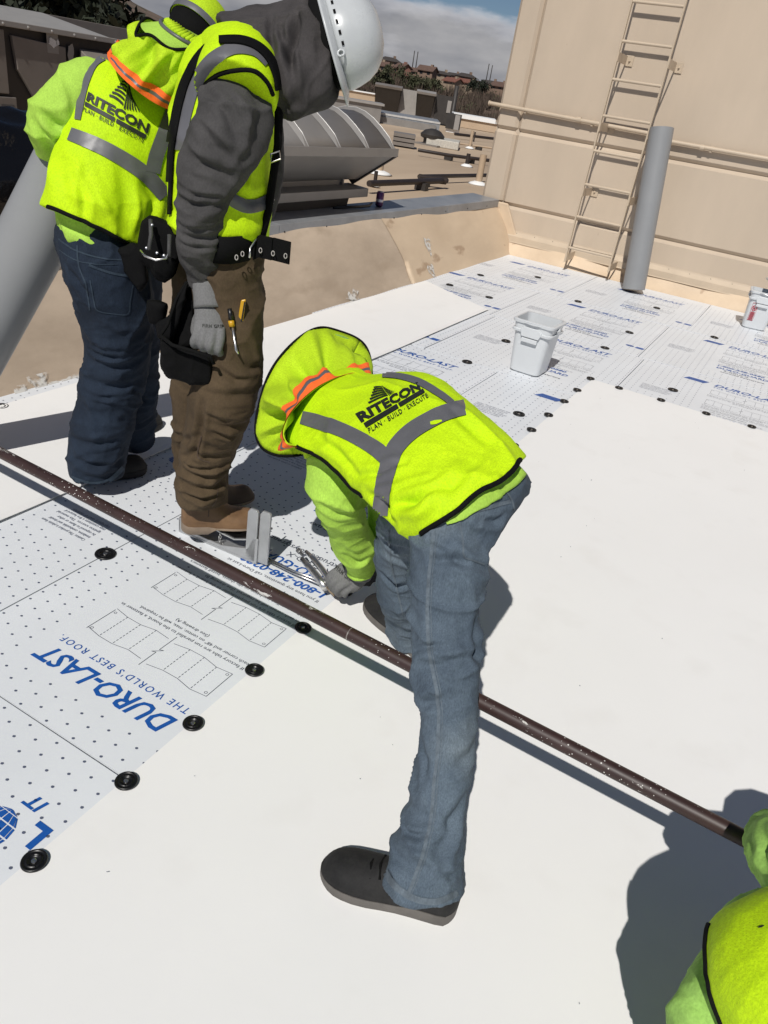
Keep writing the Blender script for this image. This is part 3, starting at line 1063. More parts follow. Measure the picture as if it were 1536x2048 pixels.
# ================================================================== far rooftop equipment
def frame_at(x, y, d):
    """origin on the ray, local axes: right (horizontal, across the view), away, up"""
    o = pd(x, y, d)
    a = Vector((ray(x, y).x, ray(x, y).y, 0)).normalized()
    r = Vector((a.y, -a.x, 0))
    return o, r, a
def lbox(mb, fr, x0, x1, y0, y1, z0, z1, sk=0.0):
    o, r, a = fr
    vs = []
    for (x, y, z) in ((x0, y0, z0), (x1, y0, z0), (x1, y1, z0), (x0, y1, z0), (x0 + sk, y0 - sk, z1), (x1 - sk, y0 - sk, z1), (x1 - sk, y1, z1), (x0 + sk, y1, z1)):
        p = o + r * x + a * y
        vs.append((p.x, p.y, z))
    mb.add(vs, [(0, 3, 2, 1), (4, 5, 6, 7), (0, 1, 5, 4), (1, 2, 6, 5), (2, 3, 7, 6), (3, 0, 4, 7)])
    return mb
fr = frame_at(826, 205, 38.0)
FU = thing('far_rooftop_unit', 'brown rooftop unit with two intake hoods on the far roof', 'hvac unit', fr[0] * 1.0)
FU.location.z = 0
q = lbox(MB(), fr, -1.9, 2.0, 0.0, 1.6, 0.1, 1.33)
obj('cabinet', q, M['unit_light'], FU)
q = lbox(MB(), fr, 1.15, 2.05, -0.1, 1.6, 0.05, 1.34)
obj('end_section', q, M['unit_dark'], FU)
q = lbox(MB(), fr, 1.75, 1.95, -0.13, -0.1, 0.6, 1.15)
obj('control_box', q, M['unit_light'], FU)
for xa_, xb_, m_ in ((-2.0, -0.62, 'unit'), (0.12, 1.10, 'unit_light')):
    q = MB()
    o_, r_, a_ = fr
    def P3(x, y, z):
        p = o_ + r_ * x + a_ * y
        return Vector((p.x, p.y, z))
    q.add([P3(xa_, -0.75, 1.34), P3(xb_, -0.75, 1.34), P3(xb_, 0, 1.43), P3(xa_, 0, 1.43), P3(xa_, -0.70, 1.24), P3(xb_, -0.70, 1.24)], [(0, 1, 2, 3), (0, 4, 5, 1)])
    q.add([P3(xa_, -0.75, 1.34), P3(xa_, 0, 1.43), P3(xa_ + 0.1, 0, 0.15)], [(0, 1, 2)])
    q.add([P3(xb_, -0.75, 1.34), P3(xb_, 0, 1.43), P3(xb_ - 0.1, 0, 0.15)], [(0, 1, 2)])
    obj('intake_hood', q, M[m_], FU)
    q = MB()
    q.add([P3(xa_ + 0.05, -0.68, 1.24), P3(xb_ - 0.05, -0.68, 1.24), P3(xb_ - 0.1, -0.02, 0.2), P3(xa_ + 0.1, -0.02, 0.2)], [(0, 1, 2, 3)])
    obj('filter_opening', q, M['unit_dark'], FU)
fr2 = frame_at(815, 245, 31.0)
DC = thing('dark_platform', 'low dark grey roof platform below the far brown unit', 'platform', (fr2[0].x, fr2[0].y, 0))
obj('platform_top', lbox(MB(), fr2, -1.9, 1.35, 0, 4.0, 0.0, 0.36), M['coping'], DC)
obj('white_edge', lbox(MB(), fr2, -1.9, 1.36, -0.02, 0.0, 0.30, 0.37), M['galv_edge'], DC)
obj('front_face', lbox(MB(), fr2, -2.0, 1.2, -0.12, -0.03, -0.02, 0.24), M['galv'], DC)
fr3 = frame_at(950, 240, 40.0)
WR = thing('white_curb_roof', 'long bright white capped curb wall on the far roof', 'curb wall', (fr3[0].x, fr3[0].y, 0))
obj('curb_wall', lbox(MB(), fr3, -1.6, 4.2, 0, 0.3, 0, 0.42), M['tan_roof'], WR)
obj('white_cap', lbox(MB(), fr3, -1.7, 1.1, -0.1, 2.6, 0.42, 0.62), M['membrane'], WR)
obj('grey_cap', lbox(MB(), fr3, 1.1, 4.2, -0.1, 0.5, 0.42, 0.5), M['galv_edge'], WR)
fr4 = frame_at(648, 190, 46.0)
PW = thing('far_parapet', 'pale far parapet wall left of the far brown unit', 'parapet', (fr4[0].x, fr4[0].y, 0))
obj('wall', lbox(MB(), fr4, -6, 4.1, 0, 0.3, 0, 0.75), M['tan_roof'], PW)
obj('cap', lbox(MB(), fr4, -6, 4.2, -0.1, 0.4, 0.75, 0.82), M['membrane'], PW)
fr6 = frame_at(620, 205, 30.0)
DV = thing('dark_curb', 'long dark grey curb behind the ribbed vent hood', 'curb', (fr6[0].x, fr6[0].y, 0))
obj('curb_box', lbox(MB(), fr6, -3.2, 2.9, 0, 1.5, 0, 0.62), M['galv'], DV)
obj('curb_cap', lbox(MB(), fr6, -3.3, 3.0, -0.1, 1.6, 0.62, 0.70), M['unit_light'], DV)
# small equipment
fr5 = frame_at(905, 262, 33.0)
S5 = thing('condenser', 'small grey condenser standing beside the white curb wall', 'hvac unit', (fr5[0].x, fr5[0].y, 0))
obj('casing', lbox(MB(), fr5, -0.35, 0.30, 0, 0.5, 0.12, 0.72), M['unit_dark'], S5)
obj('side_panel', lbox(MB(), fr5, 0.02, 0.24, -0.03, 0, 0.12, 0.70), M['unit_light'], S5)
obj('stand', lbox(MB(), fr5, -0.3, 0.3, 0.1, 0.4, -0.02, 0.12), M['membrane'], S5)
c5 = pz(862, 290, 0.0)
FN = thing('exhaust_fan', 'dark low exhaust fan on the tan roof in front of the platform', 'fan', (c5.x, c5.y, 0))
q = MB(); q.lathe([(0.26, 0), (0.26, 0.18), (0.36, 0.22), (0.38, 0.30), (0.25, 0.42), (0.08, 0.47)], (0, 0, -0.02), 20)
obj('housing', q, M['unit_dark'], FN, smooth=True, local=True, angle=40)
q = MB(); q.span((-0.4, -0.4, -0.03), (0.4, 0.4, 0.03))
obj('curb', q, M['unit'], FN, local=True)
c6 = pz(806, 292, 0.0)
VB = thing('louvered_box', 'small brown louvered box beside the vent hood tip', 'vent', (c6.x, c6.y, 0))
q = MB()
for k in range(3):
    q.box((0, 0, 0.06 + k * 0.11), (0.75, 0.6, 0.085), Matrix.Rotation(0.5, 3, 'Z'))
obj('louver_box', q, M['unit'], VB, local=True)
c7 = pz(950, 300, 0)
YB = thing('skylight_curb', 'pale yellow low skylight curb on the tan roof', 'skylight', (c7.x, c7.y, 0))
q = MB(); q.box((-1.2, 0.6, 0.10), (1.5, 1.0, 0.22), Matrix.Rotation(0.4, 3, 'Z'))
obj('curb', q, M['sticker'], YB, local=True, bevel=0.02)
# pipes running over the tan roof
def roof_pipe(pts, r, label, m_='pipe_dark', z=0.12, supports=()):
    P = [pz(x, y, z) for x, y in pts]
    t = thing('roof_pipe', label, 'pipe', (P[0].x, P[0].y, 0), 'pipes on the tan roof')
    q = MB(); q.pipe(P, r, 10)
    obj('pipe_run', q, M[m_], t, smooth=True, angle=50)
    for s in supports:
        c = P[0].lerp(P[-1], s)
        q = MB(); q.box((c.x, c.y, z / 2 - 0.02), (0.12, 0.20, z))
        obj('support_block', q, M['unit_dark'], t)
    return t
M['pipe_dark'] = mat('dark_pipe', (0.03, 0.022, 0.02), 0.5, var=0.2, vscale=6)
roof_pipe(((738, 367), (893, 361)), 0.045, 'dark pipe ending beside the vent hood on the tan roof', supports=(0.65,))
roof_pipe(((838, 355), (892, 362)), 0.06, 'short thick dark pipe crossing the longer one', supports=(0.2,))
roof_pipe(((838, 353), (1000, 350)), 0.035, 'dark pipe running toward the building corner', supports=())
roof_pipe(((836, 300), (895, 310), (1010, 325)), 0.04, 'dark pipe sloping across the far tan roof', supports=(0.35, 0.6))
roof_pipe(((910, 268), (1010, 280)), 0.05, 'dark pipe below the white curb wall', z=0.15)
roof_pipe(((905, 285), (1010, 300)), 0.03, 'pale thin pipe on the far tan roof', m_='tan_roof', z=0.1, supports=(0.5,))
def stub(x, y, h, r, label, flange=True, m_='tan_roof'):
    c = pz(x, y, 0)
    t = thing('vent_pipe', label, 'vent pipe', (c.x, c.y, 0), 'vent pipes on the tan roof')
    q = MB(); q.lathe([(r, 0), (r, h), (r * 0.8, h), (r * 0.8, h - 0.05)], (0, 0, -0.02), 14)
    obj('pipe', q, M[m_], t, smooth=True, local=True, angle=40)
    if flange:
        q = MB(); q.lathe([(r * 3.2, 0), (r * 2.4, 0.03), (r * 1.1, 0.06)], (0, 0, 0), 18)
        obj('flange', q, M['membrane'], t, smooth=True, local=True)
stub(956, 369, 0.55, 0.065, 'tan vent pipe with white flange near the building corner')
stub(757, 347, 0.22, 0.08, 'short tan vent pipe with white flange beside the vent hood')
stub(749, 372, 0.24, 0.03, 'small dark valve stub at the vent hood corner', m_='pipe_dark')
stub(939, 297, 0.55, 0.05, 'tan vent pipe standing among the far pipes')
stub(933, 333, 0.30, 0.05, 'short dark vent stub with white flange', m_='pipe_dark')
stub(947, 283, 0.35, 0.03, 'thin dark vent stub on the far roof', flange=False, m_='pipe_dark')

# ================================================================== land beyond: terrain, brush, houses
def hgt(az, d):
    t = max(0.0, min(1.0, (d - 60) / 200))
    base = -4.6 + 7.2 * (t * t * (3 - 2 * t))
    base += 0.8 * math.sin(az * 9) * t
    hill = math.exp(-((az - 0.62) / 0.16) ** 2) * 62 * max(0, min(1, (d - 380) / 420))
    ridge = 26 * max(0, min(1, (d - 450) / 500)) * (0.6 + 0.4 * math.sin(az * 5 + 1)) * (1 if az < 0.85 else max(0, 1 - (az - 0.85) * 6))
    return base + hill + ridge
tm = MB()
naz, nd = 110, 46
ds = [55 + (1300 - 55) * (j / nd) ** 1.9 for j in range(nd + 1)]
vs = []
for j in range(nd + 1):
    for i in range(naz + 1):
        az = -0.4 + 2.6 * i / naz               # azimuth from +Y toward +X
        vs.append((math.sin(az) * ds[j], math.cos(az) * ds[j], hgt(az, ds[j]) + random.uniform(-1, 1) * ds[j] * 0.0012))
tm.add(vs, [(j * (naz + 1) + i, j * (naz + 1) + i + 1, (j + 1) * (naz + 1) + i + 1, (j + 1) * (naz + 1) + i) for j in range(nd) for i in range(naz)])
M['earth'] = mat('dry_earth', (0.13, 0.085, 0.06), 0.9, var=0.25, vscale=0.03, col2=(0.17, 0.115, 0.08), spots=((0.06, 0.055, 0.03), 0.09, 0.55))
tag(obj('terrain', tm, M['earth'], smooth=True), kind='structure')
gm = MB()
gm.add([(-1500, -1500, -9), (1500, -1500, -9), (1500, 1500, -9), (-1500, 1500, -9)], [(0, 1, 2, 3)])
tag(obj('ground', gm, M['earth']), kind='structure')

# brush on the slope: thousands of twig and leaf faces
def twigs(mb, c, h, w, n, leaf=False):
    for _ in range(n):
        a = random.uniform(0, 6.28)
        r_ = w * math.sqrt(random.random())
        b = Vector((c.x + r_ * math.cos(a) * 0.5, c.y + r_ * math.sin(a) * 0.5, c.z + random.uniform(0, h * 0.35)))
        t = Vector((c.x + r_ * math.cos(a), c.y + r_ * math.sin(a), c.z + h * random.uniform(0.55, 1.0) * (1 - 0.25 * (r_ / w) ** 2)))
        if leaf:
            s = random.uniform(0.18, 0.40)
            p = b.lerp(t, random.uniform(0.3, 1.0))
            d1 = Vector((random.gauss(0, 1), random.gauss(0, 1), random.gauss(0, 1))).normalized() * s
            d2 = Vector((random.gauss(0, 1), random.gauss(0, 1), random.gauss(0, 1))).normalized() * s
            mb.add([p - d1, p + d2, p + d1], [(0, 1, 2)])
        else:
            s = Vector((random.gauss(0, 1), random.gauss(0, 1), 0)).normalized() * 0.10
            mb.add([b - s, b + s, t], [(0, 1, 2)])
bt, bl = MB(), MB()
random.seed(4)
for k in range(1500):
    az = random.uniform(0.72, 1.36)
    d = random.uniform(62, 230)
    z = hgt(az, d)
    c = Vector((math.sin(az) * d, math.cos(az) * d, z - 0.3))
    h = random.uniform(2.0, 4.6)
    twigs(bt, c, h, random.uniform(1.0, 2.2), 26)
    if random.random() < 0.16:
        twigs(bl, c, h * 0.9, random.uniform(1.0, 2.0), 26, True)
M['twig'] = mat('bare_twigs', (0.085, 0.060, 0.044), 0.9, var=0.3, vscale=0.2)
M['leaf'] = mat('sage_leaves', (0.052, 0.055, 0.024), 0.8, var=0.4, vscale=0.3)
M['leaf_dark'] = mat('dark_leaves', (0.012, 0.017, 0.007), 0.75, var=0.4, vscale=0.6)
tag(obj('brush', bt, M['twig'], fix=False), 'bare brown brush covering the slope below the houses', 'brush', kind='stuff')
tag(obj('leafy_brush', bl, M['leaf'], fix=False), 'scattered green leafy bushes among the bare brush', 'brush', kind='stuff')

def tree(px_, py_, d, h, w, label, leafmat, nleaf=1500, s=(0.2, 0.4), group='trees beyond the roof', zb=None):
    c = pd(px_, py_, d)
    az = math.atan2(c.x, c.y)
    zb = hgt(az, math.hypot(c.x, c.y)) if zb is None else zb
    t = thing('tree', label, 'tree', (c.x, c.y, zb), group)
    q = MB()
    q.pipe([(0, 0, -0.3), (0.05 * w, 0, h * 0.3), (0, 0.06 * w, h * 0.62), (0, 0, h * 0.85)], [0.05 * w, 0.042 * w, 0.028 * w, 0.01 * w], 8)
    for k in range(7):
        a = k * 0.9
        z0 = h * (0.28 + 0.07 * k)
        q.pipe([(0, 0, z0), (0.3 * w * math.cos(a), 0.3 * w * math.sin(a), z0 + h * 0.14)], [0.02 * w, 0.006 * w], 5)
    obj('trunk', q, M['twig'], t, local=True)
    q = MB()
    cl = [(random.gauss(0, 0.30) * w, random.gauss(0, 0.30) * w, h * random.uniform(0.34, 0.93), random.uniform(0.16, 0.30) * w) for _ in range(22)]
    for _ in range(nleaf):
        x, y, z, r_ = random.choice(cl)
        v = Vector((random.gauss(0, 1), random.gauss(0, 1), random.gauss(0, 0.8)))
        v = v.normalized() * r_ * random.random() ** 0.4
        p = Vector((x, y, z)) + v
        l_ = random.uniform(*s)
        d1 = Vector((random.gauss(0, 1), random.gauss(0, 1), random.gauss(0, 1))).normalized() * l_
        d2 = Vector((random.gauss(0, 1), random.gauss(0, 1), random.gauss(0, 1))).normalized() * l_ * 0.6
        q.add([p - d1, p + d2, p + d1, p - d2], [(0, 1, 2, 3)])
    obj('crown', q, leafmat, t, local=True, fix=False)
random.seed(8)
tree(770, 172, 150, 4.6, 3.6, 'bushy olive green tree below the leftmost tan house', M['leaf'], 1300)
tree(792, 168, 175, 4.4, 4.0, 'round green tree beside the pink gabled house', M['leaf'], 1200)
tree(835, 178, 160, 3.6, 4.4, 'wide low green tree below the gabled houses', M['leaf'], 1300)
tree(868, 178, 170, 3.2, 3.6, 'small green tree right of the gabled houses', M['leaf'], 900)
tree(962, 178, 190, 4.5, 3.6, 'dark round shrub tree left of the rightmost houses', M['leaf_dark'], 700)
tree(950, 165, 200, 4.2, 3.4, 'small dark tree beside the long red roofed house', M['leaf_dark'], 600)
tree(40, 40, 30, 13.5, 5.2, 'large dark evergreen tree behind the left air handler', M['leaf_dark'], 5200, (0.18, 0.4), zb=-7)
tree(165, 50, 34, 11.8, 5.0, 'dark bushy evergreen tree right of the largest one', M['leaf_dark'], 5200, (0.18, 0.4), zb=-7)

M['stucco'] = mat('stucco', (0.22, 0.15, 0.11), 0.9, var=0.08, vscale=0.4)
M['stucco2'] = mat('pale_stucco', (0.30, 0.23, 0.165), 0.9, var=0.08, vscale=0.4)
M['stucco3'] = mat('pink_stucco', (0.27, 0.135, 0.10), 0.9, var=0.08, vscale=0.4)
M['rtile'] = mat('roof_tile', (0.11, 0.066, 0.05), 0.8, var=0.2, vscale=1.5, bump=0.3, bscale=8, bdist=0.05)
M['rtile2'] = mat('roof_tile_dark', (0.05, 0.042, 0.038), 0.8, var=0.2, vscale=1.5)
M['rtile3'] = mat('roof_tile_red', (0.16, 0.065, 0.045), 0.8, var=0.2, vscale=1.5)
M['winglass'] = mat('window_glass', (0.02, 0.022, 0.026), 0.15)
def house(px_, py_, d, w, dep, hw, hr, rot, wm, rm, label, hip=False):
    w, dep, hw, hr = w * 0.66, dep * 0.50, hw * 0.50, hr * 0.55
    c = pd(px_, py_, d)
    zb = c.z - hw - hr * 0.5
    t = thing('house', label, 'house', (c.x, c.y, zb), 'houses on the ridge')
    t.rotation_euler = (0, 0, rot)
    q = MB(); q.span((-w / 2, -dep / 2, -3), (w / 2, dep / 2, hw))
    if not hip:
        for x in (-w / 2, w / 2 - 0.02):
            q.prism([Vector((x, -dep / 2, hw)), Vector((x, dep / 2, hw)), Vector((x, 0, hw + hr * 0.97))], (0.02, 0, 0))
    obj('wall', q, M[wm], t, local=True)
    q = MB()
    e = 0.6
    if hip:
        rr = w / 2 - dep / 2 * 0.8
        rr = max(rr, 0.4)
        q.add([(-w / 2 - e, -dep / 2 - e, hw - 0.1), (w / 2 + e, -dep / 2 - e, hw - 0.1), (w / 2 + e, dep / 2 + e, hw - 0.1), (-w / 2 - e, dep / 2 + e, hw - 0.1), (-rr, 0, hw + hr), (rr, 0, hw + hr)], [(0, 1, 5, 4), (1, 2, 5), (2, 3, 4, 5), (3, 0, 4), (3, 2, 1, 0)])
    else:
        for s in (-1, 1):
            q.prism([Vector((-w / 2 - e, s * (dep / 2 + e), hw - 0.25)), Vector((w / 2 + e, s * (dep / 2 + e), hw - 0.25)), Vector((w / 2 + e, 0, hw + hr)), Vector((-w / 2 - e, 0, hw + hr))], (0, 0, 0.22))
    rf = obj('roof', q, M[rm], t, local=True)
    q = MB(); q.span((w * 0.2, -0.5, hw), (w * 0.2 + 0.9, 0.5, hw + hr + 0.7))
    obj('chimney', q, M[wm], rf, local=True)
    nwin = max(2, int(w / 3.2))
    for k in range(nwin):
        x = -w / 2 + w * (k + 0.5) / nwin
        q = MB(); q.span((x - 0.65, -dep / 2 - 0.06, hw * 0.45), (x + 0.65, -dep / 2 + 0.02, hw * 0.85))
        obj('window', q, M['winglass'], t, local=True)
    for k in range(2):
        y = -dep / 4 + dep / 2 * k
        q = MB(); q.span((-w / 2 - 0.06, y - 0.6, hw * 0.45), (-w / 2 + 0.02, y + 0.6, hw * 0.85))
        obj('window', q, M['winglass'], t, local=True)
HB = -1.0
house(757, 126, 280, 11, 9, 5.0, 2.4, HB, 'stucco2', 'rtile', 'tan house with low brown roof nearest the hard hat')
house(780, 118, 330, 13, 9, 4.5, 2.6, HB + 0.3, 'stucco', 'rtile2', 'dark roofed house set behind the leftmost tan one', True)
house(806, 132, 275, 9, 8, 5.5, 2.4, HB - 1.1, 'stucco3', 'rtile', 'pink stucco gabled house left of the twin poles')
house(832, 140, 285, 9, 7, 3.2, 1.8, HB, 'stucco', 'rtile', 'low house squeezed between the two gabled ones')
house(856, 137, 280, 9.5, 8, 4.8, 2.6, HB - 0.6, 'stucco', 'rtile', 'brown gabled house right of the first twin poles')
house(884, 145, 300, 9, 8, 3.8, 1.9, HB + 0.1, 'stucco2', 'rtile2', 'small olive roofed house mid ridge', True)
house(907, 148, 330, 11, 8, 3.8, 1.8, HB, 'stucco', 'rtile2', 'grey hip roofed house mid ridge', True)
house(932, 150, 310, 12, 9, 4.0, 2.2, HB + 0.2, 'stucco', 'rtile2', 'wide dark hip roofed house on the ridge', True)
house(907, 160, 270, 9, 8, 3.0, 1.9, HB - 0.9, 'stucco2', 'rtile3', 'red roofed gabled house below the dark hip roof')
house(934, 162, 275, 13, 7, 2.6, 1.6, HB, 'stucco2', 'rtile3', 'long low red roofed house')
house(980, 164, 280, 11, 8, 3.4, 2.0, HB - 0.3, 'stucco', 'rtile2', 'dark roofed house under the second twin poles', True)
house(1002, 169, 270, 9, 8, 3.4, 2.2, HB - 0.9, 'stucco', 'rtile', 'brown gabled house beside the building wall')
def utility_pole(xb, yb, xt, yt, d, label):
    b, t_ = pd(xb, yb, d), pd(xt, yt, d)
    z1 = t_.z
    t = thing('utility_pole', label, 'pole', (b.x, b.y, b.z - 6), 'utility poles on the ridge')
    q = MB(); q.pipe([(0, 0, 0), (0, 0, z1 - b.z + 6)], [0.30, 0.22], 8)
    obj('shaft', q, M['unit_dark'], t, local=True, smooth=True)
for a in ((825, 132, 829, 102, 360, 'left pole of the left pair on the ridge'), (832, 132, 837, 104, 360, 'right pole of the left pair on the ridge'),
          (972, 162, 977, 128, 360, 'left pole of the right pair on the ridge'), (979, 163, 984, 131, 360, 'right pole of the right pair on the ridge'),
          (906, 222, 915, 172, 75, 'slim wooden pole standing in the brush')):
    utility_pole(*a)

# ================================================================== grey membrane rolls
def roll(name, p0, p1, r, label):
    t = thing('membrane_roll', label, 'roll', p0)
    ax = (p1 - p0).normalized()
    q = MB()
    a = ax.orthogonal().normalized()
    b = ax.cross(a)
    nturn, n = 3, 40
    q.pipe([p0.lerp(p1, k / 12) for k in range(13)], r, 40, cap=False)
    q.pipe([p0.lerp(p1, k / 2) for k in range(3)], r * 0.90, 40, cap=False)
    ring0, ring1 = [], []
    for (pp, s) in ((p0, 1), (p1, -1)):
        R0 = [pp + (a * math.cos(2 * math.pi * k / n) + b * math.sin(2 * math.pi * k / n)) * r for k in range(n)]
        R1 = [pp + (a * math.cos(2 * math.pi * k / n) + b * math.sin(2 * math.pi * k / n)) * r * 0.90 for k in range(n)]
        q.rings([R0, R1], cap=False)
    obj('outer_wrap', q, M['grey_pvc'], t, smooth=True, angle=50)
    q = MB()
    for k in range(4):
        rr = r * (0.86 - 0.09 * k)
        q.pipe([p0 + ax * 0.004, p1 - ax * (0.006 + 0.004 * k)], rr, 36, cap=False)
    obj('inner_layers', q, M['grey_pvc'], t, smooth=True)
    return t
f0 = pz(1266, 582, 0.012)
f1 = pX(1324, 256, 8.02)
f0.z = 0.03
roll('roll', f0, f1, 0.108, 'grey membrane roll leaning upright against the beige wall beside the ladder')
# the roll held by the worker at the left, standing on the roof just outside the picture
g1 = pd(150, 318, 2.30)
g0 = pd(-75, 745, 2.60)
dirv = (g0 - g1).normalized()
g0 = g1 + dirv * ((g1.z - 0.04) / -dirv.z)
roll('roll', g0, g1, 0.108, 'grey membrane roll slanting at the left edge, held by the worker in dark jeans')

# ================================================================== square white buckets
def bucket(loc, rz, label, sticker=False, lid=False, handle=True):
    t = thing('bucket', label, 'bucket', loc, 'square white plastic buckets')
    t.rotation_euler = (0, 0, rz)
    H_, wb, wt = 0.325, 0.098, 0.122
    def sq(w, z, r=0.035, n=6, wy=None):
        pts = []
        wy = wy or w
        for cx, cy, a0 in ((1, 1, 0), (-1, 1, 90), (-1, -1, 180), (1, -1, 270)):
            for k in range(n + 1):
                a = math.radians(a0 + 90 * k / n)
                pts.append(Vector((cx * (w - r) + r * math.cos(a), cy * (wy - r) + r * math.sin(a), z)))
        return pts
    q = MB()
    rs = [sq(wb - 0.01, 0), sq(wb, 0.008), sq(wt - 0.008, H_ - 0.075), sq(wt + 0.006, H_ - 0.072), sq(wt + 0.008, H_ - 0.060), sq(wt - 0.003, H_ - 0.056), sq(wt + 0.001, H_ - 0.022), sq(wt + 0.010, H_ - 0.018), sq(wt + 0.012, H_ - 0.004), sq(wt + 0.006, H_), sq(wt - 0.004, H_), sq(wt - 0.008, H_ - 0.03), sq(wb - 0.004, 0.02)]
    q.rings(rs)
    obj('body', q, M['bucket'], t, smooth=True, local=True, angle=35)
    # grip bosses on two faces, and the moulded recess step
    for s in (-1,):
        q = MB()
        q.prism([Vector((s * (wt + 0.010), -0.055, H_ - 0.095)), Vector((s * (wt + 0.010), 0.055, H_ - 0.095)), Vector((s * (wt + 0.010), 0.070, H_ - 0.055)), Vector((s * (wt + 0.010), 0.045, H_ - 0.035)), Vector((s * (wt + 0.010), -0.045, H_ - 0.035)), Vector((s * (wt + 0.010), -0.070, H_ - 0.055))], (s * -0.02, 0, 0))
        obj('grip', q, M['bucket'], t, local=True, bevel=0.004)
        q = MB()
        q.span((s * (wt - 0.022), -0.05, H_ - 0.125), (s * (wt + 0.012), 0.05, H_ - 0.100))
        obj('grip_tab', q, M['bucket'], t, local=True, bevel=0.003)
    q = MB()
    q.lathe([(0.022, 0), (0.022, 0.012), (0.010, 0.014)], (0, -wt - 0.001, H_ - 0.045), 12, M=Matrix.Rotation(math.pi / 2, 3, 'X'))
    obj('handle_lug', q, M['bucket'], t, local=True)
    q = MB()
    q.lathe([(0.022, 0), (0.022, 0.012), (0.010, 0.014)], (0, wt + 0.001, H_ - 0.045), 12, M=Matrix.Rotation(-math.pi / 2, 3, 'X'))
    obj('handle_lug', q, M['bucket'], t, local=True)
    q = MB()
    q.pipe([(-wt * 0.0, -wt - 0.012, H_ - 0.045)] + [(-(wt + 0.022) * math.sin(math.pi * k / 12), -(wt + 0.016) * math.cos(math.pi * k / 12), H_ - 0.045 + 0.035 * math.sin(math.pi * k / 12)) for k in range(1, 12)] + [(0, wt + 0.012, H_ - 0.045)], 0.0025, 6)
    obj('wire_handle', q, M['steel'] if sticker else M['bucket'], t, local=True, smooth=True)
    if sticker:
        red = mat('red_print', (0.42, 0.05, 0.07), 0.5, var=0.2, vscale=60)
        q = MB()
        def F(y, z):
            k = z / H_
            return Vector((-(wb + (wt - wb) * k) - 0.0035, y, z))
        for (y0, y1, z0, z1) in ((0.03, 0.078, 0.07, 0.075), (0.03, 0.078, 0.222, 0.226), (0.03, 0.032, 0.07, 0.226), (0.076, 0.078, 0.07, 0.226)):
            q.add([F(y0, z0), F(y1, z0), F(y1, z1), F(y0, z1)], [(0, 1, 2, 3)])
        for k in range(7):
            z = 0.08 + k * 0.010
            q.add([F(0.036, z), F(0.072, z), F(0.072, z + 0.006), F(0.036, z + 0.006)], [(0, 1, 2, 3)])
        n = 18
        for k in range(n):
            a0, a1 = 2 * math.pi * k / n, 2 * math.pi * (k + 1) / n
            q.add([F(0.054 + 0.020 * math.cos(a0), 0.180 + 0.026 * math.sin(a0)), F(0.054 + 0.020 * math.cos(a1), 0.180 + 0.026 * math.sin(a1)), F(0.054 + 0.015 * math.cos(a1), 0.180 + 0.020 * math.sin(a1)), F(0.054 + 0.015 * math.cos(a0), 0.180 + 0.020 * math.sin(a0))], [(0, 1, 2, 3)])
        q.add([F(0.040, 0.165), F(0.044, 0.161), F(0.068, 0.195), F(0.064, 0.199)], [(0, 1, 2, 3)])
        q.add([F(0.052, 0.172), F(0.064, 0.170), F(0.060, 0.186), F(0.050, 0.188)], [(0, 1, 2, 3)])
        obj('warning_print', q, red, t, local=True)
    if lid:
        q = MB()
        q.rings([sq(wt + 0.014, 0.0), sq(wt + 0.018, 0.004), sq(wt + 0.018, 0.018), sq(wt + 0.010, 0.022), sq(wt - 0.004, 0.022), sq(wt - 0.012, 0.014)])
        o = obj('lid', q, M['bucket'], t, smooth=True, local=True, angle=35)
        o.location = (0.05, -0.10, H_ + 0.035)
        o.rotation_euler = (0.42, 0.12, 0.1)
    return t
bucket((4.475, 1.235, 0.003), -0.03, 'open square white plastic bucket standing on the printed boards')
bucket((7.62, 0.16, 0.003), 0.10, 'white plastic bucket with red warning print and tilted lid by the wall', True, True)

# ================================================================== aluminium foot-operated pull-test frame
fa, fb = pz(357, 1064, 0.0), pz(512, 1131, 0.0)
la = (fb - fa).normalized()                 # along the frame
lb_ = Vector((-la.y, la.x, 0))
if lb_.x < 0:
    lb_ = -lb_                               # away from the camera
flen = (fb - fa).length
FR = thing('pull_test_frame', 'cast aluminium step frame with tall slotted upright under the tan boot', 'tool', (fa + fb) / 2)
def fl_(s, t, z):
    return fa + la * s + lb_ * t + Vector((0, 0, z))
def fprism(mb, pts, e):
    mb.prism([fl_(*p) for p in pts], la * e[0] + lb_ * e[1] + Vector((0, 0, e[2])))
q = MB()
fprism(q, [(0, 0, 0.002), (flen, 0, 0.002), (flen, 0.10, 0.002), (0, 0.10, 0.002)], (0, 0, 0.008))
obj('base_plate', q, M['alu'], FR, bevel=0.002)
q = MB()
fprism(q, [(0, 0.0, 0.01), (0.0, 0, 0.055), (0.012, 0, 0.06), (0.03, 0, 0.03), (0.06, 0, 0.022), (flen * 0.55, 0, 0.02), (flen - 0.04, 0, 0.05), (flen - 0.02, 0, 0.10), (flen, 0, 0.10), (flen, 0, 0.01)], (0, 0.006, 0))
obj('side_gusset', q, M['alu'], FR, bevel=0.002)
q = MB()
fprism(q, [(0, 0, 0.01), (0.008, 0, 0.01), (0.008, 0, 0.06), (0, 0, 0.06)], (0, 0.10, 0))
obj('end_lip', q, M['alu'], FR, bevel=0.002)
for s0, t0, hh_ in ((flen - 0.046, 0.0, 0.205), (flen - 0.003, 0.006, 0.209)):
    q = MB()
    fprism(q, [(s0, t0, 0.01), (s0 + 0.040, t0, 0.01), (s0 + 0.040, t0, hh_ - 0.008), (s0 + 0.034, t0, hh_), (s0 + 0.010, t0, hh_), (s0, t0, hh_ - 0.016)], (0, 0.010, 0))
    obj('upright', q, M['alu'], FR, bevel=0.003)
q = MB()
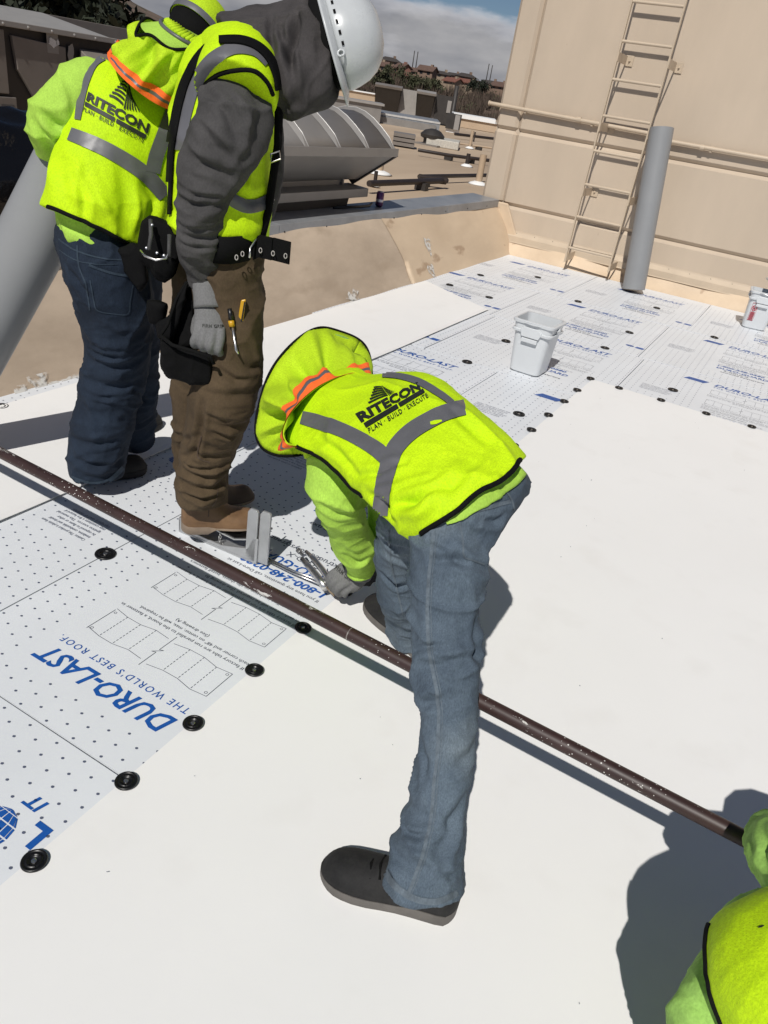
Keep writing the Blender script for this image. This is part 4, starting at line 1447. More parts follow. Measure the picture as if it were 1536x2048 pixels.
fprism(q, [(flen - 0.0055, 0.009, 0.010), (flen - 0.0055, 0.050, 0.010), (flen - 0.0055, 0.050, 0.185), (flen - 0.0055, 0.009, 0.195)], (0.004, 0, 0))
obj('web', q, M['unit_dark'], FR)
q = MB()
tp = [(0.07, 0.075), (0.12, 0.064), (0.17, 0.055), (0.22, 0.052), (flen - 0.01, 0.088)]
for i in range(len(tp) - 1):
    (s0, z0), (s1, z1) = tp[i], tp[i + 1]
    q.prism([fl_(s0, 0.012, z0), fl_(s1, 0.012, z1), fl_(s1, 0.012, z1 + 0.005), fl_(s0, 0.012, z0 + 0.005)], lb_ * 0.09)
pdl = obj('foot_pedal', q, M['alu'], FR)
q = MB()
for i in range(len(tp) - 1):
    (s0, z0), (s1, z1) = tp[i], tp[i + 1]
    q.prism([fl_(s0, 0.016, z0 + 0.0055), fl_(s1, 0.016, z1 + 0.0055), fl_(s1, 0.016, z1 + 0.009), fl_(s0, 0.016, z0 + 0.009)], lb_ * 0.082)
obj('rubber_pad', q, M['black_plastic'], pdl)
for k in range(6):
    z = 0.050 - k * 0.0065
    c = fl_(0.165 + 0.003 * math.sin(k * 2) + (0.012 if k == 5 else 0), 0.010, z)
    q = MB()
    ax1 = la if k % 2 else lb_
    q.pipe([c + ax1 * 0.0035 * math.cos(2 * math.pi * j / 10) + Vector((0, 0, 0.0055)) * math.sin(2 * math.pi * j / 10) for j in range(11)], 0.0011, 5)
    obj('chain_link', q, M['steel'], FR, smooth=True)
cb_ = fl_(flen + 0.004, 0.03, 0.02)
WT = thing('pull_cable', 'two thin steel rods from the frame to the locking pliers', 'cable', cb_)
for k in (0, 1):
    q = MB()
    e = pz(650, 1172 - 6 * k, 0.03)
    s = cb_ + lb_ * 0.012 * (k - 0.5)
    q.pipe([s, s.lerp(e, 0.5) - Vector((0, 0, 0.006)), e], 0.003, 8)
    obj('rod', q, M['steel'], WT, smooth=True)

# locking pliers in the bending worker's hand
PL = thing('locking_pliers', "steel locking pliers gripped in the bending worker's glove", 'pliers', pz(655, 1170, 0.0))
def hz_(x, y, z):
    return pz(x, y, z)
q = MB()
q.pipe([hz_(604, 1118, 0.060), hz_(622, 1138, 0.062), hz_(640, 1160, 0.056), hz_(652, 1176, 0.050)], [0.008, 0.011, 0.012, 0.014], 10)
obj('lower_handle', q, M['steel'], PL, smooth=True)
q = MB()
q.pipe([hz_(612, 1103, 0.075), hz_(628, 1118, 0.082), hz_(645, 1140, 0.080), hz_(657, 1158, 0.070), hz_(668, 1176, 0.060)], [0.006, 0.009, 0.010, 0.0115, 0.013], 10)
obj('upper_handle', q, M['steel'], PL, smooth=True)
q = MB()
q.pipe([hz_(607, 1112, 0.066), hz_(600, 1104, 0.068)], 0.006, 10)
q.pipe([hz_(600, 1104, 0.068), hz_(596, 1100, 0.069)], 0.009, 10)
obj('adjusting_screw', q, M['steel'], PL, smooth=True, angle=40)
q = MB()
q.prism([hz_(654, 1180, 0.030), hz_(667, 1194, 0.030), hz_(687, 1178, 0.030), hz_(674, 1164, 0.030)], (0, 0, 0.014))
obj('jaw_plate', q, M['brass'], PL, bevel=0.002)
q = MB()
q.lathe([(0.0105, 0), (0.0105, 0.012), (0.007, 0.014)], hz_(664, 1176, 0.046), 8)
obj('pivot_nut', q, M['brass'], PL)
# ================================================================== cloth and body tools
def crom(p0, p1, p2, p3, t):
    return 0.5 * ((2 * p1) + (p2 - p0) * t + (2 * p0 - 5 * p1 + 4 * p2 - p3) * t * t + (3 * p1 - p0 - 3 * p2 + p3) * t ** 3)
def smooth_path(rows, sub=5):
    rows = [np.array(r, float) for r in rows]
    out_ = []
    for i in range(len(rows) - 1):
        a = rows[max(i - 1, 0)]
        d = rows[min(i + 2, len(rows) - 1)]
        for k in range(sub):
            out_.append(crom(a, rows[i], rows[i + 1], d, k / sub))
    out_.append(rows[-1])
    return out_
def ringpts(c, a, b, n=26, e=1.0):
    pts = []
    for k in range(n):
        q = 2 * math.pi * k / n
        cs, sn = math.cos(q), math.sin(q)
        pts.append(Vector(c) + a * (math.copysign(abs(cs) ** e, cs)) + b * (math.copysign(abs(sn) ** e, sn)))
    return pts
LSCALE = [1.0]
DSC = [1.0]
def limb(mb, rows, ratio=1.0, sub=5, n=26, roundcap=True):
    """rows: (px, py, depth, half width px[, ratio]) -> closed tube following the axis"""
    data = []
    for r in rows:
        r = (r[0], r[1], r[2] * DSC[0], *r[3:])
        c = pd(r[0], r[1], r[2])
        data.append([c.x, c.y, c.z, r[3] * r[2] / FPX * LSCALE[0], r[4] if len(r) > 4 else ratio])
    return wlimb(mb, data, sub, n, roundcap)
def wlimb(mb, data, sub=5, n=26, roundcap=True):
    P = smooth_path(data, sub)
    rs = []
    for i, p in enumerate(P):
        c = Vector(p[:3])
        t = (Vector(P[min(i + 1, len(P) - 1)][:3]) - Vector(P[max(i - 1, 0)][:3])).normalized()
        vw = (c - CAM).normalized()
        a = t.cross(vw)
        if a.length < 1e-3:
            a = t.orthogonal()
        a.normalize()
        b = a.cross(t).normalized()
        rs.append((c, a, b, p[3], p[3] * p[4], t))
    rings = []
    if roundcap:
        c, a, b, ra, rb, t = rs[0]
        for k in (0.25, 0.65, 0.9):
            rings.append(ringpts(c - t * min(ra, rb) * 0.5 * math.sqrt(1 - k * k), a * ra * k, b * rb * k, n))
    for c, a, b, ra, rb, t in rs:
        rings.append(ringpts(c, a * ra, b * rb, n))
    if roundcap:
        c, a, b, ra, rb, t = rs[-1]
        for k in (0.9, 0.65, 0.25):
            rings.append(ringpts(c + t * min(ra, rb) * 0.5 * math.sqrt(1 - k * k), a * ra * k, b * rb * k, n))
    mb.rings(rings)
    return mb
def trunk(mb, rows, sub=6, n=40, e=0.82):
    """rows: (xL, yL, dL, xR, yR, dR, half thickness m) -> torso tube with an explicit width axis"""
    data = []
    for r in rows:
        a, b = pd(r[0], r[1], r[2] * DSC[0]), pd(r[3], r[4], r[5] * DSC[0])
        k_ = (1 - LSCALE[0]) / 2
        a, b = a.lerp(b, k_), b.lerp(a, k_)
        data.append([*a, *b, r[6] * LSCALE[0]])
    P = smooth_path(data, sub)
    rings = []
    for i, p in enumerate(P):
        A, B = Vector(p[:3]), Vector(p[3:6])
        c = (A + B) / 2
        p0, p1 = P[max(i - 1, 0)], P[min(i + 1, len(P) - 1)]
        t = (Vector(p1[:3]) + Vector(p1[3:6]) - Vector(p0[:3]) - Vector(p0[3:6])).normalized()
        a = (B - A) / 2
        vw = (c - CAM).normalized()
        an = a.normalized()
        b = (vw - an * vw.dot(an)).normalized() * p[6]
        rings.append(ringpts(c, a, b, n, e))
    mb.rings(rings)
    return mb

def vnoise(P, seed=0):
    """numpy value noise in [-1,1]"""
    P = P + seed * 17.31
    i = np.floor(P).astype(np.int64)
    f = P - i
    f = f * f * (3 - 2 * f)
    def h(a, b, c):
        n_ = (a * 73856093) ^ (b * 19349663) ^ (c * 83492791)
        n_ = (n_ ^ (n_ >> 13)) * 1274126177
        return ((n_ ^ (n_ >> 16)) & 0xFFFF) / 32767.5 - 1.0
    r = 0
    for dx in (0, 1):
        for dy in (0, 1):
            for dz in (0, 1):
                w = (f[:, 0] if dx else 1 - f[:, 0]) * (f[:, 1] if dy else 1 - f[:, 1]) * (f[:, 2] if dz else 1 - f[:, 2])
                r = r + w * h(i[:, 0] + dx, i[:, 1] + dy, i[:, 2] + dz)
    return r

def get_v(me):
    a = np.empty(len(me.vertices) * 3)
    me.vertices.foreach_get('co', a)
    return a.reshape(-1, 3)
def get_n(me):
    a = np.empty(len(me.vertices) * 3)
    me.vertex_normals.foreach_get('vector', a)
    return a.reshape(-1, 3)
def set_v(me, a):
    me.vertices.foreach_set('co', np.ascontiguousarray(a, dtype=np.float32).ravel())
    me.update()
def bvh_of(me):
    return BVHTree.FromPolygons([v.co[:] for v in me.vertices], [tuple(p.vertices) for p in me.polygons])
def hit(bvh, x, y):
    r = ray(x, y).normalized()
    p, n_, i, d = bvh.ray_cast(CAM, r)
    return p, n_

def voxel(mb, size, smooth_it=6, lam=0.5):
    me = mb.mesh('tmp')
    fixnormals(me)
    o = bpy.data.objects.new('tmp', me)
    COL.objects.link(o)
    md = o.modifiers.new('r', 'REMESH')
    md.mode = 'VOXEL'
    md.voxel_size = size
    dg = bpy.context.evaluated_depsgraph_get()
    me2 = bpy.data.meshes.new_from_object(o.evaluated_get(dg))
    bpy.data.objects.remove(o)
    bpy.data.meshes.remove(me)
    if smooth_it:
        ed = np.empty(len(me2.edges) * 2, dtype=np.int64)
        me2.edges.foreach_get('vertices', ed)
        ed = ed.reshape(-1, 2)
        v = get_v(me2)
        n_ = len(v)
        deg = np.bincount(ed.ravel(), minlength=n_).astype(float)[:, None]
        for _ in range(smooth_it):
            s = np.stack([np.bincount(ed[:, 0], v[ed[:, 1], k], n_) + np.bincount(ed[:, 1], v[ed[:, 0], k], n_) for k in range(3)], 1)
            v = v + lam * (s / deg - v)
        set_v(me2, v)
    return me2

def cloth(name, mb, vox, material, parent, smooth_it=6, noise=(), folds=(), pushes=()):
    me = voxel(mb, vox, smooth_it)
    v, nn = get_v(me), get_n(me)
    d = np.zeros(len(v))
    for (fx, fy, fz, amp, kind, seed) in noise:
        q = vnoise(v * np.array([fx, fy, fz]), seed)
        if kind == 'ridge':
            wp = np.stack([vnoise(v * np.array([fx, fy, fz]) * 0.45, seed + 31 + k) for k in range(3)], 1)
            q = vnoise(v * np.array([fx, fy, fz]) + 0.9 * wp, seed)
            d += amp * ((1 - np.abs(q)) ** 4 * 1.9 - 0.45)
        else:
            d += amp * q
    if folds:
        bv = bvh_of(me)
        for fo in folds:
            pts, amp, wid = fo[0], fo[1], fo[2]
            P3 = []
            for (x, y) in pts:
                p, n_ = hit(bv, x, y)
                if p is not None:
                    P3.append(np.array(p))
            best = np.full(len(v), 1e9)
            wt = np.ones(len(v))
            for k in range(len(P3) - 1):
                a, b = P3[k], P3[k + 1]
                ab = b - a
                t = np.clip(((v - a) @ ab) / (ab @ ab + 1e-12), 0, 1)
                dist = np.linalg.norm(v - (a + t[:, None] * ab), axis=1)
                s = (k + t) / max(1, len(P3) - 1)
                m_ = dist < best
                best = np.where(m_, dist, best)
                wt = np.where(m_, np.sin(np.pi * np.clip(0.12 + 0.76 * s, 0, 1)), wt)
            amp = amp * 1.45
            d += amp * wt * np.exp(-(best / wid) ** 2)
            if amp < 0:                       # a crease has a soft swelling at its side
                d += -amp * 0.6 * wt * np.exp(-((best - 2.0 * wid) / wid) ** 2)
    v = v + nn * d[:, None]
    set_v(me, v)
    o = obj(name, me, material, parent, smooth=True)
    return o, bvh_of(me)

def path_px(pts, step=3.0):
    P = smooth_path([list(p) for p in pts], 14)
    return P
def stripe(name, bvh, pts, wpx, material, parent, off=0.0025, across=6, sub=14, thick=0.0):
    """band lying on a garment: centre line given in survey pixels, optional per point width as third value"""
    rows = [(p[0], p[1], p[2] if len(p) > 2 else wpx) for p in pts]
    P = smooth_path(rows, sub)
    vs, ok = [], []
    for i, p in enumerate(P):
        t = P[min(i + 1, len(P) - 1)][:2] - P[max(i - 1, 0)][:2]
        t = t / (np.linalg.norm(t) + 1e-9)
        nrm = np.array([-t[1], t[0]])
        for k in range(across + 1):
            w = p[2] * (k / across - 0.5)
            h, n_ = hit(bvh, p[0] + nrm[0] * w, p[1] + nrm[1] * w)
            if h is None:
                vs.append(Vector((0, 0, 0)))
                ok.append(False)
            else:
                if n_.dot(h - CAM) > 0:
                    n_ = -n_
                vs.append(h + n_ * off)
                ok.append(True)
    m_ = across + 1
    mb = MB()
    fs = []
    for i in range(len(P) - 1):
        for k in range(across):
            f = (i * m_ + k, i * m_ + k + 1, (i + 1) * m_ + k + 1, (i + 1) * m_ + k)
            if all(ok[j] for j in f):
                q = [vs[j] for j in f]
                if max((q[0] - q[2]).length, (q[1] - q[3]).length) < 0.07:
                    fs.append(f)
    used = sorted({j for f in fs for j in f})
    if not used:
        return None
    ix = {j: k for k, j in enumerate(used)}
    mb.add([vs[j] for j in used], [tuple(ix[j] for j in f) for f in fs])
    o = obj(name, mb, material, parent, smooth=True, fix=False)
    if thick:
        s = o.modifiers.new('thickness', 'SOLIDIFY')
        s.thickness = thick
        s.offset = 0
    return o
def piping(name, bvh, pts, r, material, parent, sub=10, off=0.0):
    P = smooth_path([list(p) for p in pts], sub)
    pth = []
    for p in P:
        h, n_ = hit(bvh, p[0], p[1])
        if h is None:
            continue
        n_ = (CAM - h).normalized()
        q = h + n_ * off
        if pth and (q - pth[-1]).length > 0.09:
            continue
        pth.append(q)
    if len(pth) < 2:
        return None
    # settle the path
    for _ in range(2):
        pth = [pth[0]] + [(pth[i - 1] + pth[i] * 2 + pth[i + 1]) / 4 for i in range(1, len(pth) - 1)] + [pth[-1]]
    mb = MB()
    mb.pipe(pth, r, 8)
    return obj(name, mb, material, parent, smooth=True)

def homog(src, dst):
    A = []
    for (x, y), (u_, v_) in zip(src, dst):
        A.append([x, y, 1, 0, 0, 0, -u_ * x, -u_ * y, -u_])
        A.append([0, 0, 0, x, y, 1, -v_ * x, -v_ * y, -v_])
    _, _, vt = np.linalg.svd(np.array(A))
    return vt[-1].reshape(3, 3)
def decal(name, bvh, vs, fs, quad, material, parent, off=0.003, maxlen=0.05):
    """flat artwork (in the unit square, y up) laid on a garment inside four survey pixels TL,TR,BR,BL"""
    bm = bmesh.new()
    bv = [bm.verts.new((x, y, 0)) for x, y in vs]
    for f in fs:
        try:
            bm.faces.new([bv[i] for i in f])
        except ValueError:
            pass
    for _ in range(3):
        lg = [e for e in bm.edges if e.calc_length() > maxlen]
        if not lg:
            break
        bmesh.ops.subdivide_edges(bm, edges=lg, cuts=1)
        bmesh.ops.triangulate(bm, faces=bm.faces)
    Hm = homog(((0, 1), (1, 1), (1, 0), (0, 0)), quad)
    dead = []
    for v_ in bm.verts:
        q = Hm @ np.array([v_.co.x, v_.co.y, 1.0])
        h, n_ = hit(bvh, q[0] / q[2], q[1] / q[2])
        if h is None:
            dead.append(v_)
            continue
        if n_.dot(h - CAM) > 0:
            n_ = -n_
        v_.co = h + n_ * off
    if dead:
        bmesh.ops.delete(bm, geom=dead, context='VERTS')
    me = bpy.data.meshes.new(name)
    bm.to_mesh(me)
    bm.free()
    return obj(name, me, material, parent)
def unit_text(txt, **k):
    vs, fs = text_mesh(txt, **k)
    x0, x1 = min(v[0] for v in vs), max(v[0] for v in vs)
    y0, y1 = min(v[1] for v in vs), max(v[1] for v in vs)
    return [((x - x0) / (x1 - x0), (y - y0) / (y1 - y0)) for x, y in vs], fs
def tower_art():
    vs, fs = [], []
    def quad(a, b, c, d):
        n_ = len(vs)
        vs.extend((a, b, c, d))
        fs.append((n_, n_ + 1, n_ + 2, n_ + 3))
    for k in range(6):                          # stacked floors, stepping in toward the top
        y = 0.06 + k * 0.155
        x0 = 0.02 + 0.055 * k
        for j in range(6):
            xa = x0 + (0.53 - x0) * j / 6
            xb = x0 + (0.53 - x0) * (j + 1) / 6
            bow = lambda x: 0.05 * math.sin((x - x0) / (0.53 - x0) * math.pi) - 0.10 * (x - x0)
            quad((xa, y + bow(xa)), (xb, y + bow(xb)), (xb, y + 0.085 + bow(xb)), (xa, y + 0.085 + bow(xa)))
    for k in range(6):                          # fanned fins of the right wing
        xb, xt = 0.57 + k * 0.075, 0.545 + k * 0.030
        y1 = 0.98 - 0.10 * k
        quad((xb, -0.06 + 0.03 * k), (xb + 0.042, -0.06 + 0.03 * k), (xt + 0.022, y1), (xt, y1))
    return vs, fs
def bar_art():
    vs = [(0, 0), (0.47, 0), (0.53, 0.95), (0, 1), (0.52, 0), (1, 0), (1, 1), (0.57, 0.95)]
    n_ = 24
    out_v, out_f = [], []
    for a, b in ((0.0, 0.50), (0.525, 1.0)):
        for k in range(n_):
            xa, xb = a + (b - a) * k / n_, a + (b - a) * (k + 1) / n_
            m_ = len(out_v)
            out_v += [(xa, 0), (xb, 0), (xb, 1), (xa, 1)]
            out_f.append((m_, m_ + 1, m_ + 2, m_ + 3))
    return out_v, out_f

# ------------------------------------------------------------------ garment materials
def fabric(name, col, var=0.10, vscale=9, weave=900, bump=0.35, rough=0.85, col2=None, bdist=0.0006, grain=None, sheen=0.0, wear=None, mottle=0.16):
    m = mat(name, col, rough, var=var, vscale=vscale, col2=col2, bump=bump, bscale=weave, bdist=bdist, spec=0.25, sheen=sheen, spots=wear, swid=0.2)
    # fine yarn mottling over the base colour
    nt = m.node_tree
    b = nt.nodes['Principled BSDF']
    N = nt.nodes.new
    L = nt.links.new
    src = b.inputs['Base Color'].links[0].from_socket
    tcn = N('ShaderNodeTexCoord')
    mpn = N('ShaderNodeMapping')
    mpn.inputs['Scale'].default_value = grain or (260, 260, 150)
    L(tcn.outputs['Object'], mpn.inputs[0])
    nn = N('ShaderNodeTexNoise')
    nn.inputs['Scale'].default_value = 1.0
    nn.inputs['Detail'].default_value = 3
    L(mpn.outputs[0], nn.inputs['Vector'])
    mr = N('ShaderNodeMapRange')
    mr.inputs['From Min'].default_value = 0.25
    mr.inputs['From Max'].default_value = 0.75
    mr.inputs['To Min'].default_value = 1 - mottle
    mr.inputs['To Max'].default_value = 1 + mottle
    L(nn.outputs['Fac'], mr.inputs['Value'])
    mm = N('ShaderNodeVectorMath')
    mm.operation = 'SCALE'
    L(src, mm.inputs[0])
    L(mr.outputs[0], mm.inputs['Scale'])
    L(mm.outputs[0], b.inputs['Base Color'])
    return m
M['hivis'] = fabric('hi_vis_mesh', (0.50, 0.76, 0.004), 0.07, 7, 420, 0.7, 0.75, col2=(0.58, 0.84, 0.005), bdist=0.0012)
def mesh_holes(m, scale, dark):
    nt = m.node_tree
    b = nt.nodes['Principled BSDF']
    N = nt.nodes.new
    L = nt.links.new
    src = b.inputs['Base Color'].links[0].from_socket
    tcn = N('ShaderNodeTexCoord')
    vo = N('ShaderNodeTexVoronoi')
    vo.inputs['Scale'].default_value = scale
    vo.inputs['Randomness'].default_value = 0.15
    L(tcn.outputs['Object'], vo.inputs['Vector'])
    mr = N('ShaderNodeMapRange')
    mr.inputs['From Min'].default_value = 0.16
    mr.inputs['From Max'].default_value = 0.34
    mr.inputs['To Min'].default_value = 1.0
    mr.inputs['To Max'].default_value = 0.0
    L(vo.outputs['Distance'], mr.inputs['Value'])
    mm = N('ShaderNodeMix')
    mm.data_type = 'RGBA'
    L(mr.outputs[0], mm.inputs['Factor'])
    L(src, mm.inputs['A'])
    mm.inputs['B'].default_value = (*dark, 1)
    L(mm.outputs['Result'], b.inputs['Base Color'])
mesh_holes(M['hivis'], 260, (0.42, 0.66, 0.002))
M['hivis_shade'] = fabric('hi_vis_neck_shade', (0.45, 0.66, 0.015), 0.08, 8, 500, 0.6, 0.8, bdist=0.001)
mesh_holes(M['hivis_shade'], 230, (0.33, 0.46, 0.006))
M['lime'] = fabric('lime_shirt', (0.36, 0.58, 0.075), 0.10, 8, 700, 0.3, 0.8, wear=((0.29, 0.47, 0.06), 6.0, 0.66))
M['pale_lime'] = fabric('pale_lime_shirt', (0.30, 0.52, 0.11), 0.10, 8, 700, 0.3, 0.8)
M['reflect'] = mat('reflective_tape', (0.115, 0.115, 0.125), 0.42, var=0.08, vscale=20, bump=0.2, bscale=700, bdist=0.0004)
M['orange'] = fabric('orange_tape', (0.95, 0.16, 0.03), 0.06, 20, 700, 0.2)
M['black_trim'] = fabric('black_trim', (0.005, 0.005, 0.005), 0.2, 20, 700, 0.2)
M['black_trim'].node_tree.nodes['Principled BSDF'].inputs['Specular IOR Level'].default_value = 0.12
M['black_print'] = mat('black_print', (0.012, 0.014, 0.012), 0.6)
def denim(name, col, col2, wear):
    m = fabric(name, col, 0.22, 7, 850, 0.5, 0.9, col2=col2, bdist=0.0006, wear=wear, grain=(420, 420, 110), mottle=0.28)
    return m
M['denim'] = denim('faded_denim', (0.062, 0.087, 0.120), (0.108, 0.142, 0.178), ((0.140, 0.172, 0.198), 4.5, 0.52))
M['denim_thread'] = fabric('denim_seam', (0.105, 0.13, 0.155), 0.25, 60, 900, 0.5)
M['navy'] = denim('dark_denim', (0.010, 0.0165, 0.030), (0.019, 0.030, 0.050), None)
M['navy_seam'] = fabric('dark_denim_seam', (0.03, 0.045, 0.065), 0.2, 60, 900, 0.4)
M['canvas'] = fabric('brown_canvas', (0.062, 0.042, 0.023), 0.18, 7, 800, 0.4, 0.9, col2=(0.095, 0.066, 0.038))
M['charcoal'] = fabric('charcoal_knit', (0.050, 0.048, 0.048), 0.14, 10, 800, 0.4, 0.95, col2=(0.074, 0.071, 0.071))
M['shade_grey'] = fabric('charcoal_neck_shade', (0.046, 0.042, 0.042), 0.15, 9, 800, 0.4, 0.95, col2=(0.066, 0.060, 0.060))
M['glove'] = fabric('grey_glove', (0.155, 0.155, 0.155), 0.08, 20, 700, 0.4, 0.85)
M['glove_dark'] = fabric('dark_glove_palm', (0.03, 0.03, 0.032), 0.2, 20, 500, 0.4, 0.7)
M['nylon'] = fabric('black_nylon', (0.0042, 0.0042, 0.0045), 0.3, 14, 600, 0.5, 0.85)
M['nylon'].node_tree.nodes['Principled BSDF'].inputs['Specular IOR Level'].default_value = 0.12
M['nylon_grey'] = fabric('grey_nylon', (0.06, 0.06, 0.06), 0.2, 14, 600, 0.5, 0.7)
M['leather'] = mat('tan_leather', (0.145, 0.078, 0.036), 0.65, var=0.25, vscale=14, col2=(0.22, 0.125, 0.06), bump=0.3, bscale=120, bdist=0.0008)
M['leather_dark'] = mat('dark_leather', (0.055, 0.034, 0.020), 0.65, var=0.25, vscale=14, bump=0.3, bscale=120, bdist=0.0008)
M['sole_grey'] = mat('rubber_sole', (0.115, 0.105, 0.095), 0.7, var=0.25, vscale=18, bump=0.3, bscale=60)
M['sole_pale'] = mat('worn_sole', (0.22, 0.165, 0.12), 0.7, var=0.2, vscale=18, bump=0.3, bscale=60)
M['shoe_black'] = fabric('black_shoe', (0.016, 0.016, 0.017), 0.35, 12, 500, 0.5, 0.75, col2=(0.032, 0.031, 0.030), wear=((0.075, 0.07, 0.065), 9.0, 0.68))
M['hat_white'] = mat('hard_hat_shell', (0.50, 0.52, 0.53), 0.28, var=0.07, vscale=9, bump=0.05, bscale=40, spots=((0.36, 0.36, 0.36), 22.0, 0.70))
M['skin'] = mat('skin', (0.35, 0.19, 0.12), 0.5, var=0.08, vscale=20)
M['yellow_plastic'] = mat('yellow_plastic', (0.55, 0.30, 0.01), 0.4, var=0.1)

NOISE_DENIM = [(9, 9, 14, 0.004, 'n', 1), (8, 8, 17, 0.0055, 'ridge', 2), (28, 28, 40, 0.0012, 'ridge', 8), (60, 60, 80, 0.0006, 'n', 3)]
NOISE_SHIRT = [(8, 8, 8, 0.005, 'n', 4), (9, 9, 13, 0.006, 'ridge', 5), (26, 26, 30, 0.0012, 'ridge', 9)]
NOISE_VEST = [(6, 6, 6, 0.006, 'n', 6), (5.5, 5.5, 6.5, 0.007, 'ridge', 7), (20, 20, 20, 0.0009, 'ridge', 10)]

# ------------------------------------------------------------------ footwear and gloves
def shoe(parent, heel, toe, upper, solem, width=0.10, h=0.10, sole_h=0.032, tag_='shoe', z0=0.004, heelblock=False, laces=True, shaft=0.0, toe_up=0.0):
    heel, toe = Vector(heel), Vector(toe)
    ax = (toe - heel)
    ln = ax.length
    ax.normalize()
    sd = Vector((-ax.y, ax.x, 0)).normalized()
    def at(s, y, z):
        return heel + ax * (s * ln) + sd * y + Vector((0, 0, z0 + z + toe_up * max(0, s - 0.7) ** 2))
    hw = lambda s: width * 0.5 * (0.62 + 0.20 * math.sin(min(1, s / 0.12) * math.pi / 2)) * (1 + 0.22 * math.exp(-((s - 0.70) / 0.2) ** 2)) * math.sqrt(max(0.0, 1 - max(0, (s - 0.80) / 0.2) ** 2.4)) * (math.sqrt(max(0, 1 - ((0.10 - s) / 0.10) ** 2)) if s < 0.10 else 1)
    S = [0.0, 0.004, 0.012, 0.025, 0.045, 0.08, 0.14, 0.22, 0.32, 0.42, 0.52, 0.62, 0.72, 0.80, 0.86, 0.91, 0.945, 0.97, 0.985, 0.995, 1.0]
    q = MB()
    rs = []
    for s in S:
        w = max(hw(s), 0.002)
        t = sole_h * (1.0 if s < 0.35 else 0.82) * (1 + 0.15 * max(0, 0.2 - s))
        zb = 0.012 * max(0, (s - 0.85) / 0.15) ** 2
        if heelblock and 0.34 < s < 0.5:
            zb = sole_h * 0.55
        elif heelblock and s >= 0.5:
            zb = sole_h * 0.45 + 0.01 * max(0, (s - 0.85) / 0.15)
        rs.append([at(s, -w * 0.94, zb), at(s, w * 0.94, zb), at(s, w * 1.04, zb + 0.006), at(s, w * 1.05, t * 0.8), at(s, w * 1.0, t), at(s, -w * 1.0, t), at(s, -w * 1.05, t * 0.8), at(s, -w * 1.04, zb + 0.006)])
    q.rings(rs)
    obj('sole', q, solem, parent, smooth=True, angle=45)
    q = MB()
    rs = []
    for s in S:
        w = max(hw(s) * 0.97, 0.002)
        if s < 0.36:
            top = h + shaft
        elif s < 0.66:
            k = (s - 0.36) / 0.30
            top = (h + shaft * (1 - min(1, k * 2.5))) * (1 - k) + 0.068 * k
        else:
            top = 0.068 - 0.014 * ((s - 0.66) / 0.34) ** 2
        top *= math.sqrt(max(0.05, 1 - max(0, (s - 0.86) / 0.145) ** 2.2))
        if s < 0.06:
            top *= 0.50 + 0.50 * math.sqrt(s / 0.06)
        b = sole_h * 0.75
        top = max(top, b + 0.004)
        ring = []
        for k in range(16):
            a = math.pi * k / 15
            ring.append(at(s, w * math.cos(a) * (1 - 0.30 * math.sin(a) ** 2 if s < 0.6 else 1 - 0.10 * math.sin(a) ** 2), b + (top - b) * math.sin(a) ** 0.75))
        rs.append(ring)
    q.rings(rs, close=True)
    up = obj('upper', q, upper, parent, smooth=True, angle=60)
    for sv in (0.30,):
        k0 = min(range(len(S)), key=lambda i: abs(S[i] - sv))
        q = MB()
        q.pipe([rs[k0][j] + (rs[k0][j] - (rs[k0][0] + rs[k0][-1]) / 2).normalized() * 0.0008 for j in range(1, 15)], 0.0016, 6)
        obj('seam', q, M['black_trim'] if upper.name.startswith('black') else M['leather_dark'], up, smooth=True)
    if laces:
        for k in range(4):
            s = 0.44 + 0.065 * k
            q = MB()
            zt = 0.102 - 0.033 * (s - 0.36) / 0.30 + 0.002
            q.pipe([at(s, -0.028, zt - 0.012), at(s + 0.02, 0.0, zt - 0.001), at(s, 0.028, zt - 0.012)], 0.0028, 6)
            obj('lace', q, M['black_trim'], up, smooth=True)
    return up

def face_head(mb, c, fwd_, up_, r=0.095):
    """head volume with brow, nose, mouth, chin and ears, in world space"""
    f_, u_ = Vector(fwd_).normalized(), Vector(up_).normalized()
    s_ = f_.cross(u_).normalized()
    u_ = s_.cross(f_).normalized()
    c = Vector(c)
    def ell(o, ra, rb, rc, n=14):
        rs = []
        for j in range(1, n):
            t = math.pi * j / n
            rs.append([o + u_ * (rc * math.cos(t)) + (f_ * ra * math.cos(q) + s_ * rb * math.sin(q)) * math.sin(t) for q in [2 * math.pi * k / 18 for k in range(18)]])
        mb.rings(rs)
    ell(c + u_ * 0.02, r, r * 0.80, r * 1.10)
    ell(c + f_ * 0.035 - u_ * 0.06, r * 0.62, r * 0.60, r * 0.62)
    ell(c + f_ * 0.100 - u_ * 0.018, 0.020, 0.014, 0.026)
    ell(c + f_ * 0.088 - u_ * 0.062, 0.010, 0.024, 0.008)
    for k in (-1, 1):
        ell(c + s_ * k * r * 0.80, 0.022, 0.010, 0.032)
        ell(c + f_ * 0.080 + s_ * k * 0.034 + u_ * 0.008, 0.012, 0.016, 0.010)
def hem_line(bvh, pts, dx, dy, n=60, back=3.0):
    """walk from inside the garment along (dx,dy) to its lower edge and return points just inside it"""
    out_ = []
    for p in smooth_path([list(p) for p in pts], 6):
        x, y = p[0], p[1]
        last = None
        for k in range(n):
            h, _ = hit(bvh, x + dx * k, y + dy * k)
            if h is None:
                break
            if last is not None and (h - last).length > 0.05:
                break
            last = h
            q = (x + dx * (k - back), y + dy * (k - back))
        if last is not None:
            out_.append(q)
    return out_[::2]
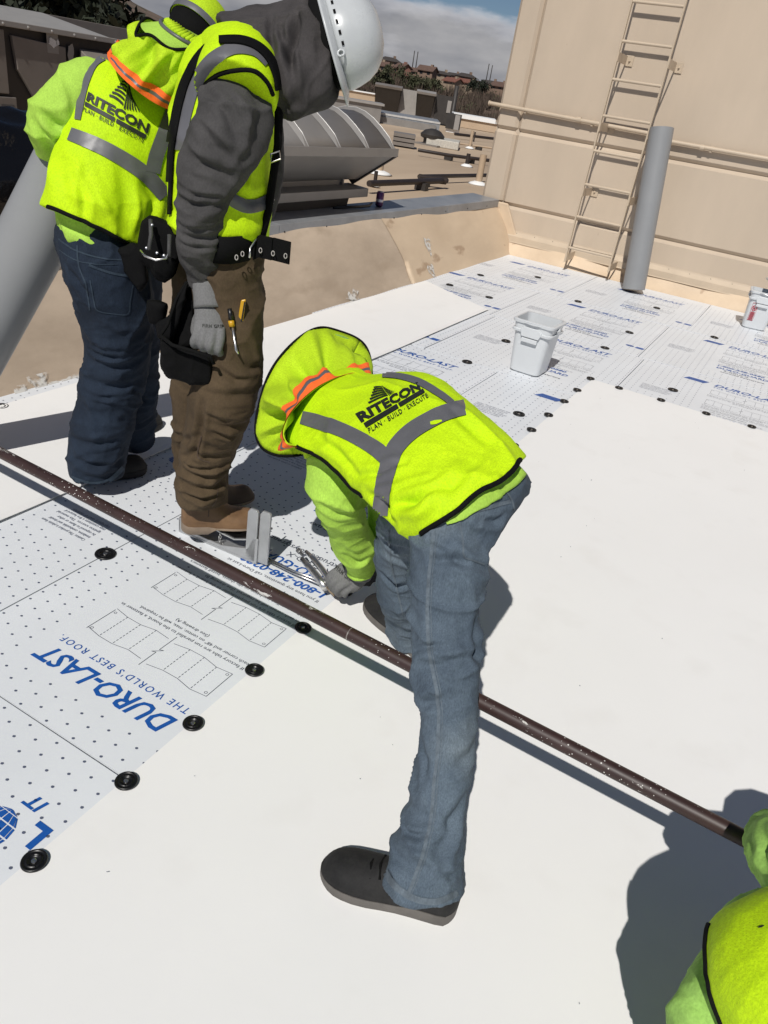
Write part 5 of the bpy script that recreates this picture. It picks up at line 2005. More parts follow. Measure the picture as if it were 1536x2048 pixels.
# ================================================================== worker bending over the seam
A = thing('person', 'worker bent double in yellow safety vest and faded jeans, gripping pliers', 'person', pz(860, 1500, 0.0) * 1.0)
A.location = (1.25, 0.45, 0)
# body under the clothes
bm_ = MB()
LSCALE[0] = 0.78
limb(bm_, [(858, 1790, 1.46, 34), (890, 1420, 1.46, 40), (890, 1200, 1.47, 52), (920, 1060, 1.52, 60)])
limb(bm_, [(826, 1250, 2.22, 26), (806, 1160, 1.98, 36), (820, 1080, 1.82, 46), (900, 1010, 1.62, 56)])
trunk(bm_, [(875, 1040, 1.47, 1000, 960, 1.62, 0.085), (800, 970, 1.55, 900, 860, 1.72, 0.085), (690, 900, 1.66, 790, 800, 1.88, 0.085), (630, 855, 1.86, 690, 790, 2.0, 0.05), (610, 830, 2.0, 660, 780, 2.06, 0.045)])
limb(bm_, [(690, 905, 1.90, 34), (690, 960, 1.86, 34), (700, 1060, 1.98, 28), (722, 1140, 2.2, 17)])
limb(bm_, [(780, 850, 1.92, 36), (770, 1000, 2.06, 24), (752, 1120, 2.24, 16)])
face_head(bm_, pd(618, 792, 2.12), pd(640, 900, 2.15) - pd(618, 792, 2.12), pd(560, 740, 2.22) - pd(618, 792, 2.12))
LSCALE[0] = 1.0
me_ = voxel(bm_, 0.009, 4)
obj('body', me_, M['skin'], A, smooth=True)
# jeans
jm = MB()
limb(jm, [(846, 1778, 1.455, 76, 1.0), (850, 1715, 1.455, 72, 1.0), (866, 1640, 1.455, 58), (884, 1550, 1.455, 56), (894, 1440, 1.46, 54, 1.05), (889, 1340, 1.465, 63, 1.05), (890, 1230, 1.47, 69, 1.05), (892, 1130, 1.48, 77, 1.1), (900, 1060, 1.50, 78, 1.0)], 1.05, n=32, roundcap=False)
limb(jm, [(832, 1262, 2.20, 56), (826, 1225, 2.14, 54), (812, 1160, 1.98, 58), (815, 1085, 1.84, 64), (850, 1010, 1.70, 74), (880, 980, 1.62, 80)], 1.0, n=30, roundcap=False)
trunk(jm, [(848, 1120, 1.46, 950, 1105, 1.52, 0.075), (848, 1075, 1.44, 986, 1050, 1.58, 0.09), (850, 1035, 1.44, 1014, 1000, 1.62, 0.098), (858, 1005, 1.46, 1020, 960, 1.64, 0.096), (868, 990, 1.50, 1000, 938, 1.66, 0.084)])
folds = [
    ([(822, 1310), (850, 1330), (900, 1326), (950, 1310)], -0.008, 0.010), ([(830, 1355), (880, 1372), (940, 1362)], 0.006, 0.014),
    ([(826, 1400), (848, 1408), (870, 1402)], -0.007, 0.008), ([(838, 1430), (900, 1440), (950, 1425)], 0.004, 0.014),
    ([(955, 1245), (948, 1290), (950, 1330)], -0.006, 0.010), ([(850, 1265), (900, 1275), (958, 1262)], 0.005, 0.016),
    ([(868, 1120), (910, 1120), (965, 1140)], -0.010, 0.009), ([(868, 1080), (900, 1100), (925, 1125)], -0.006, 0.009),
    ([(925, 1055), (970, 1075), (1010, 1070)], -0.004, 0.012), ([(815, 1540), (840, 1585), (855, 1600)], 0.006, 0.014),
    ([(818, 1600), (850, 1640), (900, 1640)], -0.005, 0.012), ([(800, 1640), (830, 1690), (862, 1715)], 0.008, 0.013),
    ([(930, 1590), (905, 1640), (880, 1700)], -0.006, 0.012), ([(785, 1700), (815, 1735), (850, 1740)], -0.005, 0.010),
    ([(915, 1650), (900, 1700), (895, 1740)], 0.006, 0.014), ([(945, 1480), (925, 1520), (905, 1530)], -0.004, 0.012),
    ([(765, 1080), (790, 1100), (812, 1095)], -0.006, 0.010), ([(765, 1150), (790, 1175), (815, 1170)], -0.007, 0.010), ([(790, 1200), (805, 1225), (822, 1230)], 0.006, 0.012)]
folds += [([(835, 1300), (870, 1288), (905, 1296)], -0.005, 0.006), ([(905, 1345), (930, 1330), (955, 1335)], -0.006, 0.006), ([(842, 1385), (862, 1378), (885, 1386)], 0.005, 0.007), ([(830, 1180), (850, 1230), (852, 1280)], 0.004, 0.012), ([(930, 1150), (945, 1200), (940, 1260)], 0.004, 0.012), ([(905, 1460), (930, 1500), (942, 1560)], 0.004, 0.010), ([(840, 1480), (850, 1520), (848, 1560)], -0.004, 0.008), ([(808, 1665), (838, 1672), (880, 1660)], -0.006, 0.006), ([(790, 1690), (830, 1706), (905, 1690)], 0.006, 0.008), ([(880, 1740), (900, 1752), (915, 1740)], -0.005, 0.006), ([(960, 1040), (990, 1045), (1015, 1025)], -0.005, 0.007), ([(880, 1150), (910, 1160), (955, 1175)], 0.004, 0.010)]
jeans, jb = cloth('jeans', jm, 0.0046, M['denim'], A, 7, NOISE_DENIM, folds)
seam = [(868, 1062), (862, 1120), (856, 1200), (856, 1260), (860, 1310), (872, 1370), (878, 1430), (876, 1500), (868, 1570), (862, 1640), (845, 1710), (826, 1765), (815, 1790)]
stripe('outer_seam', jb, seam, 7, M['denim_thread'], jeans, 0.0022, 3)
stripe('seam_stitching', jb, [(x + 7, y) for x, y in seam], 1.6, M['denim_thread'], jeans, 0.0026, 2)
stripe('pocket_edge', jb, [(918, 1040), (924, 1075), (928, 1110), (940, 1118), (968, 1128)], 3.2, M['denim_thread'], jeans, 0.002, 2)
stripe('pocket_top', jb, [(918, 1022), (955, 1020), (1000, 1008), (1020, 1003)], 8, M['denim_thread'], jeans, 0.002, 3)
stripe('yoke_seam', jb, [(1012, 985), (1022, 1000), (1028, 1020)], 3, M['denim_thread'], jeans, 0.002, 2)
stripe('leg_hem', jb, [(762, 1725), (790, 1770), (830, 1797), (875, 1802), (914, 1785)], 13, M['denim_thread'], jeans, 0.0022, 3)
stripe('far_leg_seam', jb, [(778, 1060), (782, 1120), (795, 1180), (806, 1230)], 3, M['denim_thread'], jeans, 0.002, 2)
# shirt
sm = MB()
trunk(sm, [(884, 1070, 1.47, 1010, 975, 1.64, 0.092), (866, 1048, 1.47, 1004, 948, 1.64, 0.090), (820, 1010, 1.51, 965, 895, 1.68, 0.088), (765, 960, 1.58, 880, 835, 1.76, 0.085), (700, 905, 1.68, 825, 785, 1.88, 0.09), (640, 860, 1.82, 730, 775, 1.99, 0.07)])
limb(sm, [(730, 890, 1.92, 56, 1.0), (690, 922, 1.88, 60, 1.0), (666, 952, 1.85, 57, 1.0), (675, 988, 1.86, 52), (692, 1040, 1.95, 45), (706, 1085, 2.05, 40), (717, 1120, 2.13, 32), (722, 1136, 2.18, 26)], 1.0, roundcap=False)
limb(sm, [(790, 830, 1.93, 50), (785, 930, 1.98, 46), (770, 1040, 2.10, 36), (752, 1095, 2.2, 26), (750, 1112, 2.24, 22)], 1.0, roundcap=False)
sf = [([(645, 1010), (680, 1030), (720, 1015)], -0.005, 0.010), ([(660, 1045), (690, 1062), (728, 1050)], 0.005, 0.012), ([(690, 1112), (715, 1125), (738, 1112)], -0.005, 0.008), ([(688, 1092), (712, 1104), (740, 1090)], 0.004, 0.010), ([(648, 960), (690, 1000), (728, 1060)], 0.005, 0.016)]
shirt, sb = cloth('shirt', sm, 0.005, M['lime'], A, 6, NOISE_SHIRT, sf)
# vest
vm = MB()
trunk(vm, [(848, 1066, 1.43, 1022, 938, 1.655, 0.124), (806, 1032, 1.46, 986, 884, 1.69, 0.112), (760, 996, 1.52, 922, 822, 1.76, 0.118), (712, 948, 1.60, 860, 774, 1.85, 0.110), (655, 906, 1.70, 800, 756, 1.95, 0.100), (602, 884, 1.78, 742, 756, 2.02, 0.082), (586, 866, 1.82, 724, 752, 2.03, 0.070), (588, 838, 1.86, 704, 744, 2.03, 0.060), (600, 806, 1.91, 668, 752, 2.02, 0.045), (618, 786, 1.96, 646, 766, 2.01, 0.025)], e=0.9)
vf = [([(760, 1030), (800, 1010), (850, 1000)], -0.006, 0.012), ([(790, 1048), (840, 1030), (900, 985)], 0.006, 0.016), ([(860, 880), (900, 930), (940, 960)], 0.004, 0.03), ([(640, 860), (690, 890), (735, 940)], 0.004, 0.02), ([(735, 985), (760, 1000), (790, 1040)], -0.007, 0.010), ([(700, 800), (760, 830), (800, 870)], 0.003, 0.03)]
vf += [([(735, 985), (790, 975), (860, 955)], 0.006, 0.010), ([(705, 955), (760, 945), (810, 925)], -0.005, 0.008), ([(762, 1010), (830, 1005), (905, 975)], -0.006, 0.008), ([(790, 1030), (850, 1028), (900, 1000)], 0.006, 0.008), ([(860, 1040), (900, 985), (950, 930)], -0.004, 0.012), ([(930, 980), (975, 930), (1000, 890)], 0.005, 0.012), ([(640, 875), (680, 905), (715, 945)], -0.005, 0.008), ([(760, 770), (820, 800), (880, 850)], 0.004, 0.014), ([(880, 800), (930, 850), (990, 900)], -0.004, 0.012), ([(700, 880), (760, 900), (800, 940)], 0.003, 0.012)]
vest, vb = cloth('safety_vest', vm, 0.005, M['hivis'], A, 6, NOISE_VEST, vf)
stripe('reflective_band', vb, [(604, 836, 26), (630, 843, 29), (656, 851, 29), (703, 870, 29), (746, 894, 30), (775, 918, 32)], 29, M['reflect'], vest, 0.003, 6)
stripe('reflective_band', vb, [(930, 816, 30), (900, 824, 32), (871, 836, 33), (824, 864, 34), (792, 898, 34), (777, 937, 34), (768, 976, 32), (762, 1030, 30)], 33, M['reflect'], vest, 0.0036, 6)
stripe('reflective_band', vb, [(765, 751, 10), (800, 754, 12), (840, 766, 14), (880, 790, 14), (905, 808, 12)], 12, M['reflect'], vest, 0.003, 4)
piping('hem_binding', vb, hem_line(vb, [(810, 1030), (850, 1005), (900, 965), (950, 930), (990, 900), (1015, 890)], 0.65, 0.76), 0.0055, M['black_trim'], vest, off=0.004)
piping('armhole_binding', vb, hem_line(vb, [(625, 850), (640, 868), (668, 888), (700, 915), (730, 945), (745, 965)], -0.6, 0.8, 70, 2.5), 0.0052, M['black_trim'], vest, off=0.004)
lg = thing  # (keeps the name short below)
quadT = ((711, 829), (835, 764), (842, 780), (724, 847))
vs, fs = unit_text('RITECON', bold=0.045, space=1.02)
decal('logo_name', vb, vs, fs, quadT, M['black_print'], vest)
vs, fs = bar_art()
decal('logo_bar', vb, vs, fs, ((728, 848), (846, 779), (850, 786), (733, 857)), M['black_print'], vest)
vs, fs = unit_text('PLAN · BUILD · EXECUTE', bold=0.01, space=1.15)
decal('logo_motto', vb, vs, fs, ((736, 858), (853, 788), (858, 796), (740, 868)), M['black_print'], vest)
vs, fs = tower_art()
decal('logo_tower', vb, vs, fs, ((706, 776), (783, 770), (792, 785), (738, 812)), M['black_print'], vest, maxlen=0.12)
stripe('torn_patch', vb, [(862, 850, 6), (872, 848, 8), (884, 845, 3)], 6, M['hivis'], vest, 0.0055, 3)
stripe('shirt_tail', jb, [(893, 1046, 6), (915, 1034, 16), (945, 1010, 30), (985, 980, 40), (1015, 955, 44), (1036, 936, 40)], 30, M['lime'], shirt, 0.0045, 8, thick=0.003)
# neck shade from collar to wide brim
def brim_pt(c, e1, e2, a, seed):
    nrm = e1.cross(e2).normalized()
    k = 1 + 0.035 * math.sin(2 * a + seed) + 0.03 * math.sin(3 * a + 2 * seed)
    return c + (e1 * math.cos(a) + e2 * math.sin(a)) * k + nrm * (0.016 * math.sin(2 * a + 1.3 * seed) + 0.010 * math.sin(5 * a + seed))
def shade(parent, hem_c, hem_e1, hem_e2, brim_c, brim_e1, brim_e2, material, n=96, m_=18, fold=0.014, seed=1, bulge=0.15, hem_band=True, name='neck_shade', p0=-math.pi, p1=math.pi):
    q = MB()
    vs = []
    for j in range(m_ + 1):
        t = j / m_
        for i in range(n + 1):
            a = p0 + (p1 - p0) * i / n
            h = hem_c + hem_e1 * math.cos(a) + hem_e2 * math.sin(a)
            b = brim_pt(brim_c, brim_e1, brim_e2, a, seed)
            p = h.lerp(b, t)
            c = hem_c.lerp(brim_c, t)
            rd = (p - c)
            k = fold * math.sin(math.pi * t) ** 0.7 * (math.sin(a * 7 + seed) * 0.6 + math.sin(a * 12 + seed * 2.3 + 2 * t) * 0.5 + 0.3 * math.sin(a * 19 + seed) + 1.0 * math.sin(a * 4 + 5 * t + seed))
            p = p + rd.normalized() * (k - bulge * rd.length * math.sin(math.pi * t))
            vs.append(p)
    q.add(vs, [(j * (n + 1) + i, j * (n + 1) + i + 1, (j + 1) * (n + 1) + i + 1, (j + 1) * (n + 1) + i) for j in range(m_) for i in range(n)])
    o = obj(name, q, material, parent, smooth=True)
    s = o.modifiers.new('thickness', 'SOLIDIFY')
    s.thickness = 0.0025
    q = MB()
    q.pipe([brim_pt(brim_c, brim_e1, brim_e2, p0 + (p1 - p0) * i / n, seed) for i in range(n + 1)], 0.0042, 8)
    obj('brim_binding', q, M['black_trim'], o, smooth=True)
    if hem_band:
        for k, (ta, tb, mt, off) in enumerate(((-0.02, 0.055, 'orange', 0.005), (0.055, 0.105, 'reflect', 0.0045), (0.105, 0.20, 'orange', 0.005))):
            q = MB()
            vs = []
            for t in (ta, (ta + tb) / 2, tb):
                for i in range(n + 1):
                    a = p0 + (p1 - p0) * i / n
                    h = hem_c + hem_e1 * math.cos(a) + hem_e2 * math.sin(a)
                    b = brim_pt(brim_c, brim_e1, brim_e2, a, seed)
                    p = h.lerp(b, t)
                    c = hem_c.lerp(brim_c, t)
                    rd = p - c
                    kk = fold * max(0, math.sin(math.pi * max(t, 0))) ** 0.7 * (math.sin(a * 7 + seed) * 0.6 + math.sin(a * 12 + seed * 2.3 + 2 * t) * 0.5 + 0.3 * math.sin(a * 19 + seed) + 1.0 * math.sin(a * 4 + 5 * t + seed))
                    vs.append(p + rd.normalized() * (kk - bulge * rd.length * max(0, math.sin(math.pi * t)) + off))
            q.add(vs, [(j * (n + 1) + i, j * (n + 1) + i + 1, (j + 1) * (n + 1) + i + 1, (j + 1) * (n + 1) + i) for j in range(2) for i in range(n)])
            obj('trim_band', q, M[mt], o, smooth=True)
    return o
hc = (pd(578, 888, 1.76) + pd(742, 752, 2.0)) / 2
he1 = (pd(578, 888, 1.76) - pd(742, 752, 2.0)) / 2
he2 = pd(620, 786, 1.84) - hc
bc = pd(637, 778, 2.14)
be1 = pd(541, 888, 2.02) - bc
be2 = pd(567, 702, 2.10) - bc
shade(A, hc, he1, he2, bc, be1, be2, M['hivis_shade'], bulge=0.18, fold=0.030)
# hard hat beyond the brim
hatM = MB()
axh = (bc - hc).normalized()
rs = []
for r_, z_ in ((0.10, -0.02), (0.125, 0.0), (0.125, 0.03), (0.115, 0.07), (0.09, 0.11), (0.05, 0.135), (0.005, 0.142)):
    rs.append([bc + axh * z_ + (be1.normalized() * math.cos(q) + be2.normalized() * math.sin(q)) * r_ for q in [2 * math.pi * k / 28 for k in range(28)]])
hatM.rings(rs)
obj('hard_hat', hatM, M['hivis_shade'], A, smooth=True)
bd = MB()
rs = []
for k_ in (0.55, 0.7, 0.88):
    rs.append([bc + (be1 * math.cos(q) + be2 * math.sin(q)) * k_ + axh * 0.004 for q in [2 * math.pi * k / 60 for k in range(60)]])
bd.rings(rs, cap=False)
obj('hat_brim', bd, M['pale_lime'], A, smooth=True).modifiers.new('t', 'SOLIDIFY').thickness = 0.003
# gloves
def glove(parent, palm, fingers, thumb, vox=0.0035, material='glove', cuff=None):
    q = MB()
    limb(q, palm, 0.62)
    for f_ in fingers:
        limb(q, f_, 1.0, sub=4, n=12)
    limb(q, thumb, 1.0, sub=4, n=12)
    g, gb = cloth('glove', q, vox, M[material], parent, 3, [(60, 60, 60, 0.0008, 'n', 3)])
    if cuff:
        q = MB()
        limb(q, cuff, 0.9, roundcap=False)
        obj('cuff', q, M[material], g, smooth=True)
    return g, gb
g, gb = glove(A, [(724, 1130, 2.20, 23), (716, 1142, 2.215, 27), (704, 1152, 2.225, 31), (692, 1160, 2.23, 30)],
              [[(700, 1136, 2.22, 10), (680, 1140, 2.21, 9.5), (664, 1150, 2.215, 9), (658, 1162, 2.24, 8.5), (664, 1170, 2.265, 7.5)],
               [(698, 1150, 2.21, 10), (680, 1155, 2.205, 10), (668, 1164, 2.21, 9), (664, 1174, 2.235, 8.5), (670, 1180, 2.26, 7.5)],
               [(700, 1162, 2.21, 10), (686, 1168, 2.205, 9.5), (676, 1176, 2.215, 9), (674, 1184, 2.235, 8), (680, 1188, 2.255, 7.5)],
               [(708, 1170, 2.215, 9), (696, 1178, 2.215, 8.5), (690, 1185, 2.225, 8), (690, 1190, 2.24, 7)]],
              [(716, 1132, 2.245, 10), (700, 1128, 2.26, 9.5), (684, 1134, 2.27, 9), (672, 1144, 2.265, 8)], 0.003, cuff=[(723, 1128, 2.185, 27), (716, 1146, 2.21, 29)])
vs, fs = unit_text('FIRM GRIP', bold=0.02, space=1.1)
decal('glove_print', gb, vs, fs, ((674, 1130), (704, 1158), (700, 1165), (669, 1138)), M['black_print'], g, 0.0015)
glove(A, [(750, 1108, 2.24, 20), (744, 1122, 2.26, 24), (738, 1136, 2.28, 24)],
      [[(730, 1136, 2.28, 8), (722, 1148, 2.29, 8), (716, 1160, 2.30, 7.5)], [(738, 1142, 2.28, 8), (732, 1156, 2.29, 8), (726, 1168, 2.30, 7.5)], [(746, 1142, 2.285, 8), (742, 1156, 2.295, 8), (736, 1168, 2.305, 7.5)], [(752, 1138, 2.285, 7.5), (751, 1150, 2.295, 7), (748, 1160, 2.305, 6.5)]],
      [(736, 1120, 2.25, 8.5), (724, 1126, 2.25, 8), (714, 1136, 2.255, 7.5)], 0.0035, 'glove_dark')
# shoes
shoe(A, (0.956, 0.132, 0), (0.872, 0.408, 0), M['shoe_black'], M['sole_grey'], 0.104, 0.108, 0.031, laces=True)
shoe(A, (1.60, 0.50, 0), (1.725, 0.795, 0), M['shoe_black'], M['sole_grey'], 0.108, 0.095, 0.030, laces=True)
# ================================================================== worker in brown pants with white hard hat
B = thing('person', 'worker in grey shirt, brown pants and white hard hat with hands lowered', 'person', (1.72, 1.40, 0))
bm_ = MB()
LSCALE[0] = 0.78
limb(bm_, [(408, 1030, 2.46, 26), (425, 900, 2.30, 32), (448, 820, 2.20, 38), (455, 560, 2.08, 48)])
limb(bm_, [(405, 985, 2.64, 24), (390, 880, 2.50, 28), (400, 760, 2.38, 34), (420, 560, 2.22, 46)])
limb(bm_, [(440, 560, 2.14, 62, 1.3), (445, 400, 2.08, 66, 1.4), (455, 250, 2.02, 72, 1.4), (470, 150, 1.98, 60, 1.4), (500, 110, 1.96, 36, 1.0), (560, 100, 1.94, 38, 1.0)])
limb(bm_, [(470, 190, 1.88, 40), (440, 320, 1.86, 34), (402, 420, 1.92, 26), (402, 520, 1.99, 20), (414, 600, 2.04, 18)])
limb(bm_, [(500, 180, 2.15, 40), (520, 330, 2.2, 32), (500, 470, 2.22, 24), (480, 600, 2.22, 18)])
hcB = pd(612, 92, 1.93)
face_head(bm_, hcB, pd(640, 200, 1.93) - hcB, pd(700, 60, 1.92) - hcB)
LSCALE[0] = 1.0
obj('body', voxel(bm_, 0.010, 4), M['skin'], B, smooth=True)
pm = MB()
limb(pm, [(404, 1002, 2.40, 48, 0.95), (404, 978, 2.38, 50), (408, 930, 2.33, 50), (420, 880, 2.27, 54), (440, 820, 2.20, 62, 1.05), (458, 740, 2.15, 64, 1.1), (462, 640, 2.11, 66, 1.15), (452, 560, 2.09, 72, 1.2), (448, 510, 2.08, 76, 1.3)], 1.0, n=32, roundcap=False)
limb(pm, [(398, 1000, 2.62, 38), (384, 950, 2.56, 34), (384, 890, 2.50, 36), (388, 830, 2.43, 42), (394, 760, 2.38, 48), (402, 680, 2.33, 56), (415, 580, 2.24, 70), (425, 510, 2.2, 78)], 1.0, n=30, roundcap=False)
fo = [([(392, 905), (420, 915), (458, 905)], -0.006, 0.010), ([(370, 942), (410, 955), (450, 940)], -0.007, 0.010), ([(366, 965), (410, 978), (446, 966)], -0.007, 0.009), ([(370, 985), (410, 996), (440, 985)], -0.006, 0.008), ([(368, 995), (400, 1008), (436, 1004)], 0.005, 0.008),
      ([(420, 838), (460, 852), (500, 838)], -0.007, 0.012), ([(415, 812), (455, 822), (505, 808)], 0.006, 0.014), ([(418, 785), (470, 792), (516, 780)], -0.006, 0.012), ([(405, 870), (440, 890), (485, 880)], 0.006, 0.013), ([(470, 720), (500, 740), (520, 730)], -0.005, 0.012), ([(355, 870), (375, 880), (392, 870)], -0.005, 0.009), ([(358, 900), (376, 912), (392, 900)], -0.006, 0.009), ([(410, 800), (402, 850), (388, 920)], -0.009, 0.009)]
fo += [([(360, 950), (400, 962), (448, 950)], 0.006, 0.006), ([(362, 978), (402, 990), (446, 978)], 0.006, 0.006), ([(372, 925), (412, 938), (456, 922)], -0.006, 0.007), ([(430, 865), (465, 872), (492, 860)], -0.006, 0.007), ([(412, 825), (450, 840), (502, 822)], -0.005, 0.007), ([(480, 640), (505, 680), (518, 740)], 0.005, 0.012), ([(440, 740), (470, 760), (510, 755)], -0.006, 0.008)]
pants, pb_ = cloth('pants', pm, 0.005, M['canvas'], B, 6, [(9, 9, 16, 0.004, 'n', 11), (8, 8, 16, 0.0045, 'ridge', 19), (24, 24, 36, 0.0011, 'ridge', 12)], fo)
stripe('pocket_flap', pb_, [(404, 872), (396, 905), (400, 918), (420, 925)], 3, M['leather_dark'], pants, 0.002, 2)
stripe('cuff_seam', pb_, [(436, 972), (432, 1000), (424, 1012)], 2, M['leather_dark'], pants, 0.002, 2)
# boots
shoe(B, pz(362, 1056, 0.06) - V(0, 0, 0.06), pz(520, 1052, 0.06) - V(0, 0, 0.06), M['leather'], M['sole_pale'], 0.116, 0.125, 0.030, z0=0.060, heelblock=True, laces=False, shaft=0.05)
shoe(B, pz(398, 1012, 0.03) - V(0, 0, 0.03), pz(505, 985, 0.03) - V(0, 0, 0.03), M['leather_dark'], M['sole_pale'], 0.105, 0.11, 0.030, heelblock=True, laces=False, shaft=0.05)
# shirt: torso and sleeves
sm = MB()
limb(sm, [(444, 500, 2.10, 84, 1.35), (442, 420, 2.07, 92, 1.4), (448, 320, 2.03, 98, 1.45), (456, 220, 1.99, 92, 1.5), (468, 150, 1.97, 74, 1.5), (490, 110, 1.96, 46, 1.2)], roundcap=False)
limb(sm, [(478, 165, 1.88, 54, 0.9), (474, 200, 1.84, 69, 0.9), (464, 250, 1.83, 72, 0.9), (442, 310, 1.84, 66), (414, 370, 1.87, 54), (398, 430, 1.90, 44), (396, 480, 1.94, 40), (402, 525, 1.98, 35), (410, 556, 2.01, 28), (413, 566, 2.02, 27)], 0.95, n=32, roundcap=False)
limb(sm, [(510, 180, 2.16, 50), (525, 300, 2.22, 44), (505, 430, 2.25, 36), (488, 540, 2.25, 28)], 1.0, roundcap=False)
so = [([(400, 240), (430, 290), (480, 320)], -0.006, 0.012), ([(375, 310), (410, 330), (455, 350)], -0.007, 0.012), ([(365, 350), (400, 372), (450, 380)], 0.007, 0.014), ([(358, 395), (395, 412), (440, 405)], -0.008, 0.011), ([(360, 430), (395, 440), (436, 432)], 0.006, 0.012),
      ([(362, 462), (395, 474), (434, 466)], -0.006, 0.011), ([(366, 500), (398, 508), (436, 498)], 0.005, 0.012), ([(376, 520), (400, 545), (415, 558)], -0.006, 0.008), ([(388, 520), (412, 542), (430, 552)], -0.005, 0.008), ([(430, 160), (445, 230), (440, 290)], 0.005, 0.02), ([(500, 160), (520, 220), (510, 290)], -0.005, 0.018)]
so += [([(362, 372), (392, 392), (438, 392)], -0.007, 0.006), ([(358, 412), (390, 424), (436, 418)], 0.006, 0.006), ([(360, 448), (394, 458), (434, 448)], -0.006, 0.006), ([(364, 482), (398, 492), (434, 484)], -0.006, 0.006), ([(420, 190), (450, 220), (470, 270)], -0.006, 0.010), ([(500, 230), (490, 290), (455, 340)], 0.006, 0.010), ([(450, 170), (480, 200), (500, 250)], 0.005, 0.010), ([(380, 280), (400, 310), (430, 330)], 0.006, 0.008)]
shirtB, sbB = cloth('shirt', sm, 0.005, M['charcoal'], B, 6, [(9, 9, 9, 0.005, 'n', 14), (8, 8, 13, 0.006, 'ridge', 23), (24, 24, 30, 0.0013, 'ridge', 15)], so)
# vest
vm = MB()
limb(vm, [(440, 476, 2.085, 94, 1.35), (440, 440, 2.07, 98, 1.38), (446, 360, 2.04, 104, 1.42), (450, 280, 2.01, 107, 1.45), (455, 200, 1.985, 100, 1.5), (462, 140, 1.97, 84, 1.5), (478, 104, 1.96, 60, 1.4)], n=34, roundcap=False)
vestB, vbB = cloth('safety_vest', vm, 0.006, M['hivis'], B, 5, NOISE_VEST, [([(470, 380), (500, 400), (530, 395)], -0.006, 0.012), ([(345, 420), (370, 440), (400, 450)], -0.006, 0.012), ([(460, 450), (500, 460), (525, 450)], 0.005, 0.02)])
# shoulder part of the vest lies over the sleeve head
cap = MB()
limb(cap, [(440, 108, 1.95, 50, 1.0), (478, 128, 1.865, 74, 1.0), (476, 164, 1.815, 83, 1.0), (470, 190, 1.80, 84, 1.0)], 1.0, n=34, roundcap=False)
capo, capb = cloth('vest_shoulder', cap, 0.006, M['hivis'], vestB, 4, [(8, 8, 8, 0.003, 'n', 16)])
stripe('reflective_band', vbB, [(398, 150, 20), (380, 200, 24), (366, 255, 26), (362, 300, 26)], 25, M['reflect'], vestB, 0.003, 5)
stripe('reflective_band', capb, [(534, 128, 14), (510, 104, 20), (470, 98, 24), (430, 116, 25), (402, 148, 25), (390, 178, 24)], 22, M['reflect'], vestB, 0.003, 5)
stripe('reflective_band', vbB, [(458, 396, 24), (490, 412, 26), (520, 408, 26), (546, 392, 24)], 25, M['reflect'], vestB, 0.003, 5)
piping('armhole_binding', capb, [(396, 206), (404, 178), (432, 152), (470, 141), (508, 142), (534, 164), (546, 190)], 0.0055, M['black_trim'], vestB, off=0.001)
# neck shade and hard hat
nm = MB()
trunk(nm, [(455, 62, 1.95, 500, 150, 1.86, 0.075), (495, 46, 1.95, 545, 190, 1.84, 0.075), (540, 32, 1.95, 585, 216, 1.84, 0.080), (580, 18, 1.945, 632, 206, 1.845, 0.085), (606, 8, 1.94, 655, 190, 1.85, 0.098), (622, 6, 1.94, 670, 176, 1.87, 0.088)], e=0.9)
nf = [([(600, 30), (580, 110), (572, 210)], -0.014, 0.010), ([(585, 60), (565, 130), (562, 215)], 0.007, 0.014), ([(620, 50), (610, 120), (590, 200)], 0.008, 0.016), ([(500, 60), (560, 45), (600, 25)], -0.005, 0.010), ([(640, 90), (640, 140), (600, 195)], -0.006, 0.014), ([(510, 90), (550, 75), (590, 50)], 0.005, 0.014), ([(655, 150), (660, 170), (640, 190)], 0.006, 0.012)]
nf += [([(545, 40), (545, 110), (535, 170)], -0.008, 0.008), ([(560, 60), (585, 130), (590, 205)], -0.010, 0.008), ([(640, 40), (655, 110), (650, 170)], 0.007, 0.010), ([(500, 110), (530, 150), (555, 200)], 0.006, 0.010)]
nshade, nsb = cloth('neck_shade', nm, 0.0045, M['shade_grey'], B, 4, [(9, 9, 9, 0.005, 'n', 17), (6, 6, 6, 0.010, 'ridge', 22), (24, 24, 24, 0.001, 'ridge', 18)], nf)
# hat: brim plane seen nearly edge on
bcB = pd(670, 82, 1.885)
up_h = (pd(770, 48, 1.87) - bcB).normalized()          # crown direction
long_h = (pd(708, 190, 1.87) - bcB)
long_h = (long_h - up_h * long_h.dot(up_h)).normalized()
side_h = up_h.cross(long_h).normalized()
def hatring(rl, rs_, z, n=48, shift=0.0):
    return [bcB + up_h * z + long_h * (rl * math.cos(q) + shift) + side_h * rs_ * math.sin(q) for q in [2 * math.pi * k / n for k in range(n)]]
q = MB()
prof = [(0.122, 0.100, 0.004), (0.124, 0.102, 0.012), (0.120, 0.099, 0.035), (0.113, 0.094, 0.060), (0.098, 0.083, 0.085), (0.074, 0.064, 0.105), (0.042, 0.037, 0.118), (0.010, 0.008, 0.122)]
q.rings([hatring(a, b, z) for a, b, z in prof] + [])
hat = obj('hard_hat', q, M['hat_white'], B, smooth=True)
q = MB()
q.rings([hatring(0.118, 0.097, 0.004), hatring(0.148, 0.122, -0.008, shift=0.006), hatring(0.151, 0.125, -0.014, shift=0.007), hatring(0.147, 0.121, -0.011, shift=0.006), hatring(0.116, 0.095, -0.002)], cap=False)
obj('hat_brim', q, M['hat_white'], hat, smooth=True)
q = MB()
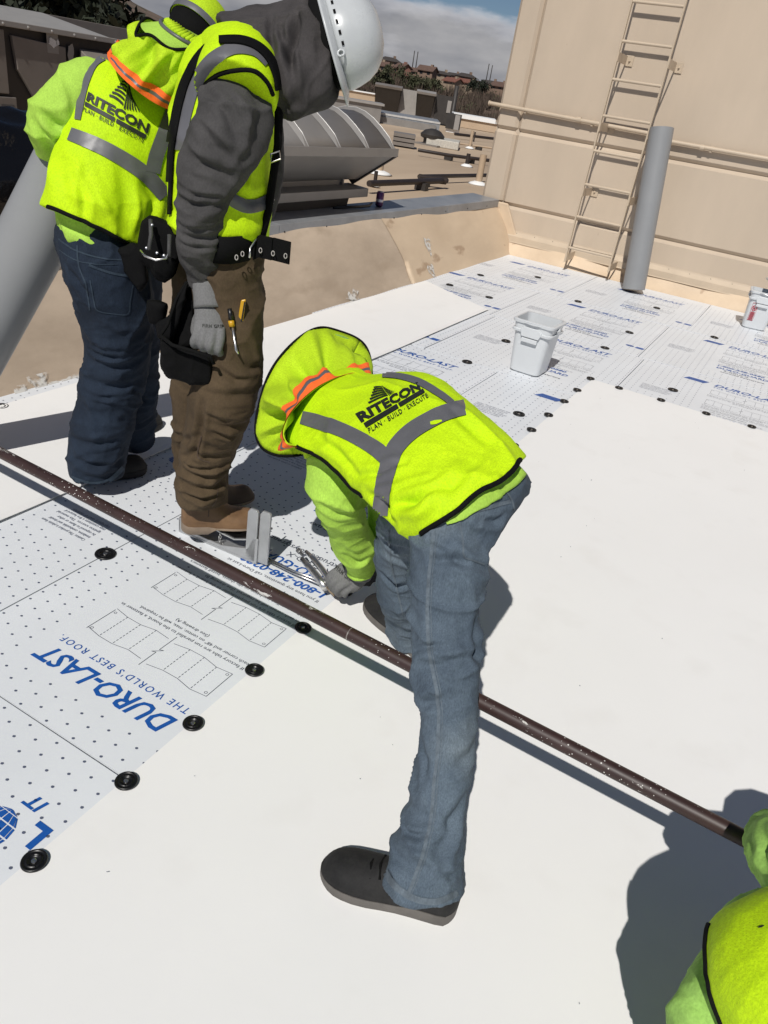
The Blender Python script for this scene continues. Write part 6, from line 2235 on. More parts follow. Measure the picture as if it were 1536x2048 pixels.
for k in range(7):
    a = -0.35 + 0.115 * k * 1.0
    q.add([bcB + up_h * (z - 0.0005) + long_h * rl_ * math.cos(aa) + side_h * rs_ * math.sin(aa) for (rl_, rs_, z, aa) in
           ((0.1255, 0.1035, 0.016, math.pi * 1.5 - 0.6 + k * 0.2), (0.1255, 0.1035, 0.016, math.pi * 1.5 - 0.52 + k * 0.2), (0.1250, 0.1030, 0.022, math.pi * 1.5 - 0.52 + k * 0.2), (0.1250, 0.1030, 0.022, math.pi * 1.5 - 0.6 + k * 0.2))], [(0, 1, 2, 3)])
    q.add([bcB + up_h * z + long_h * rl_ * math.cos(aa) + side_h * rs_ * math.sin(aa) for (rl_, rs_, z, aa) in
           ((0.1255, 0.1035, 0.016, math.pi * 0.5 - 0.6 + k * 0.2), (0.1255, 0.1035, 0.016, math.pi * 0.5 - 0.52 + k * 0.2), (0.1250, 0.1030, 0.022, math.pi * 0.5 - 0.52 + k * 0.2), (0.1250, 0.1030, 0.022, math.pi * 0.5 - 0.6 + k * 0.2))], [(0, 1, 2, 3)])
obj('vent_slot', q, M['black_trim'], hat)
cl = min(hatring(0.126, 0.104, 0.008), key=lambda p: (p - CAM).length)
q = MB()
q.pipe([cl + (long_h * math.cos(a) + up_h * math.sin(a)) * 0.008 + (cl - bcB).normalized() * 0.004 for a in [2 * math.pi * k / 14 for k in range(15)]], 0.0028, 8)
obj('accessory_ring', q, M['hat_white'], hat, smooth=True)
q = MB()
q.rings([hatring(0.114, 0.094, 0.0), hatring(0.112, 0.092, -0.028), hatring(0.100, 0.084, -0.050)], cap=False)
obj('head_band', q, M['black_trim'], hat, smooth=True)
q = MB()
q.pipe([pd(575, 2, 1.93), pd(596, 8, 1.92), pd(622, 18, 1.92), pd(645, 40, 1.915)], [0.012, 0.016, 0.014, 0.012], 10)
q.pipe([pd(585, -6, 1.93), pd(600, 2, 1.915), pd(612, 4, 1.91)], [0.016, 0.019, 0.015], 10)
obj('ratchet_knob', q, M['black_plastic'], hat, smooth=True)
# suspenders
stripe('suspender', vbB, [(424, 92, 14), (396, 122, 15), (372, 170, 16), (356, 230, 16), (344, 300, 16), (340, 360, 16), (337, 430, 16)], 15, M['nylon'], vestB, 0.006, 3, thick=0.004)
stripe('suspender', capb, [(440, 84, 14), (480, 84, 15), (512, 95, 15), (536, 118, 15), (549, 150, 14), (554, 180, 12)], 15, M['nylon'], vestB, 0.006, 3, thick=0.004)
q = MB()
q.pipe([pd(551, 160, 1.84), pd(558, 220, 1.86), pd(556, 290, 1.90), pd(547, 350, 1.94), pd(537, 420, 1.98), pd(522, 478, 2.0)], 0.011, 8)
obj('suspender', q, M['nylon'], vestB, smooth=True)
q = MB()
cbk = [pd(541, 308, 1.885), pd(559, 302, 1.885), pd(561, 318, 1.89), pd(543, 325, 1.89)]
q.pipe(cbk + [cbk[0]], 0.0022, 6)
obj('buckle', q, M['steel'], vestB)
# glove
g, gb = glove(B, [(414, 572, 2.02, 27), (416, 600, 2.02, 28), (420, 632, 2.02, 31), (421, 655, 2.02, 33), (420, 668, 2.02, 33)],
              [[(398, 650, 2.01, 10), (392, 672, 2.0, 9.5), (388, 686, 2.01, 9), (394, 692, 2.04, 8.5), (402, 684, 2.06, 8)],
               [(412, 656, 2.005, 10), (406, 678, 1.995, 10), (404, 692, 2.005, 9.5), (410, 697, 2.035, 9), (418, 690, 2.06, 8)],
               [(428, 658, 2.005, 10), (422, 682, 1.995, 10), (420, 697, 2.005, 9.5), (426, 702, 2.035, 9), (433, 694, 2.06, 8)],
               [(442, 656, 2.01, 10), (440, 682, 2.005, 9.5), (436, 700, 2.01, 9), (440, 706, 2.035, 8.5), (446, 696, 2.06, 8)]],
              [(404, 618, 2.04, 10), (394, 640, 2.06, 10), (390, 662, 2.07, 9.5), (396, 676, 2.07, 9)], 0.003, cuff=[(412, 562, 2.015, 30), (416, 590, 2.015, 29), (417, 618, 2.015, 29)])
vs, fs = unit_text('FIRM GRIP', bold=0.02, space=1.05)
decal('glove_print', gb, vs, fs, ((405, 648), (447, 650), (447, 657), (405, 655)), M['black_print'], g, 0.0015)
q = MB()
limb(q, [(412, 559, 2.012, 30), (412, 564, 2.013, 30)], 0.95, roundcap=False)
obj('cuff_edge', q, M['black_trim'], g, smooth=True)
glove(B, [(486, 545, 2.25, 20), (484, 575, 2.25, 24), (482, 600, 2.25, 25)], [[(470 + 9 * k, 600, 2.25, 7.5), (470 + 9 * k, 625, 2.25, 7), (474 + 9 * k, 640, 2.27, 6.5)] for k in range(4)], [(470, 575, 2.23, 8), (462, 595, 2.22, 7.5), (462, 612, 2.23, 7)], 0.004)

# ------------------------------------------------------------------ tool belt
TB = thing('tool_belt', 'black nylon tool belt with pouches worn over the brown pants', 'tool belt', (1.72, 1.40, 0.85))
q = MB()
bp_ = [(352, 462, 2.03), (372, 480, 1.97), (410, 496, 1.93), (455, 502, 1.93), (495, 496, 1.97), (522, 486, 2.04), (528, 478, 2.14), (500, 470, 2.26), (430, 462, 2.30), (370, 455, 2.22), (345, 455, 2.12)]
P = smooth_path([[*pd(*p)] for p in bp_ + bp_[:1]], 6)
ring = []
for i, p in enumerate(P):
    c = Vector(p)
    ring.append((c + Vector((0, 0, 0.034)), c - Vector((0, 0, 0.034))))
vs = [x for r_ in ring for x in r_]
q.add(vs, [(2 * i, 2 * i + 1, 2 * i + 3, 2 * i + 2) for i in range(len(ring) - 1)])
o = obj('belt_strap', q, M['nylon'], TB, smooth=True)
o.modifiers.new('t', 'SOLIDIFY').thickness = 0.006
# free belt end
q = MB()
en = [pd(503, 500, 2.0), pd(520, 492, 1.99), pd(545, 498, 1.98), pd(565, 503, 1.98), pd(580, 507, 1.98)]
for i in range(len(en) - 1):
    up_ = Vector((0, 0, 0.029))
    q.add([en[i] + up_, en[i] - up_, en[i + 1] - up_, en[i + 1] + up_], [(0, 1, 2, 3)])
o = obj('belt_end', q, M['nylon'], TB, smooth=False)
o.modifiers.new('t', 'SOLIDIFY').thickness = 0.005
for (x, y, d) in ((521, 501, 1.983), (546, 507, 1.972), (571, 512, 1.972), (473, 515, 1.926), (485, 508, 1.94)):
    c = pd(x, y, d)
    q = MB()
    q.pipe([c + (RGT * math.cos(a) * 0.6 + UPV * math.sin(a)) * 0.0065 for a in [2 * math.pi * k / 14 for k in range(15)]], 0.0016, 6)
    obj('grommet', q, M['galv'], TB, smooth=True)
q = MB()
q.pipe([pd(518, 470, 1.985), pd(510, 482, 1.975), pd(500, 497, 1.965), pd(499, 516, 1.965)], 0.003, 6)
obj('buckle_hook', q, M['steel'], TB, smooth=True)
def pouch(name, outline, d0, d1, thick, m_, parent, rim=None):
    """stitched pouch: outline in survey pixels, depth from d0 (top) to d1 (bottom)"""
    ys = [p[1] for p in outline]
    y0, y1 = min(ys), max(ys)
    f_ = [pd(x, y, d0 + (d1 - d0) * (y - y0) / (y1 - y0)) for x, y in outline]
    c = sum(f_, Vector()) / len(f_)
    back = (c - CAM).normalized()
    q = MB()
    n_ = len(f_)
    rs = []
    for k, s in ((0.0, 0.90), (0.25, 1.0), (0.8, 1.0), (1.0, 0.93)):
        rs.append([c + (p - c) * s + back * (thick * k) for p in f_])
    rs = [[c - back * 0.006 + (p - c) * 0.5 for p in f_]] + rs
    q.rings(rs)
    return cloth(name, q, 0.0042, m_, parent, 4, [(14, 14, 14, 0.004, 'n', 33), (22, 22, 22, 0.0025, 'ridge', 34)])[0]
p1 = pouch('hammer_pouch', [(283, 442), (300, 430), (340, 446), (360, 462), (362, 500), (356, 525), (350, 548), (330, 568), (312, 560), (302, 535), (280, 520), (276, 480)], 1.98, 2.06, 0.07, M['nylon'], TB)
pouch('hammer_flap', [(306, 500), (330, 512), (352, 520), (348, 545), (332, 562), (316, 556), (308, 530)], 1.955, 2.03, 0.02, M['nylon'], p1)
pouch('side_pouch', [(236, 495), (262, 486), (282, 494), (292, 530), (294, 570), (280, 586), (262, 560), (246, 540)], 2.10, 2.16, 0.06, M['nylon'], TB)
pouch('side_pouch', [(296, 600), (318, 602), (336, 606), (330, 640), (318, 652), (298, 646), (290, 620)], 2.08, 2.12, 0.06, M['nylon'], TB)
big = pouch('main_pouch', [(322, 672), (345, 690), (385, 702), (420, 712), (428, 735), (424, 772), (385, 770), (335, 755), (322, 735)], 1.99, 2.06, 0.11, M['nylon'], TB)
pouch('pouch_bag', [(352, 600), (372, 566), (392, 560), (392, 600), (388, 650), (395, 690), (372, 700), (345, 690), (335, 650)], 2.06, 2.07, 0.08, M['nylon'], TB)
pouch('pouch_wing', [(345, 620), (362, 580), (378, 562), (370, 610), (360, 650), (342, 684), (318, 676), (312, 650), (330, 635)], 2.01, 2.04, 0.05, M['nylon'], TB)
pouch('right_pouch', [(440, 560), (470, 556), (484, 580), (484, 690), (474, 720), (440, 724), (428, 690), (450, 640)], 2.02, 2.07, 0.07, M['nylon'], TB)
q = MB()
q.pipe([pd(322, 672, 1.985), pd(345, 690, 1.98), pd(385, 702, 1.98), pd(420, 712, 1.985), pd(428, 728, 2.0)], 0.005, 8)
q.pipe([pd(392, 560, 2.03), pd(372, 566, 2.03), pd(352, 600, 2.02), pd(335, 650, 2.0), pd(318, 676, 1.99)], 0.0045, 8)
obj('pouch_binding', q, M['black_trim'], TB, smooth=True)
q = MB()
q.pipe([pd(281, 501, 1.955), pd(290, 512, 1.945), pd(312, 520, 1.94), pd(332, 517, 1.945), pd(338, 505, 1.95), pd(339, 480, 1.955)], 0.0030, 8)
obj('hammer_loop', q, M['steel'], TB, smooth=True)
q = MB()
for (x, y) in ((293, 496), (304, 450), (314, 506), (328, 511), (338, 472), (339, 490), (303, 478)):
    c = pd(x, y, 1.958)
    q.lathe([(0.004, -0.002), (0.004, 0.002), (0.001, 0.003)], c, 8, M=(-FWD).to_track_quat('Z', 'Y').to_matrix())
obj('rivet', q, M['steel'], TB)['kind'] = 'stuff'
q = MB()
q.pipe([pd(301, 440, 1.965), pd(302, 470, 1.955), pd(298, 500, 1.955)], 0.006, 6)
q.pipe([pd(339, 470, 1.955), pd(338, 512, 1.95)], 0.006, 6)
obj('strap', q, M['nylon_grey'], TB, smooth=True)
UK = thing('utility_knife', 'yellow and black utility knife in the right pouch', 'knife', pd(485, 620, 2.0))
q = MB()
hv = [pd(482, 600, 1.995), pd(492, 598, 1.995), pd(486, 648, 2.02), pd(474, 650, 2.02)]
q.prism(hv, (pd(480, 620, 2.02) - CAM).normalized() * 0.018)
obj('handle', q, M['yellow_plastic'], UK, bevel=0.003)
q = MB()
q.prism([pd(488, 604, 1.992), pd(491, 603, 1.992), pd(484, 644, 2.016), pd(481, 645, 2.016)], (pd(480, 620, 2.02) - CAM).normalized() * 0.008)
obj('grip_inlay', q, M['black_plastic'], UK)
SD = thing('screwdriver', 'screwdriver with yellow collar standing in the right pouch', 'screwdriver', pd(462, 640, 2.0))
q = MB()
q.pipe([pd(459, 617, 1.99), pd(463, 640, 2.0)], [0.006, 0.008], 10)
obj('grip', q, M['black_plastic'], SD, smooth=True)
q = MB()
q.pipe([pd(462, 641, 2.0), pd(464, 653, 2.005)], 0.0082, 10)
obj('collar', q, M['yellow_plastic'], SD, smooth=True)
q = MB()
q.pipe([pd(465, 653, 2.005), pd(472, 700, 2.02), pd(477, 708, 2.02)], [0.004, 0.004, 0.002], 8)
obj('shaft', q, M['steel'], SD, smooth=True)
# ================================================================== worker in dark jeans seen from behind
Cc = thing('person', 'worker in yellow vest and dark jeans seen from behind, arm round a grey roll', 'person', (1.72, 1.92, 0))
bm_ = MB()
LSCALE[0] = 0.78
limb(bm_, [(196, 930, 2.66, 26), (228, 780, 2.52, 32), (225, 620, 2.34, 46), (210, 500, 2.24, 56)])
limb(bm_, [(268, 870, 2.92, 24), (274, 760, 2.66, 30), (260, 620, 2.46, 44), (235, 520, 2.34, 54)])
trunk(bm_, [(150, 480, 2.2, 290, 520, 2.38, 0.08), (170, 330, 2.15, 330, 380, 2.34, 0.085), (200, 190, 2.1, 350, 250, 2.3, 0.085), (270, 120, 2.12, 330, 160, 2.22, 0.05), (310, 80, 2.14, 370, 120, 2.22, 0.045)])
limb(bm_, [(190, 165, 2.12, 32), (110, 235, 2.10, 26), (130, 325, 2.30, 18)])
limb(bm_, [(370, 230, 2.3, 32), (400, 320, 2.4, 26), (380, 400, 2.5, 18)])
hcC = pd(398, 84, 2.20)
face_head(bm_, hcC, pd(440, 130, 2.25) - hcC, pd(424, 30, 2.20) - hcC, r=0.078)
LSCALE[0] = 1.0
obj('body', voxel(bm_, 0.010, 4), M['skin'], Cc, smooth=True)
jm = MB()
limb(jm, [(194, 948, 2.67, 52), (192, 915, 2.64, 54), (203, 860, 2.58, 55), (220, 780, 2.51, 60), (236, 700, 2.43, 64), (232, 620, 2.34, 74, 1.1), (214, 540, 2.27, 84, 1.2), (202, 495, 2.25, 82, 1.15), (202, 470, 2.27, 74, 1.1)], 1.0, n=32, roundcap=False)
limb(jm, [(266, 882, 2.92, 38), (270, 850, 2.86, 38), (276, 790, 2.72, 38), (274, 720, 2.60, 44), (262, 640, 2.48, 60), (245, 560, 2.38, 74), (235, 500, 2.34, 80)], 1.0, n=30, roundcap=False)
jf = [([(150, 880), (190, 890), (235, 880)], -0.007, 0.012), ([(150, 915), (190, 930), (240, 920)], -0.008, 0.012), ([(165, 800), (200, 815), (260, 800)], 0.006, 0.016), ([(180, 720), (220, 735), (280, 720)], -0.006, 0.014), ([(185, 680), (230, 690), (295, 670)], 0.006, 0.016), ([(175, 760), (215, 775), (275, 765)], -0.006, 0.014), ([(130, 530), (160, 570), (180, 600)], -0.006, 0.012), ([(270, 780), (285, 800), (300, 800)], -0.006, 0.01), ([(245, 840), (275, 850), (300, 835)], -0.006, 0.01), ([(165, 940), (200, 945), (240, 900)], 0.006, 0.012)]
jf += [([(150, 860), (190, 872), (245, 858)], 0.006, 0.007), ([(152, 900), (195, 912), (240, 900)], 0.006, 0.007), ([(168, 780), (215, 795), (270, 780)], -0.006, 0.007), ([(180, 700), (225, 712), (290, 695)], -0.006, 0.008), ([(200, 640), (240, 660), (290, 645)], 0.005, 0.010)]
jeansC, jbC = cloth('jeans', jm, 0.0055, M['navy'], Cc, 6, [(8, 8, 12, 0.005, 'n', 1), (9, 9, 14, 0.0045, 'ridge', 21), (26, 26, 34, 0.0014, 'ridge', 8)], jf)
stripe('pocket_edge', jbC, [(180, 560), (188, 600), (195, 620), (225, 627), (255, 627), (260, 600), (265, 570)], 2.5, M['navy_seam'], jeansC, 0.002, 2)
stripe('pocket_top', jbC, [(178, 530), (220, 545), (258, 552)], 5, M['navy_seam'], jeansC, 0.002, 2)
stripe('centre_seam', jbC, [(155, 490), (158, 530), (172, 570), (180, 620)], 3, M['navy_seam'], jeansC, 0.002, 2)
stripe('waistband', jbC, [(118, 478), (150, 500), (200, 516), (250, 520)], 3, M['navy_seam'], jeansC, 0.002, 2)
stripe('back_yoke', jbC, [(120, 500), (150, 520), (190, 528), (235, 528)], 2, M['navy_seam'], jeansC, 0.002, 2)
stripe('leg_hem', jbC, [(142, 955), (180, 967), (215, 962), (246, 935)], 9, M['navy_seam'], jeansC, 0.002, 2)
shoe(Cc, pz(172, 962, 0.0), pz(292, 940, 0.0), M['shoe_black'], M['shoe_black'], 0.112, 0.10, 0.032)
shoe(Cc, pz(243, 890, 0.0), pz(314, 846, 0.0), M['shoe_black'], M['shoe_black'], 0.108, 0.10, 0.030)
sm = MB()
trunk(sm, [(128, 476, 2.14, 318, 540, 2.36, 0.115), (120, 455, 2.14, 318, 508, 2.36, 0.115), (115, 380, 2.10, 335, 440, 2.34, 0.105), (140, 270, 2.08, 360, 330, 2.32, 0.105), (168, 180, 2.08, 375, 250, 2.30, 0.10), (200, 130, 2.08, 365, 205, 2.28, 0.08)])
limb(sm, [(200, 160, 2.13, 46), (178, 172, 2.11, 50), (140, 200, 2.10, 49), (106, 236, 2.10, 45), (98, 262, 2.14, 40), (112, 296, 2.22, 34), (132, 326, 2.30, 28), (142, 342, 2.34, 22)], 1.0, roundcap=False)
limb(sm, [(365, 225, 2.30, 48), (395, 290, 2.38, 42), (395, 360, 2.46, 34), (370, 410, 2.5, 26)], 1.0, roundcap=False)
shirtC, sbC = cloth('shirt', sm, 0.0065, M['lime'], Cc, 6, NOISE_SHIRT, [([(85, 225), (110, 250), (150, 275)], -0.008, 0.012), ([(95, 270), (120, 280), (150, 285)], -0.006, 0.01), ([(150, 160), (160, 200), (150, 250)], 0.006, 0.02), ([(120, 190), (135, 230), (150, 262)], 0.006, 0.014), ([(70, 240), (90, 270), (110, 310)], -0.006, 0.012), ([(130, 455), (180, 485), (230, 500)], 0.006, 0.010)])
vm = MB()
trunk(vm, [(84, 412, 2.08, 318, 508, 2.34, 0.130), (98, 370, 2.07, 335, 460, 2.33, 0.128), (126, 280, 2.06, 368, 360, 2.32, 0.122), (146, 205, 2.06, 388, 275, 2.31, 0.116), (166, 140, 2.06, 392, 225, 2.30, 0.104), (200, 112, 2.08, 375, 195, 2.28, 0.08)], e=0.84)
vestC, vbC = cloth('safety_vest', vm, 0.005, M['hivis'], Cc, 5, NOISE_VEST, [([(130, 300), (160, 330), (150, 400)], 0.005, 0.012), ([(200, 400), (220, 430), (215, 470)], 0.005, 0.010), ([(150, 360), (170, 400), (165, 440)], -0.005, 0.010), ([(270, 380), (275, 420), (265, 470)], 0.005, 0.010), ([(180, 330), (200, 390), (190, 450)], 0.005, 0.02), ([(120, 330), (125, 370), (140, 410)], -0.004, 0.02), ([(240, 330), (250, 400), (245, 460)], -0.005, 0.02), ([(290, 370), (310, 400), (300, 450)], -0.006, 0.014)])
stripe('reflective_band', vbC, [(140, 268, 26), (165, 278, 28), (208, 297, 29), (262, 328, 30), (300, 358, 30), (330, 392, 28)], 29, M['reflect'], vestC, 0.003, 5)
stripe('reflective_band', vbC, [(345, 222, 30), (330, 262, 30), (312, 310, 30), (304, 345, 30)], 30, M['reflect'], vestC, 0.0036, 5)
stripe('reflective_band', vbC, [(214, 112, 15), (188, 128, 17), (171, 165, 17), (162, 205, 15), (156, 240, 12)], 16, M['reflect'], vestC, 0.003, 4)
piping('hem_binding', vbC, hem_line(vbC, [(98, 385), (130, 395), (160, 410), (200, 430), (250, 450), (310, 480)], -0.1, 1.0, 90, 2.5), 0.0062, M['black_trim'], vestC, off=0.004)
piping('armhole_binding', vbC, [(196, 112), (174, 124), (160, 145), (152, 175)], 0.0045, M['black_trim'], vestC)
vs, fs = unit_text('RITECON', bold=0.045, space=1.02)
decal('logo_name', vbC, vs, fs, ((178, 184), (300, 249), (294, 268), (173, 202)), M['black_print'], vestC)
vs, fs = bar_art()
decal('logo_bar', vbC, vs, fs, ((172, 204), (293, 270), (290, 278), (170, 212)), M['black_print'], vestC)
vs, fs = unit_text('PLAN · BUILD · EXECUTE', bold=0.01, space=1.15)
decal('logo_motto', vbC, vs, fs, ((168, 214), (289, 277), (286, 286), (166, 222)), M['black_print'], vestC)
vs, fs = tower_art()
decal('logo_tower', vbC, vs, fs, ((232, 156), (284, 172), (280, 232), (216, 196)), M['black_print'], vestC, maxlen=0.12)
# neck shade, brim, cap dome
hc = (pd(222, 104, 2.04) + pd(356, 214, 2.16)) / 2
he1 = (pd(222, 104, 2.04) - pd(356, 214, 2.16)) / 2
he2 = pd(272, 176, 2.00) - hc
bc = pd(352, 84, 2.10)
be1 = pd(279, 44, 2.06) - bc
be2 = pd(338, 98, 1.98) - bc
sh = shade(Cc, hc, he1, he2, bc, be1, be2, M['hivis_shade'], seed=3, bulge=0.08, fold=0.022)
axh = (bc - hc).normalized()
hc2 = pd(398, 62, 2.13)
bd = MB()
rs = []
for k_ in (0.0, 0.5, 0.995):
    cc_ = hc2.lerp(bc, k_)
    w_ = 0.55 + 0.40 * k_
    rs.append([cc_ + (be1 * math.cos(q) + be2 * math.sin(q)) * w_ for q in [2 * math.pi * k / 60 for k in range(60)]])
bd.rings(rs, cap=False)
obj('hat_brim', bd, M['lime'], Cc, smooth=True).modifiers.new('t', 'SOLIDIFY').thickness = 0.003
q = MB()
q.pipe([hc2.lerp(bc, 0.45) + (be1 * math.cos(a) + be2 * math.sin(a)) * 0.77 for a in [2 * math.pi * k / 60 for k in range(61)]], 0.0055, 8)
obj('elastic_edge', q, M['reflect'], Cc, smooth=True)
q = MB()
for k in range(40):
    a = 2 * math.pi * k / 40
    c0 = hc2.lerp(bc, 0.36) + (be1 * math.cos(a) + be2 * math.sin(a)) * 0.72
    c1 = hc2.lerp(bc, 0.10) + (be1 * math.cos(a) + be2 * math.sin(a)) * 0.60
    q.pipe([c0, c1], 0.0065, 6)
obj('elastic_gather', q, M['hivis_shade'], Cc, smooth=True)
# dome of the cap, tilted away with a dark gap below
dc = pd(394, 66, 2.14)
dup = (pd(424, 22, 2.15) - dc).normalized()
da = (pd(345, 38, 2.13) - dc)
da = (da - dup * da.dot(dup)).normalized()
db = dup.cross(da).normalized()
q = MB()
prof = [(0.092, 0.0), (0.094, 0.015), (0.090, 0.040), (0.078, 0.066), (0.056, 0.086), (0.028, 0.097), (0.003, 0.100)]
q.rings([[dc + dup * z + (da * math.cos(a) * 0.92 + db * math.sin(a)) * r_ for a in [2 * math.pi * k / 32 for k in range(32)]] for r_, z in prof])
dome = obj('hard_hat_cover', q, M['hivis_shade'], Cc, smooth=True)
q = MB()
q.rings([[dc + dup * z + (da * math.cos(a) * 0.92 + db * math.sin(a)) * r_ for a in [2 * math.pi * k / 32 for k in range(32)]] for r_, z in ((0.0955, -0.002), (0.0965, 0.012), (0.0955, 0.016))], cap=False)
obj('cover_binding', q, M['reflect'], dome, smooth=True)
q = MB()
q.rings([[dc + dup * z + (da * math.cos(a) * 0.92 + db * math.sin(a)) * r_ for a in [2 * math.pi * k / 32 for k in range(32)]] for r_, z in ((0.090, -0.001), (0.080, -0.040), (0.074, -0.060))])
obj('hat_suspension', q, M['black_trim'], dome, smooth=True)
glove(Cc, [(146, 345, 2.35, 20), (158, 360, 2.38, 24), (168, 372, 2.41, 24)], [[(166 + 5 * k, 372 - 6 * k, 2.42, 7.5), (178 + 5 * k, 382 - 6 * k, 2.45, 7), (186 + 5 * k, 384 - 6 * k, 2.48, 6.5)] for k in range(4)], [(150, 352, 2.34, 8), (150, 372, 2.34, 7.5), (158, 384, 2.36, 7)], 0.004)
glove(Cc, [(366, 414, 2.5, 20), (358, 428, 2.5, 23), (352, 440, 2.5, 23)], [[(340 + 8 * k, 438 + 2 * k, 2.5, 7.5), (338 + 8 * k, 455 + 2 * k, 2.5, 7), (344 + 8 * k, 464 + 2 * k, 2.52, 6.5)] for k in range(4)], [(352, 425, 2.47, 8), (342, 438, 2.46, 7.5), (340, 450, 2.47, 7)], 0.004)

# ================================================================== worker crouching at the lower right corner
D = thing('person', 'crouching worker in yellow vest cut off by the lower right corner', 'person', (0.80, -0.40, 0))
bm_ = MB()
LSCALE[0] = 0.78
def wl(mb, rows, n=26):
    wlimb(mb, [[*r[0], r[1], r[2] if len(r) > 2 else 1.0] for r in rows], n=n)
DROWS = [(1500, 2150, 0.885, 1910, 2070, 0.90, 0.13), (1472, 2050, 0.90, 1930, 1930, 0.925, 0.14), (1436, 1960, 0.935, 1910, 1810, 0.96, 0.135), (1418, 1880, 0.975, 1870, 1740, 1.01, 0.12), (1440, 1825, 1.01, 1800, 1715, 1.05, 0.095), (1500, 1795, 1.04, 1730, 1725, 1.07, 0.05)]
DSC[0] = 1.07
LSCALE[0] = 0.60
trunk(bm_, DROWS[:-1])
limb(bm_, [(1500, 1890, 1.03, 44), (1424, 2030, 0.99, 48), (1404, 2120, 1.0, 42), (1420, 2200, 1.08, 34)])
limb(bm_, [(1640, 1800, 1.06, 46), (1600, 1745, 1.06, 48), (1562, 1700, 1.12, 42), (1565, 1680, 1.20, 32)])
DSC[0] = 1.0
wl(bm_, [(V(0.60, -0.66, 0.26), 0.085, 1.1), (V(0.72, -0.54, 0.36), 0.075, 1.1), (V(0.84, -0.44, 0.43), 0.075, 1.0), (V(0.95, -0.42, 0.46), 0.06), (V(1.02, -0.46, 0.47), 0.055), (V(1.07, -0.48, 0.47), 0.05)])
face_head(bm_, V(1.10, -0.50, 0.46), (0.5, 0.05, -0.9), (0.9, 0, 0.5))
for s in (-1, 1):
    wl(bm_, [(V(0.62, -0.68 + 0.10 * s, 0.24), 0.085), (V(0.98, -0.68 + 0.19 * s, 0.16), 0.062), (V(0.60, -0.72 + 0.17 * s, 0.06), 0.045)])
LSCALE[0] = 1.0
obj('body', voxel(bm_, 0.010, 4), M['skin'], D, smooth=True)
jm = MB()
for s in (-1, 1):
    wl(jm, [(V(0.60, -0.68 + 0.09 * s, 0.26), 0.110), (V(0.80, -0.68 + 0.13 * s, 0.22), 0.095), (V(0.98, -0.68 + 0.16 * s, 0.14), 0.080), (V(0.86, -0.70 + 0.16 * s, 0.085), 0.070), (V(0.62, -0.71 + 0.16 * s, 0.07), 0.062)])
wl(jm, [(V(0.54, -0.70, 0.22), 0.13, 1.2), (V(0.64, -0.66, 0.30), 0.14, 1.2), (V(0.70, -0.60, 0.36), 0.12, 1.2)])
cloth('jeans', jm, 0.008, M['navy'], D, 5, NOISE_DENIM)
DSC[0] = 1.07
sm = MB()
LSCALE[0] = 0.86
trunk(sm, DROWS)
LSCALE[0] = 1.0
wl(sm, [(V(0.60, -0.66, 0.28), 0.125, 1.1), (V(0.70, -0.56, 0.36), 0.125, 1.1), (V(0.80, -0.48, 0.42), 0.125, 1.0), (V(0.88, -0.42, 0.45), 0.11, 1.0)])
limb(sm, [(1500, 1890, 1.03, 56), (1460, 1950, 1.01, 66), (1424, 2030, 0.99, 68), (1404, 2120, 1.0, 60), (1420, 2200, 1.08, 42)], 1.0, roundcap=False)
limb(sm, [(1640, 1800, 1.02, 60), (1600, 1745, 1.06, 66), (1560, 1700, 1.12, 58), (1562, 1675, 1.22, 42), (1592, 1690, 1.30, 34)], 1.0, roundcap=False)
shirtD, sbD = cloth('shirt', sm, 0.006, M['pale_lime'], D, 6, NOISE_SHIRT, [([(1505, 1660), (1515, 1710), (1512, 1750)], -0.006, 0.009), ([(1520, 1650), (1532, 1690), (1530, 1740)], -0.006, 0.009), ([(1500, 1700), (1525, 1730), (1536, 1760)], 0.005, 0.010), ([(1375, 1990), (1400, 2010), (1430, 2048)], -0.005, 0.010)])
vm = MB()
trunk(vm, DROWS, e=0.92)
vestD, vbD = cloth('safety_vest', vm, 0.006, M['hivis'], D, 6, NOISE_VEST)
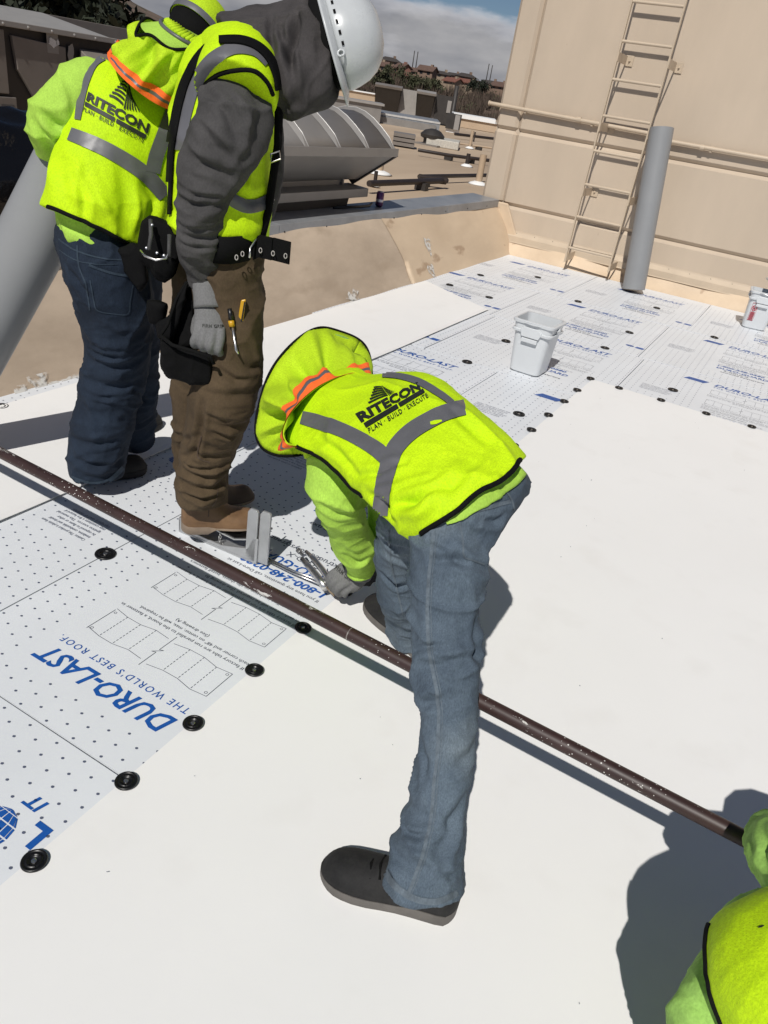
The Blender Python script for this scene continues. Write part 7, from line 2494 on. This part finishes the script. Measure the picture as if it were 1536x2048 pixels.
piping('side_binding', vbD, hem_line(vbD, [(1500, 1840), (1480, 1890), (1480, 1940), (1500, 1990), (1520, 2040), (1540, 2090)], -1.0, 0.12, 130, 2.5), 0.0048, M['black_trim'], vestD, off=0.001)
stripe('ink_mark', vbD, [(1518, 1857, 2), (1524, 1855, 4), (1530, 1853, 2)], 4, M['black_print'], vestD, 0.002, 2)
hcD = V(1.125, -0.50, 0.49)
q = MB()
q.rings([[hcD + V(0.8, 0, 0.6) * z + (V(0, 1, 0) * math.cos(a) + V(0.6, 0, -0.8) * math.sin(a)) * r_ for a in [2 * math.pi * k / 32 for k in range(32)]] for r_, z in ((0.15, 0.0), (0.115, 0.015), (0.112, 0.05), (0.09, 0.085), (0.05, 0.11), (0.004, 0.118))])
obj('hard_hat', q, M['hat_white'], D, smooth=True, angle=40)
for (hh, tt) in (((0.42, -0.88, 0), (0.70, -0.87, 0)), ((0.42, -0.54, 0), (0.70, -0.53, 0))):
    shoe(D, hh, tt, M['shoe_black'], M['sole_grey'], 0.108, 0.10, 0.032)

DSC[0] = 1.0
for hc_, dv in ((V(0.825, -0.36, 0.10), V(0.25, 0.1, -0.6)), (V(1.22, -0.385, 0.30), V(0.3, -0.1, -1.0))):
    dv = dv.normalized()
    sd = dv.cross(V(0, 0, 1)).normalized()
    q = MB()
    wl(q, [(hc_, 0.034, 0.8), (hc_ + dv * 0.05, 0.042, 0.7), (hc_ + dv * 0.08, 0.040, 0.7)])
    for k in range(4):
        o_ = hc_ + dv * 0.075 + sd * (k - 1.5) * 0.020
        wl(q, [(o_, 0.0105), (o_ + dv * 0.035 + V(0.012, 0, 0), 0.010), (o_ + dv * (0.055 - 0.006 * abs(k - 1.5)) + V(0.03, 0, 0), 0.009)], n=12)
    wl(q, [(hc_ + dv * 0.03 + sd * 0.035, 0.012), (hc_ + dv * 0.055 + sd * 0.058, 0.011), (hc_ + dv * 0.08 + sd * 0.062, 0.010)], n=12)
    cloth('glove', q, 0.004, M['glove'], D, 3)
